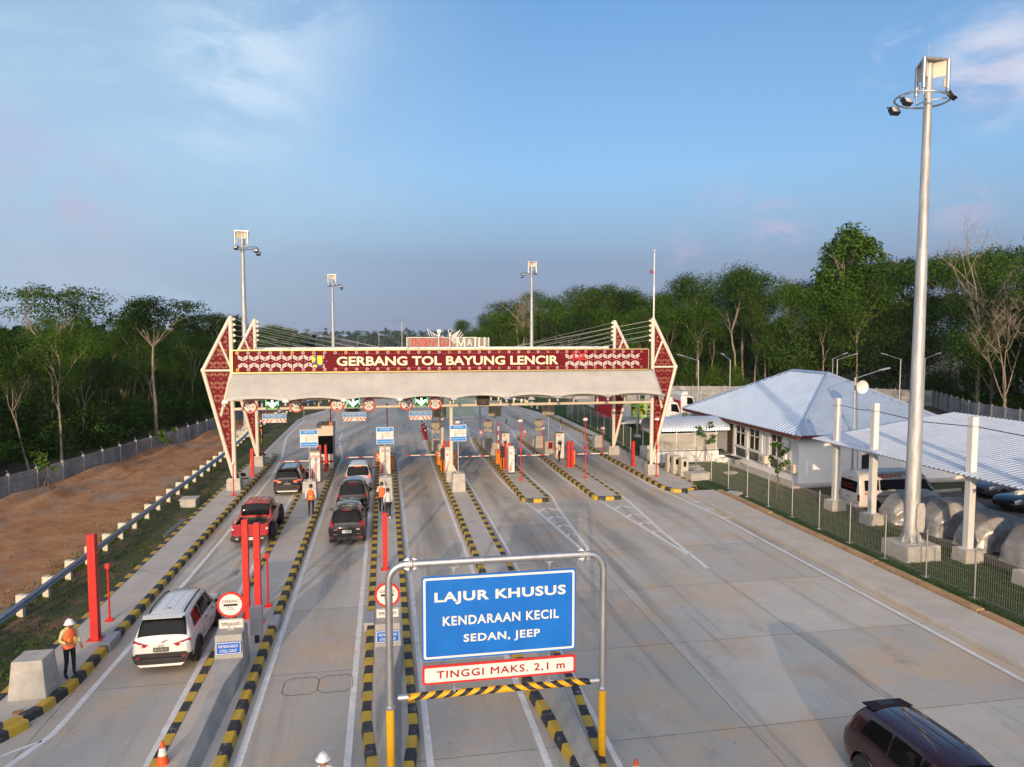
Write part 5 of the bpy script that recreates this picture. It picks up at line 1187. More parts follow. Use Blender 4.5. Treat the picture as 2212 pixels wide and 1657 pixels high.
SUV = dict(keys=SUVK(), wheels=(.82,3.50), paint='p_white', clad=.42, lowrear=.62, r=.35, track=.745, tw=.22, rim='rimdark', spokes=6,
    side=[('a',[(.62,3.12),(1.45,3.12),(1.45,3.88),(.78,3.80)]),('b',[(1.52,3.10),(2.28,3.10),(2.28,3.88),(1.52,3.90)]),('c',[(2.35,3.10),(3.20,3.10),(2.72,3.86),(2.35,3.88)])],
    rear=(.145,.425,3.78,.012,0,8,4.02), front=(2.84,3.38,3.95,.012,0,8,3.90), my=3.0, mz=1.08, mx=.80, mpaint='p_black', rails=(.65,2.6), ribs=(.7,2.4), handles=(1.95,2.75), seams=((1.48,1.3,4),(2.32,1.3,4),(3.25,1.3,3)), grille=(.5,.42,.7), head=[(4.05,2.7),(4.32,2.6),(4.32,2.95),(4.05,3.1)])
def suv_tail(c, s, paint, lit=False, plate_txt='', plate_cols=None):
    for sd in (1,-1):
        a_ = MB()
        pts = [(sd*.34,-.012,.925),(sd*.70,.02,1.0),(sd*.80,.10,1.02),(sd*.80,.12,.93),(sd*.69,.02,.86),(sd*.45,-.012,.84)]
        ins = [(p[0]*.9, .14, p[2]) for p in pts]; n = len(pts); a_.add(pts+ins, [tuple(range(n))]+[(i,(i+1)%n,n+(i+1)%n,n+i) for i in range(n)], 0)
        t = a_.build('tail_light', [M['lamp_lit'] if lit else M['tail']], c)
        MB().add([(sd*.50,-.020,.875),(sd*.68,.012,.885),(sd*.68,.012,.855),(sd*.52,-.020,.850)], [(0,1,2,3)]).build('clear_section', M['clearlamp'], t)
        MB().bx(min(sd*.58,sd*.74),max(sd*.58,sd*.74),-.045,-.0,.52,.57).build('reflector', M['tail'], c)
    MB().bx(-.30,.30,.30,.44,1.60,1.64).build('brake_light', M['lamp_lit'] if lit else M['tail'], c)
    b = MB().prism([(-.72,.40),(-.60,.30),(.60,.30),(.72,.40),(.80,.60),(.72,.60),(.60,.50),(-.60,.50),(-.72,.60),(-.80,.60)], -.05, .10, 'y', 0).prism([(-.66,.36),(-.56,.28),(.56,.28),(.66,.36),(.40,.35),(-.40,.35)], -.075, -.045, 'y', 1).build('rear_bumper', [M['blackpl'], M['signwhite']], c, bevel=.012)
    sp = MB(); sp.add([(-.60,.42,1.625),(.60,.42,1.625),(.55,.22,1.60),(-.55,.22,1.60),(-.60,.44,1.66),(.60,.44,1.66),(.55,.20,1.625),(-.55,.20,1.625)], [(0,1,2,3),(7,6,5,4),(0,4,5,1),(1,5,6,2),(2,6,7,3),(3,7,4,0)]); sp.build('spoiler', M[paint], c, bevel=.01)
    MB().tube([(.02,-.03,.985),(.22,.10,1.02),(.30,.115,1.05)], .012, 5).build('wiper', M['blackpl'], c)
    e = MB()
    for rx, rz_ in ((.075,.05),(.045,.022)): e.tube([(rx*math.cos(2*math.pi*k/16), -.016, .88+rz_*math.sin(2*math.pi*k/16)) for k in range(17)], .006, 4)
    e.text('BETA', (-.62,-.012,.74), .18, .03) if False else None; e.build('badge', M['chrome'], c)
    plate(c, 0, -.014, .70, .43, .135, plate_txt, plate_cols[0], plate_cols[1])
    MB().lathe([(.07,0),(.055,.03),(.015,.05)], 12, (.0,.85,1.665)).build('antenna', M['steel'], c)
M['plate_b'] = mat('dark_plate', (.08,.075,.065), .5, var=0); M['plate_w'] = mat('white_plate', (.70,.69,.66), .5, var=0); M['plate_t'] = mat('plate_letters', (.40,.37,.30), .5, var=0)
c, s = car('parked_car', 'white sport utility car with black roof rails leaving the first lane', 'car', -6.58, 21.85, 0, SUV); suv_tail(c, s, 'p_white', False, 'BH 1799 YC', (M['plate_b'], M['plate_t']))
c, s = car('parked_car', 'black sport utility car with lit red tail lights waiting at the leftmost barrier', 'car', -6.05, 45.45, 0, dict(SUV, paint='p_black')); suv_tail(c, s, 'p_black', True, 'B 2944 BJ', (M['plate_b'], M['plate_t']))
def MPVK(L, H, W, nose=.95):
    return [(0,.36,.66,.74,.90,.70,.92,.60,.94),(.10,.27,.76,.83,1.00,.77,1.03,.66,1.06),(.28,.24,.79,W,1.05,.80,1.36,.64,1.40),(.50,.24,.80,W,1.06,.805,H-.08,.60,H-.02),(1.3,.24,.80,W,1.04,.80,H-.045,.60,H+.02),(2.2,.24,.80,W,1.00,.795,H-.07,.585,H),(2.75,.24,.80,W,.985,.79,H-.17,.555,H-.09),(3.2,.24,.80,W,.97,.775,1.24,.57,1.32),(3.55,.24,.80,W,.95,.76,1.0,.66,1.06),(4.0,.25,.79,.835,.89,.735,.92,.60,.95),(L-.15,.27,.73,.76,.80,.67,.82,.55,.84),(L,.36,.56,.60,.66,.55,.68,.46,.70)]
MPV = dict(keys=MPVK(4.48,1.70,.875), wheels=(.80,3.52), paint='p_black', clad=.0, r=.33, Ra=.39, track=.755, tw=.20, rim='rimsilver', spokes=5, side=SUV['side'], rear=(.13,.43,3.74,.012,0,8,4.0), front=(2.84,3.46,3.95,.012,0,8,3.9), my=3.2, mz=1.05, mx=.80, handles=(1.95,2.8), seams=SUV['seams'], grille=(.5,.40,.65), head=SUV['head'])
def mpv_tail(c, style, plate_txt, lit=False):
    for sd in (1,-1):
        if style == 'L':
            a_ = MB(); P = [(sd*.64,.055,1.16),(sd*.76,.13,1.18),(sd*.81,.15,.98),(sd*.78,.05,.80),(sd*.42,-.012,.78),(sd*.42,-.012,.86),(sd*.60,.0,.90)]
        else:
            P = [(sd*.66,.10,1.14),(sd*.78,.20,1.14),(sd*.815,.15,.80),(sd*.79,.06,.60),(sd*.63,-.004,.62),(sd*.63,.01,.90)]; a_ = MB()
        n = len(P); ins = [(p[0]*.93,.22,p[2]) for p in P]; a_.add(P+ins, [tuple(range(n))]+[(i,(i+1)%n,n+(i+1)%n,n+i) for i in range(n)]); t = a_.build('tail_light', M['lamp_lit'] if lit else M['tail'], c)
        if style == 'L': MB().bx(min(sd*.45,sd*.60),max(sd*.45,sd*.60),-.022,-.012,.79,.83).build('clear_section', M['led_white' if False else 'clearlamp'], t); MB().bx(min(sd*.56,sd*.74),max(sd*.56,sd*.74),-.025,.0,.42,.47).build('reflector', M['tail'], c)
        else: MB().add([(sd*.64,-.012,.63),(sd*.79,.045,.61),(sd*.80,.08,.74),(sd*.64,-.006,.76)], [(0,1,2,3)]).build('clear_section', M['clearlamp'], t)
    b = MB().bx(-.74,.74,-.02,.12,.30,.46,0); 
    if style == 'V': b.bx(-.46,.46,-.022,-.005,.875,.90,1); b.bx(-.16,.16,-.02,.0,.95,.96,1)
    b.build('rear_bumper', [M['blackpl'], M['chrome']], c, bevel=.02)
    MB().bx(-.22,.22,.34,.48,1.63,1.66).build('brake_light', M['lamp_lit'] if lit else M['tail'], c)
    e = MB()
    if style == 'L':
        for k in range(3):
            t = math.pi/2+2*math.pi*k/3; q = [(.012*math.cos(t),.84+.012*math.sin(t)),(.04*math.cos(t+.5),.84+.04*math.sin(t+.5)),(.075*math.cos(t),.84+.075*math.sin(t)),(.04*math.cos(t-.5),.84+.04*math.sin(t-.5))]; e.prism(q, -.018, -.008, 'y')
        e.bx(-.62,-.44,-.014,-.004,.575,.60); e.bx(.46,.62,-.014,-.004,.575,.60)
    else:
        e.tube([(.07*math.cos(2*math.pi*k/16), -.022, .97+.035*math.sin(2*math.pi*k/16)) for k in range(17)], .007, 4)
    e.build('badge', M['chrome'], c); plate(c, 0, -.014, .64, .43, .135, plate_txt, M['plate_w'], M['blackpl'])
c, s = car('parked_car', 'black people carrier at the tail of the three queueing cars', 'car', -1.86, 34.0, 0, MPV); mpv_tail(c, 'L', 'B 1401 WYS')
rl = MB().prism([(-.06,.0),(.06,.0),(.06,.12),(.13,.12),(0,.28),(-.13,.12),(-.06,.12)], 0, .004, 'z'); 
VAN = dict(MPV, keys=MPVK(4.58,1.75,.885), rails=None, ribs=(.8,2.3), r=.32, rim='rimsilver')
c, s = car('parked_car', 'black van with white plate, middle one of the three queueing cars', 'car', -1.86, 40.0, 0, VAN); mpv_tail(c, 'V', 'B 1077 CYN')
c, s = car('parked_car', 'silvery white van at the head of the three queueing cars', 'car', -1.76, 45.5, 0, dict(VAN, paint='p_white', rails=(.7,2.5), railmat='p_silver', ribs=None, mpaint='p_black')); mpv_tail(c, 'V', 'BG 1408 JQ', True)
# maroon car leaving towards the camera, lower right
M['spoilerdark'] = mat('dark_spoiler', (.016,.008,.010), .6, spec=.2, var=.05)
SU2 = dict(SUV, keys=[(k[0]*1.02, *k[1:]) for k in SUVK()], paint='p_maroon', clad=.0, lowrear=None, rails=None, ribs=(.75,2.4), hmat='chrome', rim='rimsilver', mpaint='p_maroon', handles=(1.9,2.75))
c, s = car('parked_car', 'dark maroon car with rear spoiler at the lower right corner', 'car', 11.16, 14.35, math.pi, SU2)
for sd in (1,-1):
    P = [(sd*.62,.05,1.06),(sd*.74,.16,1.12),(sd*.80,.22,1.0),(sd*.78,.10,.90),(sd*.64,.0,.92)]; n = 5; ins = [(p[0]*.94,.26,p[2]) for p in P]
    t = MB().add(P+ins, [tuple(range(n))]+[(i,(i+1)%n,n+(i+1)%n,n+i) for i in range(n)]).build('tail_light', M['tail'], c)
MB().add([(-.52,.66,1.63),(.52,.66,1.63),(.47,.27,1.575),(-.47,.27,1.575),(-.52,.66,1.66),(.52,.66,1.66),(.49,.25,1.62),(-.49,.25,1.62)], [(0,1,2,3),(7,6,5,4),(0,4,5,1),(1,5,6,2),(2,6,7,3),(3,7,4,0)]).build('spoiler', M['spoilerdark'], c, bevel=.02)
MB().bx(-.20,.20,.30,.50,1.636,1.650).build('spoiler_vent', M['blackpl'], c); MB().bx(-.7,.7,-.03,.1,.35,.55).build('rear_bumper', M['p_maroon'], c, bevel=.03); plate(c, 0, -.02, .68, .43, .13, 'BG 1 B', M['plate_w'], M['blackpl'])
# red pickup
PK = [(1.52,.42,.70,.80,1.05,.77,1.10,.70,1.14),(1.56,.36,.76,.835,1.08,.79,1.40,.68,1.46),(1.68,.34,.78,.845,1.09,.80,1.66,.62,1.72),(2.3,.34,.78,.845,1.08,.80,1.71,.60,1.77),(2.9,.34,.78,.845,1.06,.80,1.70,.60,1.76),(3.3,.34,.78,.845,1.05,.79,1.62,.57,1.68),(3.85,.34,.78,.845,1.04,.78,1.10,.68,1.18),(4.5,.34,.77,.835,1.0,.75,1.03,.64,1.07),(4.9,.38,.70,.74,.92,.68,.94,.56,.97),(5.05,.46,.56,.60,.80,.56,.82,.46,.84)]
pk = thing('parked_car', 'bright red double cab pickup with off road tyres in the first lane', 'car', (-6.28,34.25,.10)); s = Shell(PK); wh = [(1.08,.40),(4.10,.40)]
s.mesh(MB(), wh, .50, None, cap=True).build('body', M['p_red'], pk)
bd_ = MB()
for sd in (1,-1): bd_.bx(min(sd*.70,sd*.80),max(sd*.70,sd*.80),.06,1.55,.55,1.08); bd_.bx(min(sd*.66,sd*.83),max(sd*.66,sd*.83),.04,1.55,1.06,1.11)
bd_.build('bed_side', M['p_red'], pk, bevel=.02); MB().bx(-.74,.74,.0,.07,.52,1.09).bx(-.28,.28,-.012,0,.93,.98).build('tailgate', M['p_red'], pk, bevel=.015)
MB().bx(-.70,.70,.07,1.54,.50,.60).bx(-.705,-.665,.07,1.54,.6,1.065).bx(.665,.705,.07,1.54,.6,1.065).bx(-.7,.7,.07,.09,.6,1.06).bx(-.7,.7,1.50,1.53,.6,1.06).build('bed_liner', M['bed'], pk)
MB().bx(-.66,.66,.9,1.5,.6,.95).build('bed_cover', M['bed'], pk)
fl = MB()
for sd in (1,-1):
    for wy in (1.08,4.10): fl.tube([(sd*.86,wy+.50*math.cos(t),.40+.50*math.sin(t)) for t in [math.pi*k/10 for k in range(11)]], .055, 6)
fl.build('fender_flare', M['blackpl'], pk)
MB().bx(-.84,.84,-.13,.02,.36,.56).bx(-.62,-.50,-.14,-.12,.42,.50,1).bx(.50,.62,-.14,-.12,.42,.50,1).build('rear_bumper', [M['blackpl'], M['steel']], pk, bevel=.02)
for sd in (1,-1):
    t = MB().bx(min(sd*.70,sd*.82),max(sd*.70,sd*.82),-.012,.09,.66,.98).build('tail_light', M['tail'], pk, bevel=.01); MB().bx(min(sd*.715,sd*.805),max(sd*.715,sd*.805),-.02,-.012,.84,.93).build('clear_section', M['clearlamp'], t)
    for wy in (1.08,4.10): wheel(pk, sd*.80, wy, .40, .28, sd, 'rimdark', 6, knob=True)
    for q in ([(1.78,3.12),(2.55,3.12),(2.50,3.86),(1.80,3.84)],[(2.62,3.12),(3.72,3.12),(3.25,3.86),(2.62,3.88)]): s.patch(MB(), q, sd, .010).build('side_window', M['glass'], pk)
s.across(MB(), 1.5235,1.655,4.12,.012,0,8,3.86).build('rear_window', M['glass'], pk); s.across(MB(), 3.38,3.78,3.95,.012,0,8,3.9).build('windscreen', M['glass'], pk); mirrors(pk, 3.45, 1.15, .82, M['blackpl'])
wb_ = MB().bx(-.66,.66,.62,1.55,.28,.56).bx(-.66,.66,3.6,4.6,.28,.7).bx(-.6,.6,.1,4.8,.3,.42); wb_.build('underbody', M['blackpl'], pk); rb_ = MB()
for q in (-.42,-.14,.14,.42): rb_.tube([s.roofpt(1.8+1.35*k/8, q)+Vector((0,0,.003)) for k in range(9)], .013, 4)
rb_.build('roof_rib', M['p_red'], pk); plate(pk, .05, -.145, .40, .42, .13, '157 ZA', M['plate_w'], M['blackpl'])
e = MB(); e.tube([(.09*math.cos(2*math.pi*k/16)+.42, -.014, .82+.038*math.sin(2*math.pi*k/16)) for k in range(17)], .008, 4); e.build('badge', M['chrome'], pk)
# cars at the edge of the courtyard
c, s = car('parked_car', 'dark grey small car seen from the front near the curved kerb', 'car', 40.3, 37.45, math.pi/2, dict(MPV, paint='p_grey')); MB().text('B 1722 JRL', (-.2,4.49,.5), .4, .1, 0, ux=(1,0,0)).build('number_plate', M['plate_w'], c)
SD = [(0,.36,.62,.70,.86,.66,.88,.58,.90),(.15,.27,.75,.80,.95,.74,.97,.64,1.0),(.75,.24,.79,.86,1.0,.78,1.03,.66,1.06),(1.35,.22,.80,.87,.98,.79,1.30,.58,1.36),(2.0,.22,.80,.87,.96,.79,1.40,.55,1.46),(2.6,.22,.80,.87,.94,.785,1.34,.54,1.40),(3.3,.22,.80,.87,.92,.77,.97,.64,1.04),(4.0,.23,.79,.85,.85,.74,.88,.60,.92),(4.4,.26,.72,.76,.74,.67,.76,.54,.78),(4.55,.34,.56,.60,.62,.54,.64,.44,.66)]
c, s = car('parked_car', 'glossy black saloon parked beside the covered cars', 'car', 38.95, 34.3, math.pi/2, dict(keys=SD, wheels=(.85,3.6), paint='p_black', r=.32, Ra=.38, track=.75, tw=.21, rim='rimsilver', side=[('a',[(1.25,3.15),(2.0,3.15),(2.0,3.86),(1.5,3.8)]),('b',[(2.08,3.15),(3.0,3.15),(2.62,3.85),(2.08,3.88)])], rear=(.9,1.28,3.9,.012,0,8,3.95), front=(2.72,3.2,3.95,.012,0,8,3.9), my=2.95, mz=1.0, mx=.80, handles=(1.7,2.5), grille=(.5,.4,.6), head=[(4.0,2.6),(4.38,2.5),(4.38,2.85),(4.0,3.0)]))
c, s = car('parked_car', 'silver grey off roader parked behind the office roof corner', 'car', 34.6, 78.2, -math.pi/2, dict(SUV, paint='p_silver'))
c, s = car('parked_car', 'dark pickup seen far up the road past the gate', 'car', -4.3, 94.0, 0, dict(SUV, paint='p_grey', clad=.5))
# cars under silver covers
from mathutils import noise as mnoise
def covered(x, y, L, W, H, seed, rz, label):
    rr = random.Random(seed); n, k = 70, 46; m = MB(); v = []; f1 = [rr.uniform(0,6.3) for _ in range(6)]
    prof = pchip([0,.012,.05,.14,.24,.55,.72,.93,.985,1], [.10,.52,.66,.90,1.0,.97,.68,.58,.40,.10])
    for i in range(n+1):
        u = i/n; top = H*prof(u); w_ = W/2*(1-.26*abs(2*u-1)**5)
        for j in range(k+1):
            t = -1+2*j/k; a_ = abs(t)
            if a_ < .40: xx = w_*.66*(a_/.40); zz = top-.03*(a_/.40)**3
            elif a_ < .62: q = (a_-.40)/.22; xx = w_*(.66+.32*q); zz = (top-.03)*(1-q)+q*min(top*.62,.98)
            else: q = (a_-.62)/.38; xx = w_*(.98+.03*q); zz = min(top*.62,.98)*(1-q)+.05*q
            fold = .045*math.sin(17*u+4*a_+f1[0])*(.2+a_)+.045*math.sin(37*u-6*a_+f1[1])*a_+.035*math.sin(61*u+f1[2]+9*a_)*a_**2+.02*math.sin(23*u+11*t+f1[4])
            nz_ = Vector((u*L*1.6+seed*7, t*2.4, zz*1.3)); cr = (.5-abs(mnoise.noise(nz_)))*.13*(.25+a_)+(.35-abs(mnoise.noise(nz_*2.7)))*.07*(.2+a_); fold = fold*.55+cr-.04
            v.append((math.copysign(xx+fold,t) if t else 0, u*L+(.03*math.sin(8*t+f1[3]) if i in (0,n) else 0), zz+fold*.3*(1-a_)))
    m.add(v, [(i*(k+1)+j,(i+1)*(k+1)+j,(i+1)*(k+1)+j+1,i*(k+1)+j+1) for i in range(n) for j in range(k)], 0, True)
    m.add(v[:k+1], [tuple(range(k+1))], 0, False); m.add(v[-(k+1):], [tuple(range(k,-1,-1))], 0, False)
    o = m.build('covered_car', M['cover'], loc=(x,y,.03), rz=rz); return tag(o, label, 'car', 'cars under silver covers')
covered(26.2,33.2,4.4,1.75,1.55,1,-math.pi/2,'covered car right beside the ambulance'); covered(26.5,30.75,4.6,1.8,1.75,2,-math.pi/2,'covered car behind the tall mast'); covered(26.5,28.35,4.5,1.8,1.6,3,-math.pi/2,'covered car behind the middle carport column, with a peaked cover'); covered(26.6,25.85,4.5,1.8,1.75,4,-math.pi/2,'boxy covered car right of the middle carport column'); covered(26.4,23.4,4.4,1.9,1.6,5,-math.pi/2,'covered car cut off by the right picture edge')
# ambulance
AK = [(0,.42,.80,.86,1.15,.85,1.16,.80,1.18),(.06,.34,.86,.91,1.2,.89,1.9,.78,2.02),(.18,.32,.88,.94,1.25,.92,2.12,.78,2.22),(.6,.30,.88,.94,1.25,.92,2.2,.78,2.30),(3.6,.30,.88,.94,1.25,.92,2.2,.76,2.30),(4.2,.30,.88,.94,1.22,.91,2.05,.70,2.15),(4.75,.30,.88,.93,1.15,.88,1.40,.70,1.5),(5.1,.31,.86,.90,1.0,.82,1.05,.68,1.1),(5.32,.36,.78,.80,.78,.72,.80,.6,.84),(5.4,.42,.66,.68,.66,.62,.68,.5,.70)]
am = dict(keys=AK, wheels=(1.05,4.35), paint='p_amb', r=.35, Ra=.42, track=.80, tw=.21, rim='rimsilver', spokes=8, side=[('a',[(.35,3.02),(1.25,3.02),(1.25,3.66),(.35,3.66)]),('b',[(1.32,3.02),(3.5,3.02),(3.5,3.66),(1.32,3.66)]),('c',[(3.62,3.02),(4.75,3.05),(4.32,3.72),(3.62,3.66)])], front=(4.27,4.72,3.95,.012,0,8,3.9), my=4.5, mz=1.25, mx=.90, seams=((1.28,1.3,3.9),(3.56,1.3,3.9),(2.4,1.3,3)), mpaint='p_black', grille=(.4,.45,.6), head=[(4.95,2.6),(5.28,2.5),(5.28,2.9),(4.95,3.0)])
c, s = car('ambulance', 'cream ambulance van with red lettering under the carport', 'ambulance', 26.0, 36.05, -math.pi/2, am)
MB().prism(rrect(-.68,.68,1.15,1.80,.08), -.01, .12, 'y').build('rear_window', M['glass'], c); w_ = MB().text('AMBULANCE', (-.60,.155,2.0), 1.2, .15, 0, bold=.02, uz=(0,.15,1)).text('TOLL MEDIC', (-.45,-.014,1.50), .9, .10, 0).text('GAWAT DARURAT', (-.5,-.014,1.32), 1.0, .09, 0)
for sd in (1,-1):
    x_ = .845; w_.text('AMBULANCE', (x_*sd if sd > 0 else x_*sd, 2.5 if sd < 0 else .9, 1.98), 1.8, .22, 0, ux=(0,1 if sd > 0 else -1,0), uz=(-.13*sd,0,1), bold=.02)
    w_.bx(min(sd*.935,sd*.955),max(sd*.935,sd*.955),.5,4.0,.95,1.0); 
    for k in range(4): w_.prism([(sd*(.12+.2*k),.42),(sd*(.22+.2*k),.42),(sd*(.17+.2*k),.60),(sd*(.07+.2*k),.60)], -.02, -.006, 'y')
w_.build('lettering', M['red'], c)
for sd in (1,-1):
    t = MB().bx(min(sd*.76,sd*.90),max(sd*.76,sd*.90),-.01,.12,.72,1.08).build('tail_light', M['tail'], c, bevel=.02)
MB().bx(-.84,.84,-.07,.08,.36,.55).build('rear_bumper', M['p_amb'], c, bevel=.03); plate(c, 0, -.02, .78, .42, .14, 'B 1356 PIX', M['plate_w'], M['blackpl']); MB().bx(-.1,.1,.03,.06,1.88,1.92).build('brake_light', M['tail'], c)
sn = MB()
for k in range(3):
    M_ = Matrix.Translation((.955,.72,1.42)) @ Matrix.Rotation(math.pi*k/3,4,'X'); sn.bx(-.004,.004,-.035,.035,-.15,.15,0,M=M_)
sn.bx(.953,.960,.92,1.02,1.30,1.56,1); sn.build('star_emblem', [M['blue'], M['signwhite']], c)
lg = MB(); lg.v = []; bl = MB(); bird_logo(bl, 0, 0, .26, 0, .006); lg.add([(.958+p[1]*-1, .35+p[0], .97+p[2]+.06) for p in bl.v], bl.f, 0); lg.build('emblem', M['red'], c)
# lorries in the yard
def lorry(x, y, rz, label, cabw=2.3, flat=True):
    c = thing('lorry', label, 'lorry', (x,y,0), rz)
    k = Shell([(0,.95,1.0,1.08,1.75,1.08,2.7,.98,2.78),(.2,.60,1.05,1.12,1.75,1.10,2.8,1.0,2.9),(1.0,.55,1.05,1.12,1.7,1.10,2.82,1.0,2.92),(1.55,.55,1.05,1.12,1.6,1.09,2.7,.96,2.8),(1.95,.55,1.02,1.08,1.5,1.05,1.62,.9,1.75),(2.1,.6,.95,1.0,1.3,.98,1.4,.8,1.42)])
    k.mesh(MB(), (), .4).build('cab', [M['p_white']], c, loc=None).location = (0,5.2,0)
    for sd in (1,-1): k.patch(MB(), [(.75,3.1),(1.72,3.1),(1.45,3.85),(.75,3.85)], sd, .012).build('side_window', M['glass'], c).location = (0,5.2,0)
    k.across(MB(), 1.58,1.92,3.9,.015,0,8,3.85).build('windscreen', M['glass'], c).location = (0,5.2,0)
    if cabw > 2: MB().bx(-1.0,1.0,.02,1.1,2.86,3.35,ty=.25,tx=.05).build('wind_deflector', M['p_white'], c, loc=(0,5.2,0), bevel=.05)
    MB().bx(-.45,.45,.1,7.0,.55,.95).build('chassis', M['blackpl'], c)
    if flat:
        MB().bx(-1.15,1.15,.0,5.0,1.0,1.18,0).bx(-1.15,1.15,.0,5.0,.62,.98,1,ty=.9).build('flatbed', [M['steel'], M['p_white']], c); r_ = MB()
        for yy in (0.05,1,2,3,4,4.9):
            for sx in (-1.12,1.12): r_.tube([(sx,yy,1.18),(sx,yy,1.75)], .025, 5)
        for zz in (1.45,1.75):
            for sx in (-1.12,1.12): r_.tube([(sx,.05,zz),(sx,4.9,zz)], .022, 5)
        r_.build('railing', M['signwhite'], c)
    for wy in (1.1,2.2,6.3):
        for sd in (1,-1): wheel(c, sd*.95, wy, .5, .32, sd, 'rimsilver', 8)
    MB().bx(-1.1,1.1,4.95,5.15,.7,2.3).build('back_rack', M['darkred'], c); return c
lorry(24.2,72.6,-math.pi/2,'white flatbed lorry with railings beyond the mesh fence')
lorry(29.2,79.8,-math.pi/2,'tall white tractor lorry at the back of the yard', flat=False)
lorry(26.8,67.6,-math.pi/2,'white tow lorry with a cream bed behind the corridor roof',1.8)
gb_ = MB().bx(-.75,.75,-.5,.5,0,1.5,0).bx(-.5,-.2,-.51,-.5,.5,1.1,1).bx(.1,.3,-.51,-.5,.3,.9,2).bx(.35,.55,-.51,-.5,.6,1.2,2).build('machine_crate', [M['lime'], M['orange'], M['yellow_reflect']], loc=(26.9,72.6,1.2), rz=-.15); tag(gb_, 'lime green machine box standing on the flatbed lorry', 'machine box')
ca = thing('loader_crane', 'folded black loader crane on the flatbed lorry', 'crane', (28.6,72.6,1.2)); MB().tube([(0,0,0),(0,0,1.3),(.9,.1,1.9),(-.6,.1,1.0)], .11, 8).build('boom', M['blackpl'], ca); MB().bx(-.3,.3,-.5,.5,0,.6).build('base', M['blackpl'], ca)
mr = MB().bx(-1.0,1.0,-1.2,1.2,0,2.6,tx=.15).build('tank_body', M['darkred'], loc=(24.6,77.2,.8)); tag(mr, 'maroon lorry body behind the rear right pylon', 'lorry body')
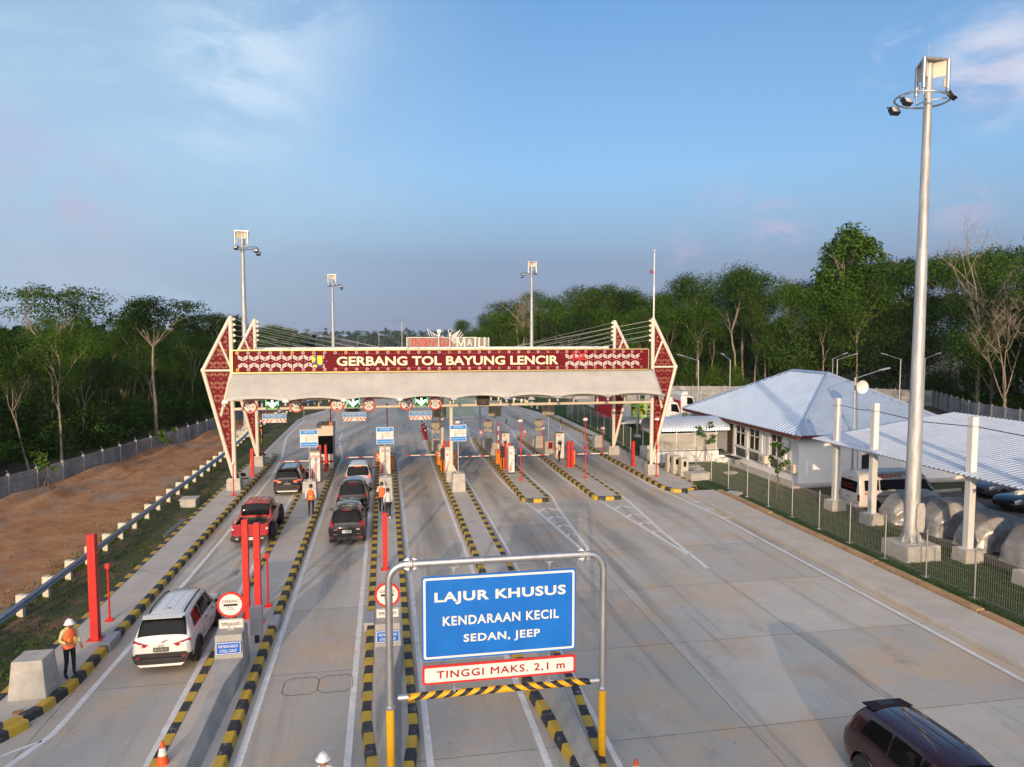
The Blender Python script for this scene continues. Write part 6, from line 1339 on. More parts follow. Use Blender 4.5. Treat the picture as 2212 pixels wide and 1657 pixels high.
# ------------------------------------------------------------ people: one skinned surface per body
def person(label, x, y, z, rz, outfit, pose, h=1.70, group=None):
    J = dict(pelvis=(0,0,.93), belly=(0,.01,1.08), chest=(0,.0,1.28), throat=(0,-.005,1.435), neck=(0,.01,1.50), head=(0,.025,1.60), crown=(0,.01,1.685), chin=(0,.075,1.545))
    for sd, q in ((1,'R'),(-1,'L')):
        J['sh'+q] = (sd*.175,0,1.40); J['el'+q] = (sd*.235,-.02,1.14); J['wr'+q] = (sd*.245,.06,.90); J['hip'+q] = (sd*.095,0,.88); J['kn'+q] = (sd*.10,.02,.49); J['an'+q] = (sd*.10,-.02,.09); J['toe'+q] = (sd*.12,.15,.035)
    J.update(pose)
    Rr = dict(pelvis=(.145,.105), belly=(.135,.10), chest=(.15,.10), throat=(.085,.065), neck=(.055,.055), head=(.082,.098), crown=(.055,.065), chin=(.045,.045), sh=(.068,.062), el=(.046,.046), wr=(.031,.028), hip=(.09,.088), kn=(.060,.060), an=(.042,.045), toe=(.042,.030))
    names = list(J); E_ = [('pelvis','belly'),('belly','chest'),('chest','throat'),('throat','neck'),('neck','head'),('head','crown'),('head','chin')]
    for q in 'RL': E_ += [('throat','sh'+q),('sh'+q,'el'+q),('el'+q,'wr'+q),('pelvis','hip'+q),('hip'+q,'kn'+q),('kn'+q,'an'+q),('an'+q,'toe'+q)]
    P = [Vector(J[n]) for n in names]; rad = [Rr.get(n, Rr.get(n[:-1])) for n in names]; idx = {n: i for i, n in enumerate(names)}
    edges = [(idx[a_], idx[b_]) for a_, b_ in E_]
    me = bpy.data.meshes.new('person'); me.from_pydata([tuple(p) for p in P], edges, []); ob = bpy.data.objects.new('person', me); COL.objects.link(ob)
    sk = ob.modifiers.new('skin', 'SKIN'); sk.use_smooth_shade = True
    for i, v in enumerate(me.skin_vertices[0].data): v.radius = rad[i]; v.use_root = (names[i] == 'pelvis')
    ss = ob.modifiers.new('sub', 'SUBSURF'); ss.levels = ss.render_levels = 2
    me2 = bpy.data.meshes.new_from_object(ob.evaluated_get(bpy.context.evaluated_depsgraph_get())); ob.modifiers.clear()
    m = MB(); m.v = [tuple(v.co) for v in me2.vertices]; m.f = [tuple(p.vertices) for p in me2.polygons]
    zone = {'head':2,'crown':2,'chin':2,'neck':2,'wr':2,'an':3,'toe':3,'hip':1,'kn':1,'pelvis':1}
    def near(c):
        best = None
        for a_, b_ in E_:
            A, B = Vector(J[a_]), Vector(J[b_]); t = max(0, min(1, (c-A).dot(B-A)/(B-A).length_squared)); d = (c-A.lerp(B,t)).length
            if best is None or d < best[0]: best = (d, a_, b_, t)
        _, a_, b_, t = best; ka, kb = (n if n in zone or n in Rr else n[:-1] for n in (a_, b_))
        if kb == 'wr': return outfit.get('sleeve', 0) if t < .86 else 2
        if kb == 'el': return 0
        if (ka, kb) == ('kn','an'): return 1 if t < .80 else 3
        if kb == 'toe': return 3
        if kb in ('hip','kn'): return 1
        if (ka, kb) == ('pelvis','belly'): return 1 if t < .25 else 0
        if (ka, kb) == ('throat','neck'): return 0 if t < .5 else 2
        if ka in ('neck','head'): return 2
        return 0
    m.m = [near(sum((Vector(m.v[i]) for i in f), Vector())/len(f)) for f in m.f]; m.s = [True]*len(m.f)
    bpy.data.objects.remove(ob)
    for q in 'RL':                                                   # palms and five bent fingers
        sd = 1 if q == 'R' else -1; W_, E2 = Vector(J['wr'+q]), Vector(J['el'+q]); d = (W_-E2).normalized(); s_ = d.cross(Vector((0,1,.01))).normalized()*1.0
        if s_.length < .1: s_ = Vector((1,0,0))
        n_ = s_.cross(d).normalized(); m.tube([W_-d*.01, W_+d*.045, W_+d*.09], [.026,.036,.030], 8, 2)
        for k in range(4):
            b_ = W_+d*.085+s_*(.027-.018*k); l = (.062,.07,.066,.052)[k]; m.tube([b_, b_+d*l*.5+n_*.008*sd, b_+d*l*.8+n_*.03*sd], [.0095,.009,.007], 6, 2)
        b_ = W_+d*.03+s_*.03; m.tube([b_, b_+s_*.025+d*.03, b_+s_*.03+d*.065+n_*.01], [.012,.011,.008], 6, 2)
    # ears, nose
    hd = Vector(J['head']); 
    m.tube([hd+Vector((0,.085,.02)), hd+Vector((0,.112,-.012)), hd+Vector((0,.09,-.02))], [.010,.016,.012], 6, 2)
    for sd in (1,-1): m.lathe([(.01,-.008),(.028,0),(.01,.010)], 8, (hd.x+sd*.084,hd.y-.005,hd.z-.005), 'x', 2)
    k = h/1.74; o = m.build('person', [M[outfit['top']], M[outfit['bottom']], M['skin'], M[outfit.get('shoes','shoe')], M['pants']], loc=(x,y,z), rz=rz); o.scale = (k,k,k); tag(o, label, 'person', group)
    f_ = MB()
    for sd in (1,-1): f_.lathe([(.002,-.004),(.010,0),(.002,.004)], 8, (hd.x+sd*.033, hd.y+.090, hd.z+.012), 'y', 0)
    f_.bx(hd.x-.024,hd.x+.024,hd.y+.083,hd.y+.092,hd.z-.052,hd.z-.044,1); f_.build('face', [M['hair'], M['darkred']], o)
    def cap(r0, zs, mt, nm, brim=False, long_=False, back=0.0):
        c = MB(); C = hd+Vector((0,-.008,.015)); n = 20; rows = 8; v = []
        for i in range(rows+1):
            ph = math.pi/2*(1-i/rows)
            for j in range(n):
                t = 2*math.pi*j/n; rr_ = r0*math.cos(ph*.999); front = max(0, math.sin(t))
                zz = C.z+r0*1.02*math.sin(ph)+(zs*(1-front) if i == rows else 0)-(.0); v.append((C.x+rr_*.92*math.cos(t), C.y+rr_*1.10*math.sin(t), zz))
        c.add(v, [(i*n+j,(i+1)*n+j,(i+1)*n+(j+1)%n,i*n+(j+1)%n) for i in range(rows) for j in range(n)], 0, True)
        if brim:
            c.lathe([(r0*1.0,.0),(r0*1.22,-.012),(r0*1.0,.012)], 20, (C.x,C.y+.012,C.z)); c.tube([(C.x,C.y-r0*.9,C.z+.05),(C.x,C.y-r0*.5,C.z+r0*.95),(C.x,C.y+r0*.5,C.z+r0*.95),(C.x,C.y+r0*.95,C.z+.04)], .012, 5)
        if long_: c.tube([(C.x,C.y-.03,C.z+.03),(C.x,C.y-.09,C.z-.12),(C.x,C.y-.10,C.z-.30),(C.x,C.y-.08,C.z-.42)], [.09,.085,.07,.03], 10)
        c.build(nm, mt, o)
    if outfit.get('helmet'): cap(.128, -.02, M['helmet'], 'helmet', brim=True)
    else: cap(.107, -.055, M['hair'], 'hair', long_=outfit.get('long', False))
    if outfit.get('vest'):
        v_ = MB(); n = 24; lean = Vector(J['throat'])-Vector(J['pelvis']); rings = [(.88,.185,.148),(1.0,.178,.142),(1.15,.176,.138),(1.28,.19,.138),(1.38,.175,.118),(1.435,.12,.095),(1.46,.075,.075)]
        vv = []
        for zz, rx, ry in rings:
            c_ = Vector(J['pelvis'])+lean*((zz-J['pelvis'][2])/max(.1,lean.z))
            vv += [(c_.x+rx*math.copysign(abs(math.cos(2*math.pi*j/n))**.85,math.cos(2*math.pi*j/n)), c_.y+ry*math.sin(2*math.pi*j/n), zz) for j in range(n)]
        v_.add(vv, [(i*n+j,i*n+(j+1)%n,(i+1)*n+(j+1)%n,(i+1)*n+j) for i in range(len(rings)-1) for j in range(n)], 0, True)
        vo = v_.build('vest', M['orange_vest'], o); st_ = MB(); c_ = Vector(J['pelvis'])+lean*.3
        if outfit['vest'] == 'X':
            for s2 in (1,-1): st_.tube([(c_.x-s2*.06,c_.y-.148,c_.z-.06),(c_.x+s2*.06,c_.y-.146,c_.z+.04)], .018, 4)
        else:
            for s2 in (1,-1): st_.bx(c_.x+s2*.085-.018,c_.x+s2*.085+.018,c_.y+.125,c_.y+.142,c_.z-.12,c_.z+.10)
        st_.build('reflective_strip', M['strapy'], vo)
    return o
KZ = K+.015
person('guard in white helmet and orange vest standing at the kerb, lower left', -9.0, 21.75, KZ, R(-125), dict(top='shirt_y', bottom='pants', helmet=True, vest='V'), dict(head=(0,.06,1.585), chin=(0,.10,1.52), crown=(0,.05,1.68), elR=(.25,-.02,1.15), wrR=(.19,.19,1.08), elL=(-.24,.03,1.14), wrL=(-.22,.19,.93), knR=(.11,.03,.49), anR=(.13,-.04,.09), toeR=(.16,.12,.035), anL=(-.09,.04,.09), toeL=(-.10,.21,.035)), 1.72)
person('walking man seen from behind, yellow cross on his orange vest', -4.02, 39.4, KZ, R(-4), dict(top='shirt', bottom='pants', vest='X'), dict(elR=(.26,-.03,1.15), wrR=(.25,.04,.93), elL=(-.27,-.02,1.15), wrL=(-.28,.02,.92), knR=(.09,.08,.49), anR=(.08,.06,.09), toeR=(.09,.23,.035), anL=(-.09,-.14,.10), toeL=(-.10,.03,.04)), 1.76)
person('man in orange vest pointing upwards beside the man in white', -.24, 39.5, KZ, R(-14), dict(top='shirt', bottom='pants', vest='N', sleeve=4), dict(elR=(.24,.20,1.44), wrR=(.14,.34,1.62), elL=(-.24,-.06,1.16), wrL=(-.25,-.02,.93)), 1.72)
person('man in white shirt and black trousers with a sling, beside the red post', .10, 37.75, KZ, R(35), dict(top='shirt', bottom='pants', shoes='helmet'), dict(elL=(-.22,.06,1.15), wrL=(-.20,.10,.93)), 1.74)
person('woman with long black hair and peach blouse at the white kiosk', 13.2, 52.9, KZ, R(80), dict(top='shirt_p', bottom='pants', long=True), dict(elR=(.22,.10,1.16), wrR=(.10,.28,1.16), elL=(-.22,.12,1.14), wrL=(-.08,.30,1.10), head=(0,.04,1.59), chin=(0,.085,1.53)), 1.60)
person('man in white shirt half hidden behind the machine marked 01', 9.3, 51.2, KZ, R(170), dict(top='shirt', bottom='pants'), dict(elR=(.22,.06,1.16), wrR=(.12,.24,1.02), elL=(-.22,.06,1.16), wrL=(-.10,.24,1.02)), 1.68)
person('person in white helmet and orange vest cut off by the bottom edge', -1.30, 14.05, .01, R(4), dict(top='shirt', bottom='pants', helmet=True, vest='X'), {}, 1.70)
# ------------------------------------------------------------ office building with hipped metal roof
OX0, OX1, OY0, OY1, EZ, RZ = 27.2, 39.2, 42.9, 59.6, 3.42, 7.12
of = thing('office_building', 'white single storey office with blue grey hipped metal roof', 'building', (33.2, 51.2, 0))
def O_(o): o.parent = of; o.location = (-33.2,-51.2,0); return o
w = MB(); w.bx(OX0,OX1,OY0,OY1,0,3.25,0).bx(OX0-.03,OX1+.03,OY0-.03,OY1+.03,0,.60,0)
for x, y in ((OX0-.04,OY0-.04),): w.bx(x-.02,x+.30,y-.02,y+.30,0,3.24,0)
for ya, yb in ((43.0,44.4),(46.8,47.5),(49.9,49.95),(51.7,52.0)): pass
for yp in (44.6,46.65,47.65,49.75,51.75): w.bx(OX0-.10,OX0,yp-.14,yp+.14,.55,3.24,0)
O_(w.build('wall', M['wall_white']))
O_(MB().bx(OX0-1.1,OX1+1.0,OY0-.95,OY1+.9,-.02,.10).build('apron', M['walk']))
for y0, y1, tilt in ((44.9,46.35,True),(47.92,49.4,False),(50.05,51.5,False)):
    f = MB(); x = OX0-.03
    for a_, b_, c_, d_ in ((y0,y1,2.97,3.07),(y0,y1,1.36,1.46),(y0,y0+.07,1.36,3.07),(y1-.07,y1,1.36,3.07),((y0+y1)/2-.04,(y0+y1)/2+.04,1.36,3.07),(y0,y1,2.42,2.50)): f.bx(x-.05,x+.02,a_,b_,c_,d_)
    f.bx(x-.12,x+.02,y0-.05,y1+.05,1.28,1.37)
    fo = O_(f.build('window', M['white'])); MB().bx(x-.012,x+.004,y0+.05,y1-.05,1.44,3.0).build('pane', M['glass'], fo); MB().bx(x-.02,x+.01,y0+.02,y1-.02,.64,1.28).build('stone_panel', M['stone'], fo)
    O_(MB().bx(OX0-.55,OX0,y0-.1,y1+.3,3.10,3.17).build('sun_shade', M['white']))
dr = O_(MB().bx(OX0-.04,OX0+.01,52.15,52.95,.58,2.6).build('door', mat('brown_door', (.14,.07,.035), .5, var=.2))); MB().bx(OX0-.05,OX0,52.1,53.0,2.6,3.05).build('pane', M['glass'], dr)
O_(MB().bx(25.95,27.2,52.0,54.6,0,.52,0).bx(25.6,26.0,51.5,53.2,0,.30,0).bx(26.0,27.2,51.3,52.0,0,.40,0).bx(25.9,27.15,52.02,54.55,.52,.54,1).build('steps', [M['wall_white'], M['concrete_dark']]))
d2 = MB().bx(31.85,32.55,OY0-.03,OY0+.01,.1,2.0).build('door', M['blackpl']); O_(d2)
for x in (27.2,47.35-47.35+27.2): pass
pp = MB()
for y in (43.95,47.3): pp.tube([(OX0-.06,y,.6),(OX0-.06,y,3.2)], .03, 6)
O_(pp.build('drain_pipe', mat('pipe_grey', (.50,.47,.46), .5)))
EX0, EX1, EY0, EY1 = 26.5, 39.9, 42.15, 60.3; RYA, RYB = 48.9, 53.6; RX = (EX0+EX1)/2
rf = MB(); A, B, C, D_ = (EX0,EY0,EZ), (EX1,EY0,EZ), (EX1,EY1,EZ), (EX0,EY1,EZ); P1, P2 = (RX,RYA,RZ), (RX,RYB,RZ)
for q in ([A,B,P1],[B,C,P2,P1],[C,D_,P2],[D_,A,P1,P2]): rf.poly(q, 0)
rib = MB(); st = .40
def rib_line(a_, b_):
    a_, b_ = Vector(a_), Vector(b_); u = (b_-a_).normalized(); n = Vector((0,0,1)); s_ = u.cross(n).normalized()*.075; up = Vector((0,0,.065))
    rib.add([a_-s_,a_+s_,b_+s_,b_-s_,a_-s_*.5+up,a_+s_*.5+up,b_+s_*.5+up,b_-s_*.5+up], [(4,5,6,7),(0,4,7,3),(1,2,6,5),(0,1,5,4),(3,7,6,2)])
y = EY0+.2
while y < EY1-.1:                                   # long slopes
    if y < RYA: t = (y-EY0)/(RYA-EY0)
    elif y > RYB: t = (EY1-y)/(EY1-RYB)
    else: t = 1
    for xe, sg in ((EX0,1),(EX1,-1)): rib_line((xe,y,EZ+.005), (xe+sg*(RX-EX0)*t, y, EZ+(RZ-EZ)*t+.005))
    y += st
x = EX0+.2
while x < EX1-.1:                                   # hipped ends
    t = 1-abs(x-RX)/(RX-EX0)
    rib_line((x,EY0,EZ+.005), (x,EY0+(RYA-EY0)*t,EZ+(RZ-EZ)*t+.005)); rib_line((x,EY1,EZ+.005), (x,EY1-(EY1-RYB)*t,EZ+(RZ-EZ)*t+.005)); x += st
ro = O_(rf.build('roof', M['roof'])); rib.build('roof_rib', M['roof'], ro)
hp = MB()
for a_, b_ in ((A,P1),(B,P1),(C,P2),(D_,P2),(P1,P2)):
    a_, b_ = Vector(a_), Vector(b_); u = (b_-a_).normalized(); s_ = u.cross(Vector((0,0,1))).normalized()*.26; n = s_.cross(u).normalized(); n = n if n.z > 0 else -n
    hp.add([a_+s_+n*.02-Vector((0,0,.08)),a_+n*.10,a_-s_+n*.02-Vector((0,0,.08)),b_+s_+n*.02-Vector((0,0,.08)),b_+n*.10,b_-s_+n*.02-Vector((0,0,.08))], [(0,1,4,3),(1,2,5,4)])
hp.build('ridge_cap', mat('ridge_sheet', (.42,.50,.62), .35, metal=.35, var=.05), ro)
fs = MB().bx(EX0,EX1,EY0-.02,EY0+.03,EZ-.24,EZ-.01).bx(EX0-.02,EX0+.03,EY0+.03,EY1-.03,EZ-.24,EZ-.01).bx(EX1-.03,EX1+.02,EY0+.03,EY1-.03,EZ-.24,EZ-.01).bx(EX0,EX1,EY1-.03,EY1+.02,EZ-.24,EZ-.01)
for k in range(60): fs.bx(EX0-.05,EX0-.02,EY0+.1+k*.30,EY0+.22+k*.30,EZ-.22,EZ-.03)
for k in range(44): fs.bx(EX0+.1+k*.30,EX0+.22+k*.30,EY0-.05,EY0-.02,EZ-.22,EZ-.03)
fs.build('fascia', M['fascia'], ro); MB().bx(EX0+.03,EX1-.03,EY0+.03,EY1-.03,EZ-.20,EZ-.17).build('soffit', M['white'], ro)
def ac(y, lab):
    s = thing('air_conditioner', lab, 'air conditioner', (26.98,y,.72), group='air conditioner units on the office wall')
    MB().bx(-.16,.16,-.42,.42,.05,.62).build('casing', M['cream'], s, bevel=.015); MB().lathe([(.23,-.175),(.23,-.165)], 20, (0,.08,.33), 'x').build('fan_grille', M['steel'], s); MB().bx(-.14,.22,-.35,-.3,0,.05).bx(-.14,.22,.3,.35,0,.05).build('bracket', M['steel'], s)
ac(47.05,'single air conditioner unit left of the third office window'); ac(44.45,'air conditioner unit, left of the pair near the office corner'); ac(43.35,'air conditioner unit, right of the pair near the office corner')
b_ = thing('bench', 'black slatted bench by the office steps', 'bench', (26.6,50.9,.1)); MB().bx(-.25,.25,-.9,.9,.40,.45).build('seat', M['blackpl'], b_)
for sy in (-.7,.7): MB().bx(-.2,.2,sy-.03,sy+.03,0,.40).build('leg', M['steel'], b_)
bg = MB().lathe([(.05,0),(.38,.05),(.30,.25),(.1,.36)], 12).lathe([(.05,0),(.3,.04),(.25,.16),(.1,.22)], 12, (.6,-.1,0)).build('bin_bag', M['blackpl'], loc=(26.3,53.6,.54)); tag(bg, 'black bags lying on the office entrance platform', 'bag')
# covered corridor with barrel roof
co = thing('corridor', 'glazed corridor with silvery barrel roof joining the office', 'corridor', (23.6,53.6,0))
def C_(o): o.parent = co; o.location = (-23.6,-53.6,0); return o
C_(MB().bx(20.6,25.95,52.0,52.15,0,.90,0).bx(20.6,20.75,52.15,55.4,0,.90,0).bx(20.6,25.95,55.25,55.4,0,.90,0).build('low_wall', M['wall_white']))
fr = MB()
for x in (20.9,22.4,23.95,25.75): fr.bx(x-.03,x+.03,52.02,52.08,.9,2.55); fr.bx(x-.03,x+.03,55.3,55.36,.9,2.55)
for z in (1.02,2.3,2.52): fr.bx(20.7,25.9,52.025,52.075,z-.03,z+.03)
C_(fr.build('frame', M['white'])); C_(MB().bx(20.7,25.8,52.045,52.055,1.0,2.3).build('clear_panel', M['polycarb']))
br_ = MB(); n, k = 56, 14; v = []
for i in range(n+1):
    x = 20.75+6.1*i/n
    for j in range(k+1):
        t = math.pi*j/k; rr_ = 1+.010*(1 if i % 2 else -1); v.append((x, 53.7-1.85*math.cos(t)*rr_, 2.52+.92*math.sin(t)*rr_))
br_.add(v, [(i*(k+1)+j,(i+1)*(k+1)+j,(i+1)*(k+1)+j+1,i*(k+1)+j+1) for i in range(n) for j in range(k)], 0, False)
C_(br_.build('barrel_roof', M['roof_w']))
# meter cabinets, slabs, saplings
for x, y, lab in ((20.25,48.15,'meter cabinet farthest from the road end of the walkway'),(20.35,47.3,'middle one of the three meter cabinets'),(20.52,46.35,'meter cabinet nearest to the concrete slab box')):
    s = thing('meter_cabinet', lab, 'meter cabinet', (x,y,.02), group='meter cabinets on concrete plinths')
    MB().bx(-.32,.32,-.3,.3,0,.42).build('plinth', M['concrete'], s, bevel=.03); c_ = MB().bx(-.27,.27,-.22,.22,.42,1.36).bx(-.31,.31,-.26,.26,1.36,1.41).build('cabinet', mat('beige_cabinet', (.52,.49,.40), .5, var=.04), s, bevel=.01)
    MB().bx(-.10,.10,-.232,-.222,.82,1.20).build('window', M['glass'], c_)
tag(MB().bx(-.75,.75,-.45,.45,0,.45).bx(-.8,.8,-.5,.5,.45,.53).build('manhole_box', M['concrete'], loc=(21.2,45.6,.03), rz=.15, bevel=.03), 'large concrete box at the mesh fence corner', 'manhole box')
for k, (x, y, a_, b_, lab) in enumerate(((22.9,50.0,.5,.3,'pale slab in the lawn nearest to the corridor'),(22.7,49.0,.5,.3,'pale slab in the lawn beside the fence corner'),(24.45,47.1,.42,.3,'small pale slab alone in the middle of the lawn'),(21.35,40.8,.55,.42,'pale slab lying in the lawn on the road side of the fence'))):
    tag(MB().bx(-a_,a_,-b_,b_,0,.14).build('stone_slab', M['concrete'], loc=(x,y,.03), rz=.2*k, bevel=.02), lab, 'slab', 'pale slabs in the lawn')
# ------------------------------------------------------------ carport
cp = thing('carport', 'carport with pale ribbed metal roof and white posts rising above it', 'carport', (29,29,0))
def K_(o): o.parent = cp; o.location = (-29,-29,0); return o
cx0, cx1, cy1, cy0, cz0, cz1 = 24.7, 34.2, 37.5, 9.0, 3.92, 5.28
sh = MB(); n = 0; y = cy0; v = []
prof_ = ((0,0),(.10,0),(.14,.045),(.22,.045),(.26,0))
while y < cy1:
    for dy, dz in prof_: v += [(cx0,y+dy,cz0+dz),(cx1,y+dy,cz1+dz)]
    y += .285
sh.add(v, [(2*i,2*i+1,2*i+3,2*i+2) for i in range(len(v)//2-1)], 0, False)
s_o = K_(sh.build('roof', M['roof_w'])); sd = s_o.modifiers.new('t','SOLIDIFY'); sd.thickness = .012; sd.offset = -1
pu = MB()
for x in (25.0,27.5,30,32.5,34): pu.bx(x-.04,x+.04,cy0+.1,cy1-.1,cz0+(x-cx0)/(cx1-cx0)*(cz1-cz0)-.14,cz0+(x-cx0)/(cx1-cx0)*(cz1-cz0)-.03)
K_(pu.build('purlin', M['white']))
for i, y in enumerate((36.2,33.1,26.8,23.7,17.4)):
    c_ = MB().bx(25.12,25.42,y-.15,y+.15,.62,6.45,0).bx(24.98,25.56,y-.27,y+.27,.58,.62,0)
    for z in (6.0,6.06): c_.bx(25.10,25.44,y-.17,y+.17,z,z+.02,1)
    K_(c_.build('column', [M['white'], M['steel']], bevel=.01)); K_(MB().add([(24.45,y-.07,3.72),(24.45,y+.07,3.72),(34.0,y+.07,5.0),(34.0,y-.07,5.0),(24.45,y-.07,3.86),(24.45,y+.07,3.86),(34.0,y+.07,5.14),(34.0,y-.07,5.14)], [(0,3,2,1),(4,5,6,7),(0,1,5,4),(1,2,6,5),(2,3,7,6),(3,0,4,7)]).build('rafter', M['cream']))
    lab = ('under the carport column nearest to the ambulance','under the carport column in front of the ambulance','under the carport column beside the tall mast','partly cut by the right picture edge under a carport column','outside the view, under a carport column')[i]
    block(25.27,y,.92,.85,0,.60,'square concrete footing '+lab,.03,'carport footings')
cbm = MB().tube([(25.44,36.2,6.04),(25.4,34.6,5.96),(25.44,33.1,6.04)], .018, 5).tube([(25.44,33.1,6.0),(25.4,30,5.84),(25.44,26.8,6.0)], .022, 5).tube([(25.44,26.8,6.0),(25.4,20,5.8),(25.44,17.4,6.0)], .022, 5)
K_(cbm.build('cable', M['blackpl'])); K_(MB().bx(33.6,33.8,10,37,.1,5.0).build('back_beam', M['white'])) if False else None
tag(MB().tube([(36.2,39.2,.08),(33.5,39.0,.08),(32.3,38.5,.08),(31.0,38.3,.08)], .14, 8).build('kerb', M['pavkerb']), 'rounded pale kerb at the edge of the courtyard', 'kerb', kind='structure')
# ------------------------------------------------------------ tall light masts
def mast(x, y, h, label, rz=0.0, sg=-1, base=True):
    s = thing('light_mast', label, 'light mast', (x,y,0), rz, 'tall galvanised light masts')
    z0 = .72
    if base: MB().bx(-.88,.88,-.82,.82,-.02,z0,tx=.02,ty=.02).build('footing', M['concrete'], s, bevel=.03)
    p = MB(); p.tube([(0,0,z0),(0,0,z0+.03)], .52, 20); hh = h-z0; rs = []; pts = []
    for a_, r_ in ((0,.335),(.30,.285),(.302,.265),(.62,.225),(.622,.205),(1.0,.155)): pts.append((0,0,z0+hh*a_)); rs.append(r_)
    p.tube(pts, rs, 12, sm=False)
    for k in range(8):
        t = math.pi*k/4; c_, q = math.cos(t), math.sin(t); p.add([(c_*.33,q*.33,z0+.02),(c_*.50,q*.50,z0+.02),(c_*.33,q*.33,z0+.42)], [(0,1,2)]); p.lathe([(.02,0),(.02,.10)], 6, (c_*.44+.05,q*.44,z0+.03))
    p.build('pole', M['galv_mast'], s)
    MB().prism([(-.13,2.0-.75),(.13,1.25),(.2,1.5),(.2,2.3),(.13,2.55),(-.13,2.55),(-.2,2.3),(-.2,1.5)], -.42, -.30, 'y').build('hatch', M['concrete'], s, loc=(.12,0,0)) if base else None
    H = h; R_ = .72; hd = MB()
    ang = [R(t) for t in (-35,-145,90)]; c3 = [(R_*math.cos(t), R_*math.sin(t)) for t in ang]
    hd.prism([(c_*1.12,q*1.12) for c_, q in c3][::1], H-.03, H+.03, 'z', 0)
    for c_, q in c3:
        hd.tube([(c_,q,H-.02),(c_,q,H-1.25)], .085, 10, 0); hd.tube([(c_,q,H-1.25),(c_,q,H-1.55)], .035, 6, 0)
        u = Vector((c_,q,0)).normalized(); sv = Vector((-u.y,u.x,0))*.012
        hd.add([u*.12-sv+Vector((0,0,H-.72)),u*R_-sv+Vector((0,0,H-.68)),u*R_-sv+Vector((0,0,H-.03)),u*.12-sv+Vector((0,0,H-.03)),u*.12+sv+Vector((0,0,H-.72)),u*R_+sv+Vector((0,0,H-.68)),u*R_+sv+Vector((0,0,H-.03)),u*.12+sv+Vector((0,0,H-.03))], [(0,1,2,3),(7,6,5,4),(0,4,5,1)], 1)
        hd.bx(c_*.82-.04,c_*.82+.04,q*.82-.03,q*.82+.03,H-1.15,H-.80,1)
    hd.tube([(-.05,0,H),(-.05,0,H+.75)], .012, 5, 0); hd.build('head_frame', [M['galv'], M['headpanel']], s)
    rg = MB(); zr = H-1.62; n = 36; RR = 1.05; cx_ = sg*.30
    rg.tube([(cx_+RR*math.cos(2*math.pi*k/n), RR*math.sin(2*math.pi*k/n), zr-.10*sg*-math.cos(2*math.pi*k/n)) for k in range(n+1)], .045, 8, cap=False)
    for k in range(3):
        t = ang[k]; rg.tube([(.1*math.cos(t),.1*math.sin(t),zr),(c3[k][0]*.98,c3[k][1]*.98,zr)], .03, 6)
    rg.build('lamp_ring', M['galv'], s)
    for dx, dy, dz, ry in ((sg*1.32,-.35,-.20,.2),(sg*1.42,.25,-.42,.0),(-sg*.42,-.85,.0,.5)):
        f = MB().bx(-.20,.20,-.10,.10,-.16,.16,0).bx(-.15,.15,-.108,-.10,-.12,.12,1).tube([(-.2,0,0),(-.22,.05,.28),(.22,.05,.28),(.2,0,0)], .018, 5, 0)
        fo = f.build('floodlight', [M['blackpl'], M['clearlamp']], s, loc=(dx,dy,zr+dz-.05)); fo.rotation_euler = (-.55,0,ry*sg*-1)
    return s
M['galv_mast'] = mat('galvanised_mast', (0.36,0.36,0.35), 0.55, metal=0.45, col2=(0.62,0.61,0.58), scale=4.5, stretch=(1.4,1.4,0.16), bump=.3, bscale=6); M['headpanel'] = mat('head_panel', (.68,.60,.46), .5, var=.06)
mast(23.25,27.8,21.75,'nearest tall galvanised light mast, rising right of the road',0,-1); mast(-13.4,73.0,20.0,'tall light mast behind the left pylons, beyond the guardrail',0,1); mast(-7.9,115,19.4,'slim far light mast standing in the middle left of the road',0,1,False); mast(20.8,100,20.4,'far light mast right of the roof sign',0,-1,False)
# ------------------------------------------------------------ lamp posts
def lamp_post(x, y, h, az, label, z=0.0, arm=1.9, double=False, group='slim street lamps in the yard', dish=False):
    s = thing('street_lamp', label, 'street lamp', (x,y,z), az, group)
    MB().tube([(0,0,0),(0,0,h)], [.075,.05], 8).bx(-.3,.3,-.3,.3,-.05,.25,1,tx=.04,ty=.04).build('pole', [M['steel'] if not double else M['galv'], M['concrete']], s)
    for sg in ((1,-1) if double else (1,)):
        MB().tube([(0,0,h-.05),(sg*arm*.5,0,h+.22),(sg*arm,0,h+.5)], .035, 6).build('arm', M['galv'], s); l = MB().bx(-.35,.35,-.12,.12,-.03,.05).build('lamp_head', M['steel'], s, loc=(sg*(arm+.25),0,h+.55)); l.rotation_euler[1] = -.2*sg
    if dish:
        d_ = MB().lathe([(.02,.10),(.28,.05),(.42,-.06),(.44,-.06),(.30,.08),(.02,.13)], 24, (.30,-.30,h-.6), 'y').build('dish', M['signwhite'], s); MB().tube([(.2,-.3,.1),(.1,-.1,h-1.2),(0,-.1,h-.5)], .02, 5).build('cable', M['blackpl'], s)
lamp_post(30.5,42.0,7.2,0.0,'lamp with a round white dish antenna beside the office roof',dish=True)
for x, y, az, lab in ((33.4,72,math.pi,'lamp seen left of the office roof, arm pointing left'),(37.6,73,1.5,'lamp rising behind the left slope of the office roof'),(58,72,math.pi,'lamp left of the nearest mast, arm pointing left'),(50,72,0,'first of two close lamps behind the roof ridge'),(51.5,75,.3,'second of two close lamps behind the roof ridge'),(62,73,.2,'lamp behind the nearest mast with arm pointing right'),(24.3,66,1.57,'lamp post beyond the mesh fence on a concrete foot')): lamp_post(x,y,7.3,az,lab)
hw = [(4,165,12),(-1.5,205,12),(-9,250,12),(-19,297,12),(-33,347,12),(-52,400,12),(-75,452,12),(-102,505,12),(-133,560,12),(-168,616,12),(-250,720,12)]
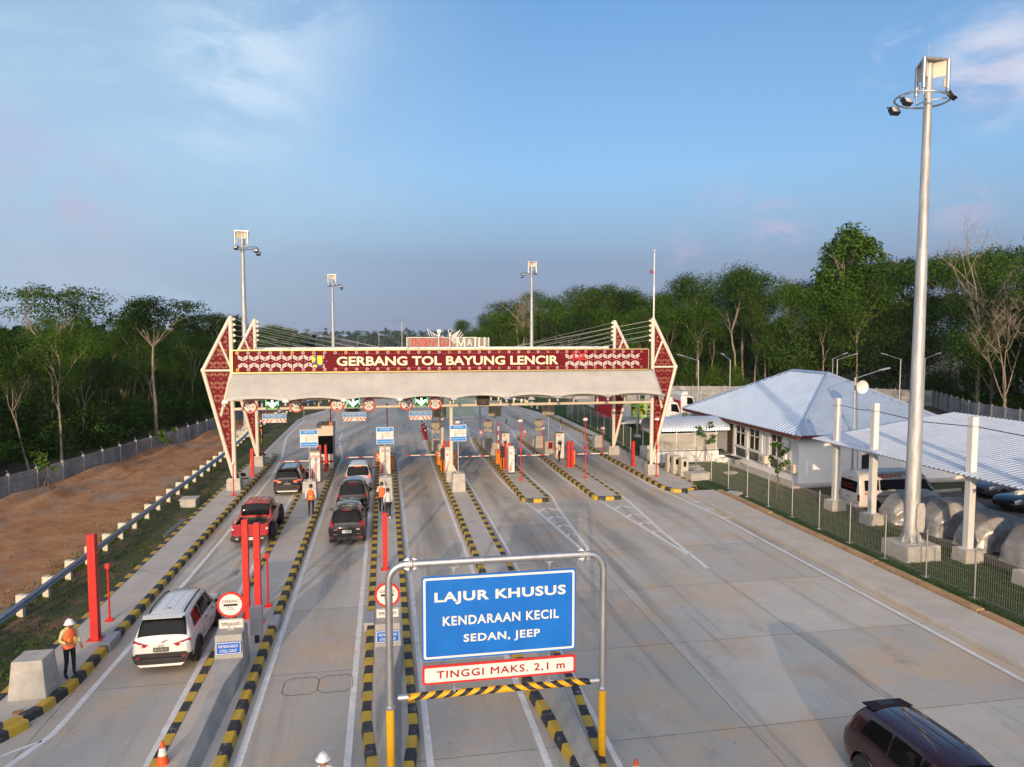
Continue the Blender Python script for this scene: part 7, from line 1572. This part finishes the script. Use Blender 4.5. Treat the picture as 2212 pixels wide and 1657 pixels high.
for i, (x, y, h_) in enumerate(hw):
    lamp_post(x, y, 13.2-i*.15, .15, 'double armed highway lamp in the receding row behind the gate', hgt(x,y)+.0-(i*.4), 2.9, True, 'double armed lamps along the highway')
# ------------------------------------------------------------ vegetation
def leaf_material(name, c1, c2, c3, transl=.18):
    m = bpy.data.materials.new(name); m.use_nodes = True; nt = m.node_tree; N = nt.nodes.new; L = nt.links.new; b = nt.nodes['Principled BSDF']; out = nt.nodes['Material Output']
    oi = N('ShaderNodeObjectInfo'); g = N('ShaderNodeNewGeometry'); n = N('ShaderNodeTexNoise'); n.inputs['Scale'].default_value = .55; n.inputs['Detail'].default_value = 3; L(g.outputs['Position'], n.inputs['Vector'])
    n2 = N('ShaderNodeTexNoise'); n2.inputs['Scale'].default_value = 5.0; L(g.outputs['Position'], n2.inputs['Vector'])
    def mix(f, a_, b2):
        x = N('ShaderNodeMix'); x.data_type = 'RGBA'
        for i, q in ((0,f),(6,a_),(7,b2)):
            if isinstance(q, tuple): x.inputs[i].default_value = (*q,1)
            else: L(q, x.inputs[i])
        return x.outputs[2]
    def rg(s_, lo, hi, a_=0, b2=1):
        x = N('ShaderNodeMapRange'); L(s_, x.inputs[0])
        for i, q in enumerate((lo,hi,a_,b2)): x.inputs[i+1].default_value = q
        return x.outputs[0]
    c = mix(rg(oi.outputs['Random'],0,1,0,.85), c1, c2); c = mix(rg(n.outputs[0],.45,.68,0,.7), c, c2); c = mix(rg(n2.outputs[0],.52,.72,0,.6), c, c3)
    L(c, b.inputs['Base Color']); b.inputs['Roughness'].default_value = .55; b.inputs['Specular IOR Level'].default_value = .10
    t = N('ShaderNodeBsdfTranslucent'); L(c, t.inputs[0]); ms = N('ShaderNodeMixShader'); ms.inputs[0].default_value = transl; L(b.outputs[0], ms.inputs[1]); L(t.outputs[0], ms.inputs[2]); L(ms.outputs[0], out.inputs[0]); return m
M['leaf'] = leaf_material('forest_leaves', (.024,.072,.010), (.062,.125,.016), (.125,.17,.028))
M['leaf_d'] = leaf_material('dark_leaves', (.017,.048,.011), (.042,.080,.016), (.075,.105,.024))
M['leaf_b'] = leaf_material('bright_leaves', (.038,.110,.010), (.080,.160,.018), (.16,.215,.032))
M['grassblade'] = leaf_material('grass_blades', (.030,.060,.012), (.055,.085,.018), (.09,.10,.03), .2)
def cards(P, Nn, size, asp=.5, rng=None):
    """one quad per leaf spray"""
    n = len(P); r = rng.normal(size=(n,3)); u = np.cross(Nn, r); u /= np.linalg.norm(u,axis=1,keepdims=True)+1e-9; w = np.cross(Nn, u); w /= np.linalg.norm(w,axis=1,keepdims=True)+1e-9
    s_ = (size*(.6+.8*rng.random(n)))[:,None]; a_, b_ = u*s_*.5, w*s_*asp*.5; dr = Nn*s_*.14
    V = np.empty((n,4,3)); V[:,0] = P-a_-dr; V[:,1] = P-b_*.9+dr*.5; V[:,2] = P+a_-dr; V[:,3] = P+b_*.9+dr*.5
    return V.reshape(-1,3)
def card_mesh(name, V, mt, parent=None):
    n = len(V)//4; me = bpy.data.meshes.new(name); me.vertices.add(n*4); me.vertices.foreach_set('co', V.astype(np.float32).ravel()); me.loops.add(n*4); me.loops.foreach_set('vertex_index', np.arange(n*4,dtype=np.int32)); me.polygons.add(n); me.polygons.foreach_set('loop_start', np.arange(0,n*4,4,dtype=np.int32)); me.polygons.foreach_set('loop_total', np.full(n,4,dtype=np.int32)); me.materials.append(mt); me.update(calc_edges=True)
    o = bpy.data.objects.new(name, me); COL.objects.link(o)
    if parent: o.parent = parent
    return o
def clusters(cs, rng, leaf, up=.5, flat=.6):
    """cs: list of (centre, radius, count)"""
    Ps, Ns = [], []
    for c_, r_, n in cs:
        d = rng.normal(size=(n,3)); d /= np.linalg.norm(d,axis=1,keepdims=True); q = d*(rng.random(n)**.45)[:,None]*r_; q[:,2] *= flat
        Ps.append(np.array(c_)+q); nn = d*.7+rng.normal(size=(n,3))*.45+np.array([0,0,up]); Ns.append(nn/np.linalg.norm(nn,axis=1,keepdims=True))
    P = np.vstack(Ps); N_ = np.vstack(Ns); return cards(P, N_, leaf, .55, rng)
def make_tree(name, label, seed, H, r0, fork, spread, kind, leaf, lm='leaf', bark='bark', group='', nleaf=2600, cat='tree'):
    rr = random.Random(seed); rng = np.random.default_rng(seed); t = MB(); cs = []
    root = thing(name, label, cat, (0,0,-60), 0, group)
    lean = Vector((rr.uniform(-.14,.14), rr.uniform(-.14,.14), 0)) if kind == 'slender' else Vector((rr.uniform(-.05,.05), rr.uniform(-.05,.05), 0)); zf = H*fork; p = [Vector((0,0,-.3))]; n = 6
    for k in range(1, n+1): p.append(Vector((lean.x*zf*k/n+rr.uniform(-.10,.10)*k*.3, lean.y*zf*k/n+rr.uniform(-.10,.10)*k*.3, zf*k/n)))
    t.tube(p, [r0*(1.25 if k == 0 else 1-.38*k/n) for k in range(n+1)], 7)
    tips = []
    def limb(b_, d, l, r_, lev):
        q = [b_]; dd = d.normalized()
        for k in range(4): dd = (dd+Vector((rr.uniform(-.22,.22),rr.uniform(-.22,.22),rr.uniform(-.05,.22)))).normalized(); q.append(q[-1]+dd*l/4)
        t.tube(q, [r_*(1-.19*k) for k in range(5)], 5 if lev else 6, cap=False)
        tips.append((q[-1], lev)); tips.append((q[3], lev+.5)) if lev else None
        if lev < 2:
            for k in range(rr.choice((2,3)) if lev == 0 else 2):
                a_ = rr.uniform(0,6.28); b2 = q[2+k % 3]; limb(b2, dd*.8+Vector((math.cos(a_),math.sin(a_),rr.uniform(.0,.5)))*.8, l*.6, r_*.5, lev+1)
    nl = dict(slender=3, dense=5, umbrella=7, dome=5, bare=3)[kind]
    for k in range(nl):
        a_ = 2*math.pi*k/nl+rr.uniform(-.5,.5); up_ = dict(slender=1.9, dense=.9, umbrella=.75, dome=1.4, bare=1.9)[kind]
        b_ = p[-1] if kind in ('umbrella',) else p[-1].lerp(p[3], 0 if kind == 'slender' and k < 2 else rr.uniform(0,.9)); limb(b_, Vector((math.cos(a_)*.8,math.sin(a_)*.8,up_)), (H-zf)*rr.uniform(.62,.9)*(.95 if kind != 'dense' else .7), r0*.45, 0)
    if kind == 'bare': limb(p[-1], Vector((.1,0,1)), (H-zf)*.9, r0*.6, 0)
    if kind in ('slender','dense'): limb(p[-1], Vector((0,0,1)), (H-zf)*.75, r0*.5, 0)
    t.build('trunk', M[bark], root)
    if kind == 'bare':
        tw = MB()
        for q, lev in tips:
            for k in range(3):
                d = Vector((rr.uniform(-1,1),rr.uniform(-1,1),rr.uniform(.0,1.3))); m_ = q+d*rr.uniform(.5,.9); tw.tube([q,m_,m_+d*.6+Vector((rr.uniform(-.3,.3),rr.uniform(-.3,.3),.2))], [.014,.009,.005], 3, cap=False)
                for j in range(2): d2 = d+Vector((rr.uniform(-1,1),rr.uniform(-1,1),rr.uniform(-.4,.7))); tw.tube([m_,m_+d2*.6], [.008,.004], 3, cap=False)
        tw.build('twigs', M['bark'], root); return root
    if kind == 'slender':
        for q, lev in tips:
            if q.z > H*.46: cs.append(((q.x*1.12,q.y*1.12,min(q.z,H)), rr.uniform(.6,1.25)*spread*.25, 0))
        for k in range(9):
            z_ = H*rr.uniform(.20,.62); a_ = rr.uniform(0,6.28); q = rr.uniform(.2,1.1); cs.append(((lean.x*z_+math.cos(a_)*q, lean.y*z_+math.sin(a_)*q, z_), rr.uniform(.35,.75), 0))
        for k in range(7):
            a_ = rr.uniform(0,6.28); q = spread*.42*math.sqrt(rr.random()); cs.append(((lean.x*H+math.cos(a_)*q, lean.y*H+math.sin(a_)*q, H*rr.uniform(.62,.98)), rr.uniform(.5,1.1), 0))
    elif kind == 'dense':
        for q, lev in tips: cs.append((tuple(q), rr.uniform(.9,1.5)*spread*.32, 0))
        for k in range(26):
            a_ = rr.uniform(0,6.28); u = rr.random(); z_ = H*(.25+.72*u); w_ = spread*.5*math.sin(math.pi*(.18+.8*u))**.7; cs.append(((math.cos(a_)*w_*rr.uniform(.5,1),math.sin(a_)*w_*rr.uniform(.5,1),z_), rr.uniform(.6,1.2)*spread*.24, 0))
    elif kind == 'umbrella':
        for q, lev in tips: cs.append(((q.x*1.25,q.y*1.25,H*.80+min(1.5,.12*(spread-q.xy.length))+rr.uniform(-1.2,1.6)), rr.uniform(.9,1.5), 0))
        for k in range(16):
            a_ = rr.uniform(0,6.28); w_ = spread*.55*math.sqrt(rr.random()); cs.append(((math.cos(a_)*w_,math.sin(a_)*w_,H*(.96-.16*(w_/spread*1.8)**1.5)+rr.uniform(-.5,.4)), rr.uniform(.9,1.6), 0))
    else:
        for k in range(150):
            a_ = rr.uniform(0,6.28); u = rr.random()**.8; z_ = H*(.10+.88*u); w_ = spread*.5*(1-u**2.4)**.6*rr.uniform(.86,1.05)*(.9+.15*math.sin(3*a_)); cs.append(((math.cos(a_)*w_,math.sin(a_)*w_,z_), rr.uniform(1.0,1.9), 0))
        for k in range(60):
            a_ = rr.uniform(0,6.28); u = rr.random(); q = spread*.34*(1-u**2)*rr.random(); cs.append(((math.cos(a_)*q,math.sin(a_)*q,H*(.15+.75*u)), 1.6, 0))
    tot = sum(c_[1]**2 for c_ in cs); cs = [(c_[0], c_[1], max(8, int(nleaf*c_[1]**2/tot))) for c_ in cs]
    card_mesh('crown', clusters(cs, rng, leaf, .55, .5 if kind == 'umbrella' else .72), M[lm], root); return root
GL, GR = 'trees of the left forest', 'trees of the right forest'
PT = {}
def proto(key, *a_, **k): PT[key] = make_tree(*a_, **k)
for i in range(6): proto('s%d' % i, 'forest_tree', '', 11+i, 13.0+i*.8, .11+.014*i, .46+.07*(i % 3), 5.6+.5*i, 'slender', .25, lm=('leaf','leaf_b','leaf','leaf_d','leaf','leaf_b')[i], nleaf=5200+350*i)
for i in range(4): proto('d%d' % i, 'bushy_tree', '', 31+i, 10.0+i*1.2, .12, .32, 5.2+.6*i, 'dense', .27, lm=('leaf','leaf_d','leaf_b','leaf')[i], bark='bark2', nleaf=7500)
for i in range(2): proto('b%d' % i, 'leafy_sapling_tree', '', 51+i, 5.5+i, .07, .25, 3.6, 'dense', .25, lm='leaf_b', bark='bark2', nleaf=3800)
USED = set(); TREES = []
def put(key, x, y, s_, label, group, rz=None, z=None, sz=None):
    if key in USED: o = copy_tree(PT[key])
    else: o = PT[key]; USED.add(key)
    o.location = (x, y, (hgt(x,y) if z is None else z)-.1); o.rotation_euler = (0,0,random.uniform(0,6.28) if rz is None else rz); o.scale = (s_, s_, sz or s_); tag(o, label, 'tree', group); return o
rt = random.Random(99)
def left_edge(y): return -28.5-(50-y)*.19 if y < 50 else (-28.5+(y-50)*.165 if y < 125 else -16.1-(y-125)*.02)
def scatter(edge, ys, depth, sp, side):
    pts = []
    y = ys[0]
    while y < ys[1]:
        d = 0.3
        while d < depth:
            pts.append((edge(y)+side*(d+rt.uniform(-.35,.35)*sp), y+rt.uniform(-.4,.4)*sp, d)); d += sp*(1+.25*(d > 12))
        y += sp
    return pts
LAB = {'s':'slender pale trunked tree in the %s forest','d':'dense bushy tree in the %s forest','b':'low bright green leafy tree at the foot of the %s forest'}
GRP = {'s':'slender trees of the %s forest','d':'bushy trees of the %s forest','b':'low leafy trees of the %s forest'}
def kinds(d):
    u = rt.random()
    if d < 3: k = 's' if u < .36 else ('b' if u < .72 else 'd')
    elif d < 9: k = 's' if u < .60 else ('d' if u < .88 else 'b')
    else: k = 's' if u < .65 else 'd'
    return k, k+str(rt.randrange(dict(s=6,d=4,b=2)[k]))
for x, y, d in scatter(left_edge, (32,150), 30, 4.5, -1):
    k, key = kinds(d); f = .46+.23*rt.random()+(.04 if d > 8 else 0); put(key, x, y, f, LAB[k] % 'left', GRP[k] % 'left')
# the right forest follows the bent wall
RW = [(22.0,200),(21.0,150),(22.6,116),(29,111.5),(45,106),(68,100),(79.5,88),(71,72),(68.2,60),(67,40),(66,26)]
for i, q in enumerate(resample(RW, 4.7, False)):
    Pn = resample(RW, 4.7, False); t_ = (Pn[min(i+1,len(Pn)-1)]-Pn[max(i-1,0)]).normalized(); nrm = Vector((-t_.y, t_.x)); 
    for d in (.8,5.0,9.6,15.0,21.0,28.0):
        if d > 21 and i % 2: continue
        x, y = q.x+nrm.x*d+rt.uniform(-1.7,1.7), q.y+nrm.y*d+rt.uniform(-1.7,1.7)
        k, key = kinds(d); far = max(0.0, min(1.0, (q.x-24)/45)); f = .62+.30*far+.42*rt.random()**1.6+.008*d; put(key, x, y, f if k != 'b' else f*.9, LAB[k] % 'right', GRP[k] % 'right')
# trees that stand out
proto('um', 'umbrella_tree', '', 71, 15.6, .19, .62, 8.0, 'umbrella', .28, lm='leaf_d', nleaf=7000); put('um', -22.9, 77.0, .80, 'flat topped umbrella tree with a tall pale trunk left of the gate', None, sz=.92)
proto('um2', 'open_crowned_tree', '', 74, 16.5, .16, .55, 6.5, 'umbrella', .27, lm='leaf', nleaf=4200); put('um2', -32.5, 77, .88, 'loose crowned tree rising above the left forest', None, sz=.95)
put('um', -21.5, 98, .85, 'dark umbrella crowned tree just left of the left pylon', None); put('um2', -18.5, 128, .74, 'wide dark crowned tree behind the left pylons', None)
proto('do', 'dome_tree', '', 81, 19.5, .3, .5, 10.5, 'dome', .42, lm='leaf_b', nleaf=22000); put('do', 75.5, 106.0, 1.42, 'huge dense dome shaped tree towering over the right forest', None, rz=1.0)
put('um', 86, 104, 1.50, 'flat brown tinged crown right of the dome tree', None); put('um2', 92, 92, 1.45, 'spreading dark crown behind the nearest mast', None)
put('um2', 39.5, 125, 1.22, 'tall loose tree standing out behind the right pylons', None, rz=2.0); 
proto('ba', 'bare_tree', '', 91, 19.5, .21, .52, 8.0, 'bare', .3); put('ba', 72.0, 76.0, 1.10, 'leafless pale tree with fine twigs near the right edge', None, rz=.6)
proto('b2t', 'bare_tree', '', 95, 12.5, .17, .35, 6.0, 'bare', .3); put('b2t', 66.5, 66.5, 1.0, 'leaning pale leafless tree behind the office roof', None, rz=2.0); put('b2t', 23.5, 122, 1.2, 'dry branched leafless tree behind the roof sign end', None, rz=.2); put('b2t', 67.5, 59.5, 1.05, 'forked leafless trunk right of the nearest mast', None, rz=4.0)
# trees behind the camera that throw the long evening shadows over the plaza
for x, y, f, k in ((-29.5,-34,.80,'s0'),(-25.0,-40,.84,'s2'),(-17.0,-43,.80,'s3'),(-9.5,-47,.86,'s4'),(-1.5,-48,.84,'s2'),(5.0,-44,.70,'s1'),(-34,-22,.85,'d0'),(-38,-8,.8,'d2'),(-40,8,.8,'s3'),(-13,-34,.66,'s0')):
    put(k, x, y, f, 'tree of the evening lit wood behind the viewpoint', 'trees behind the viewpoint')
# undergrowth
def undergrowth(name, pts, label, seed, n_each, lm):
    rng = np.random.default_rng(seed); cs = []
    for x, y, h_ in pts:
        for k in range(4): cs.append(((x+rng.normal()*1.0, y+rng.normal()*1.0, hgt(x,y)+h_*(.10+.75*rng.random())), .9+.7*rng.random(), n_each))
    o = card_mesh(name, clusters(cs, rng, .27, .55, .8), M[lm]); tag(o, label, 'undergrowth', kind='stuff')
lp = [(left_edge(y)+rt.uniform(-7,.2), y+rt.uniform(-1,1), rt.uniform(.9,4.8)) for y in np.arange(30,150,.45)]+[(left_edge(y)-rt.uniform(11,26), y+rt.uniform(-1,1), rt.uniform(3.0,7.5)) for y in np.arange(24,150,.6)]
undergrowth('undergrowth', lp, 'tangled undergrowth filling the left forest edge', 5, 85, 'leaf')
rp = []
for q in resample(RW, .75, False): rp += [(q.x+rt.uniform(.2,7)*(1 if q.x > 30 else .8), q.y+(rt.uniform(.2,6) if q.y > 95 else rt.uniform(-1,1)), rt.uniform(.9,4.6)) for _ in range(2)]; rp += [(q.x+rt.uniform(11,24)*(1 if q.x > 30 else .8), q.y+(rt.uniform(10,24) if q.y > 95 else rt.uniform(-1,1)), rt.uniform(3,9))]
undergrowth('undergrowth', rp, 'tangled undergrowth filling the right forest edge', 6, 80, 'leaf')
# far wood reading as one mass
def far_wood():
    rng = np.random.default_rng(8); cs = []; n = 0
    while n < 3600:
        az = R(rng.uniform(-40, 34)); d = 175+1500*rng.random()**1.35; x, y = d*math.sin(az), d*math.cos(az)
        if abs(x-(8-.00045*max(0,y-130)**2*1.0)) < 20+.01*d and d < 700: continue
        if d < 215 and -22 < x < 30: continue
        h_ = rng.uniform(8,14); r_ = rng.uniform(2.6,4.6); cs.append(((x,y,hgt(x,y)+h_*.62), r_, 26)); n += 1
        if rng.random() < .03: cs.append(((x,y,hgt(x,y)+h_*1.15), r_*.8, 18))
    Ps = []
    for c_, r_, k in cs:
        d = rng.normal(size=(k,3)); d /= np.linalg.norm(d,axis=1,keepdims=True); d[:,2] = d[:,2]*.9+.1; Ps.append((np.array(c_)+d*r_*np.array([1,1,1.15]), d+rng.normal(size=(k,3))*.4+np.array([0,0,.4])))
    P = np.vstack([p_ for p_, _ in Ps]); N_ = np.vstack([q for _, q in Ps]); N_ /= np.linalg.norm(N_,axis=1,keepdims=True)
    o = card_mesh('far_wood', cards(P, N_, 3.0, .8, rng), M['leaf_d']); tag(o, 'far off wooded land reaching to the hazy horizon', 'wood', kind='stuff')
far_wood()
# grass and low weeds
def tufts(name, pts, label, seed, hmin, hmax, mt, cat='grass'):
    rng = np.random.default_rng(seed); P = np.array(pts); n = len(P); a_ = rng.random(n)*6.28; h_ = hmin+(hmax-hmin)*rng.random(n); w = h_*.30
    V = np.empty((n,4,3)); dx, dy = np.cos(a_)*w, np.sin(a_)*w; lx, ly = rng.normal(size=n)*h_*.35, rng.normal(size=n)*h_*.35
    V[:,0] = P; V[:,1] = P+np.stack([dx+lx*.5,dy+ly*.5,h_*.55],1); V[:,2] = P+np.stack([lx,ly,h_],1); V[:,3] = P+np.stack([-dx+lx*.5,-dy+ly*.5,h_*.55],1)
    o = card_mesh(name, V.reshape(-1,3), M[mt]); tag(o, label, cat, kind='stuff')
gq = []
while len(gq) < 19000:
    y = 15+85*rt.random()**1.5; u = rt.random(); x = -13.6+u*3.0
    den = .5+.5*math.sin(x*2.1+.7*math.sin(y*.8))*math.sin(y*.55+x); 
    if u < .33 or rt.random() < den*.32: gq.append((x if u >= .33 else -12.9-rt.expovariate(2.8)*(.6+.6*math.sin(y*.6)**2), y, .04))
tufts('grass', gq, 'tufts of grass and weeds along the guardrail', 3, .04, .13, 'leaf')
gq = []
while len(gq) < 42000:
    y = 12+75*rt.random()**1.7; x = 20.95+5.0*rt.random()
    if (y > 41.5 and x < 21.2) : continue
    gq.append((x, y, .03))
tufts('grass', gq, 'short grass blades of the lawn along the mesh fence', 4, .03, .09, 'grassblade')
# young staked trees in the lawn
def sapling(x, y, h, label):
    s = thing('young_tree', label, 'tree', (x,y,.03), group='young staked trees in the lawn'); rr = random.Random(int(x*10)); rng = np.random.default_rng(int(y*10)); m = MB().tube([(0,0,0),(.03,.02,h*.5),(-.02,0,h*.8),(.02,0,h)], [.035,.028,.018,.008], 6); cs = []
    for k in range(11):
        z = h*(.48+.5*k/11); a_ = rr.uniform(0,6.28); q = Vector((math.cos(a_)*rr.uniform(.35,.75),math.sin(a_)*rr.uniform(.35,.75),z+.12)); m.tube([(0,0,z-.12),tuple(q)], [.012,.005], 4); cs.append((tuple(q), .26, 13))
    m.build('trunk', M['bark2'], s); card_mesh('crown', clusters(cs, rng, .26, .2, .7), M['leaf_b'], s)
    for k in range(3): a_ = 2.1*k+.4; MB().tube([(math.cos(a_)*.7,math.sin(a_)*.7,0),(0,0,h*.42)], .018, 5).build('stake', M['bark2'], s)
sapling(23.6,39.5,3.5,'young staked tree in front of the third office window'); sapling(24.55,51.4,3.2,'young staked tree in front of the corridor'); sapling(24.6,66.5,4.6,'young green tree behind the mesh fence near the lorries')
sapling(-21.3,49.5,2.6,'sparse sapling on the bare earth by the grey panel wall'); sapling(-17.5,62,2.2,'thin sapling on the bare earth near the left pylon')
# small red route markers and litter
for x, y, lab in ((-11.4,69,'red topped marker stake on the grass verge, nearer one'),(-9.6,88,'red topped marker stake on the grass verge, farther one')):
    s = thing('marker_stake', lab, 'marker', (x,y,.05), group='red topped marker stakes'); MB().tube([(0,0,0),(0,0,1.0)], .02, 6).build('stake', M['signwhite_c'], s); MB().lathe([(.02,-.03),(.12,-.015),(.12,.015),(.02,.03)], 14, (0,0,1.08), 'y').build('reflector', M['red'], s)
lit = MB(); rl_ = random.Random(4)
for k in range(70):
    x, y = rl_.uniform(-21,-13.5), rl_.uniform(26,60); s_ = rl_.uniform(.03,.09); lit.lathe([(s_*.3,0),(s_,s_*.3),(s_*.7,s_*.8),(s_*.1,s_)], 5, (x,y,.10), sm=False)
tag(lit.build('loose_stones', M['dirt']), 'loose clods and stones scattered on the bare earth', 'stones', kind='stuff')
# ------------------------------------------------------------ air
def haze():
    m = bpy.data.materials.new('haze'); m.use_nodes = True; nt = m.node_tree; nt.nodes.clear(); out = nt.nodes.new('ShaderNodeOutputMaterial'); v = nt.nodes.new('ShaderNodeVolumePrincipled')
    v.inputs['Color'].default_value = (.66,.76,.92,1); v.inputs['Density'].default_value = HAZE_DENSITY; v.inputs['Anisotropy'].default_value = .0; nt.links.new(v.outputs[0], out.inputs['Volume'])
    o = MB().bx(-3700,3700,-760,3700,-45,62).build('haze', m); tag(o, 'thin evening haze lying over the land', 'haze', kind='stuff')
HAZE_DENSITY = 0.00011
haze()
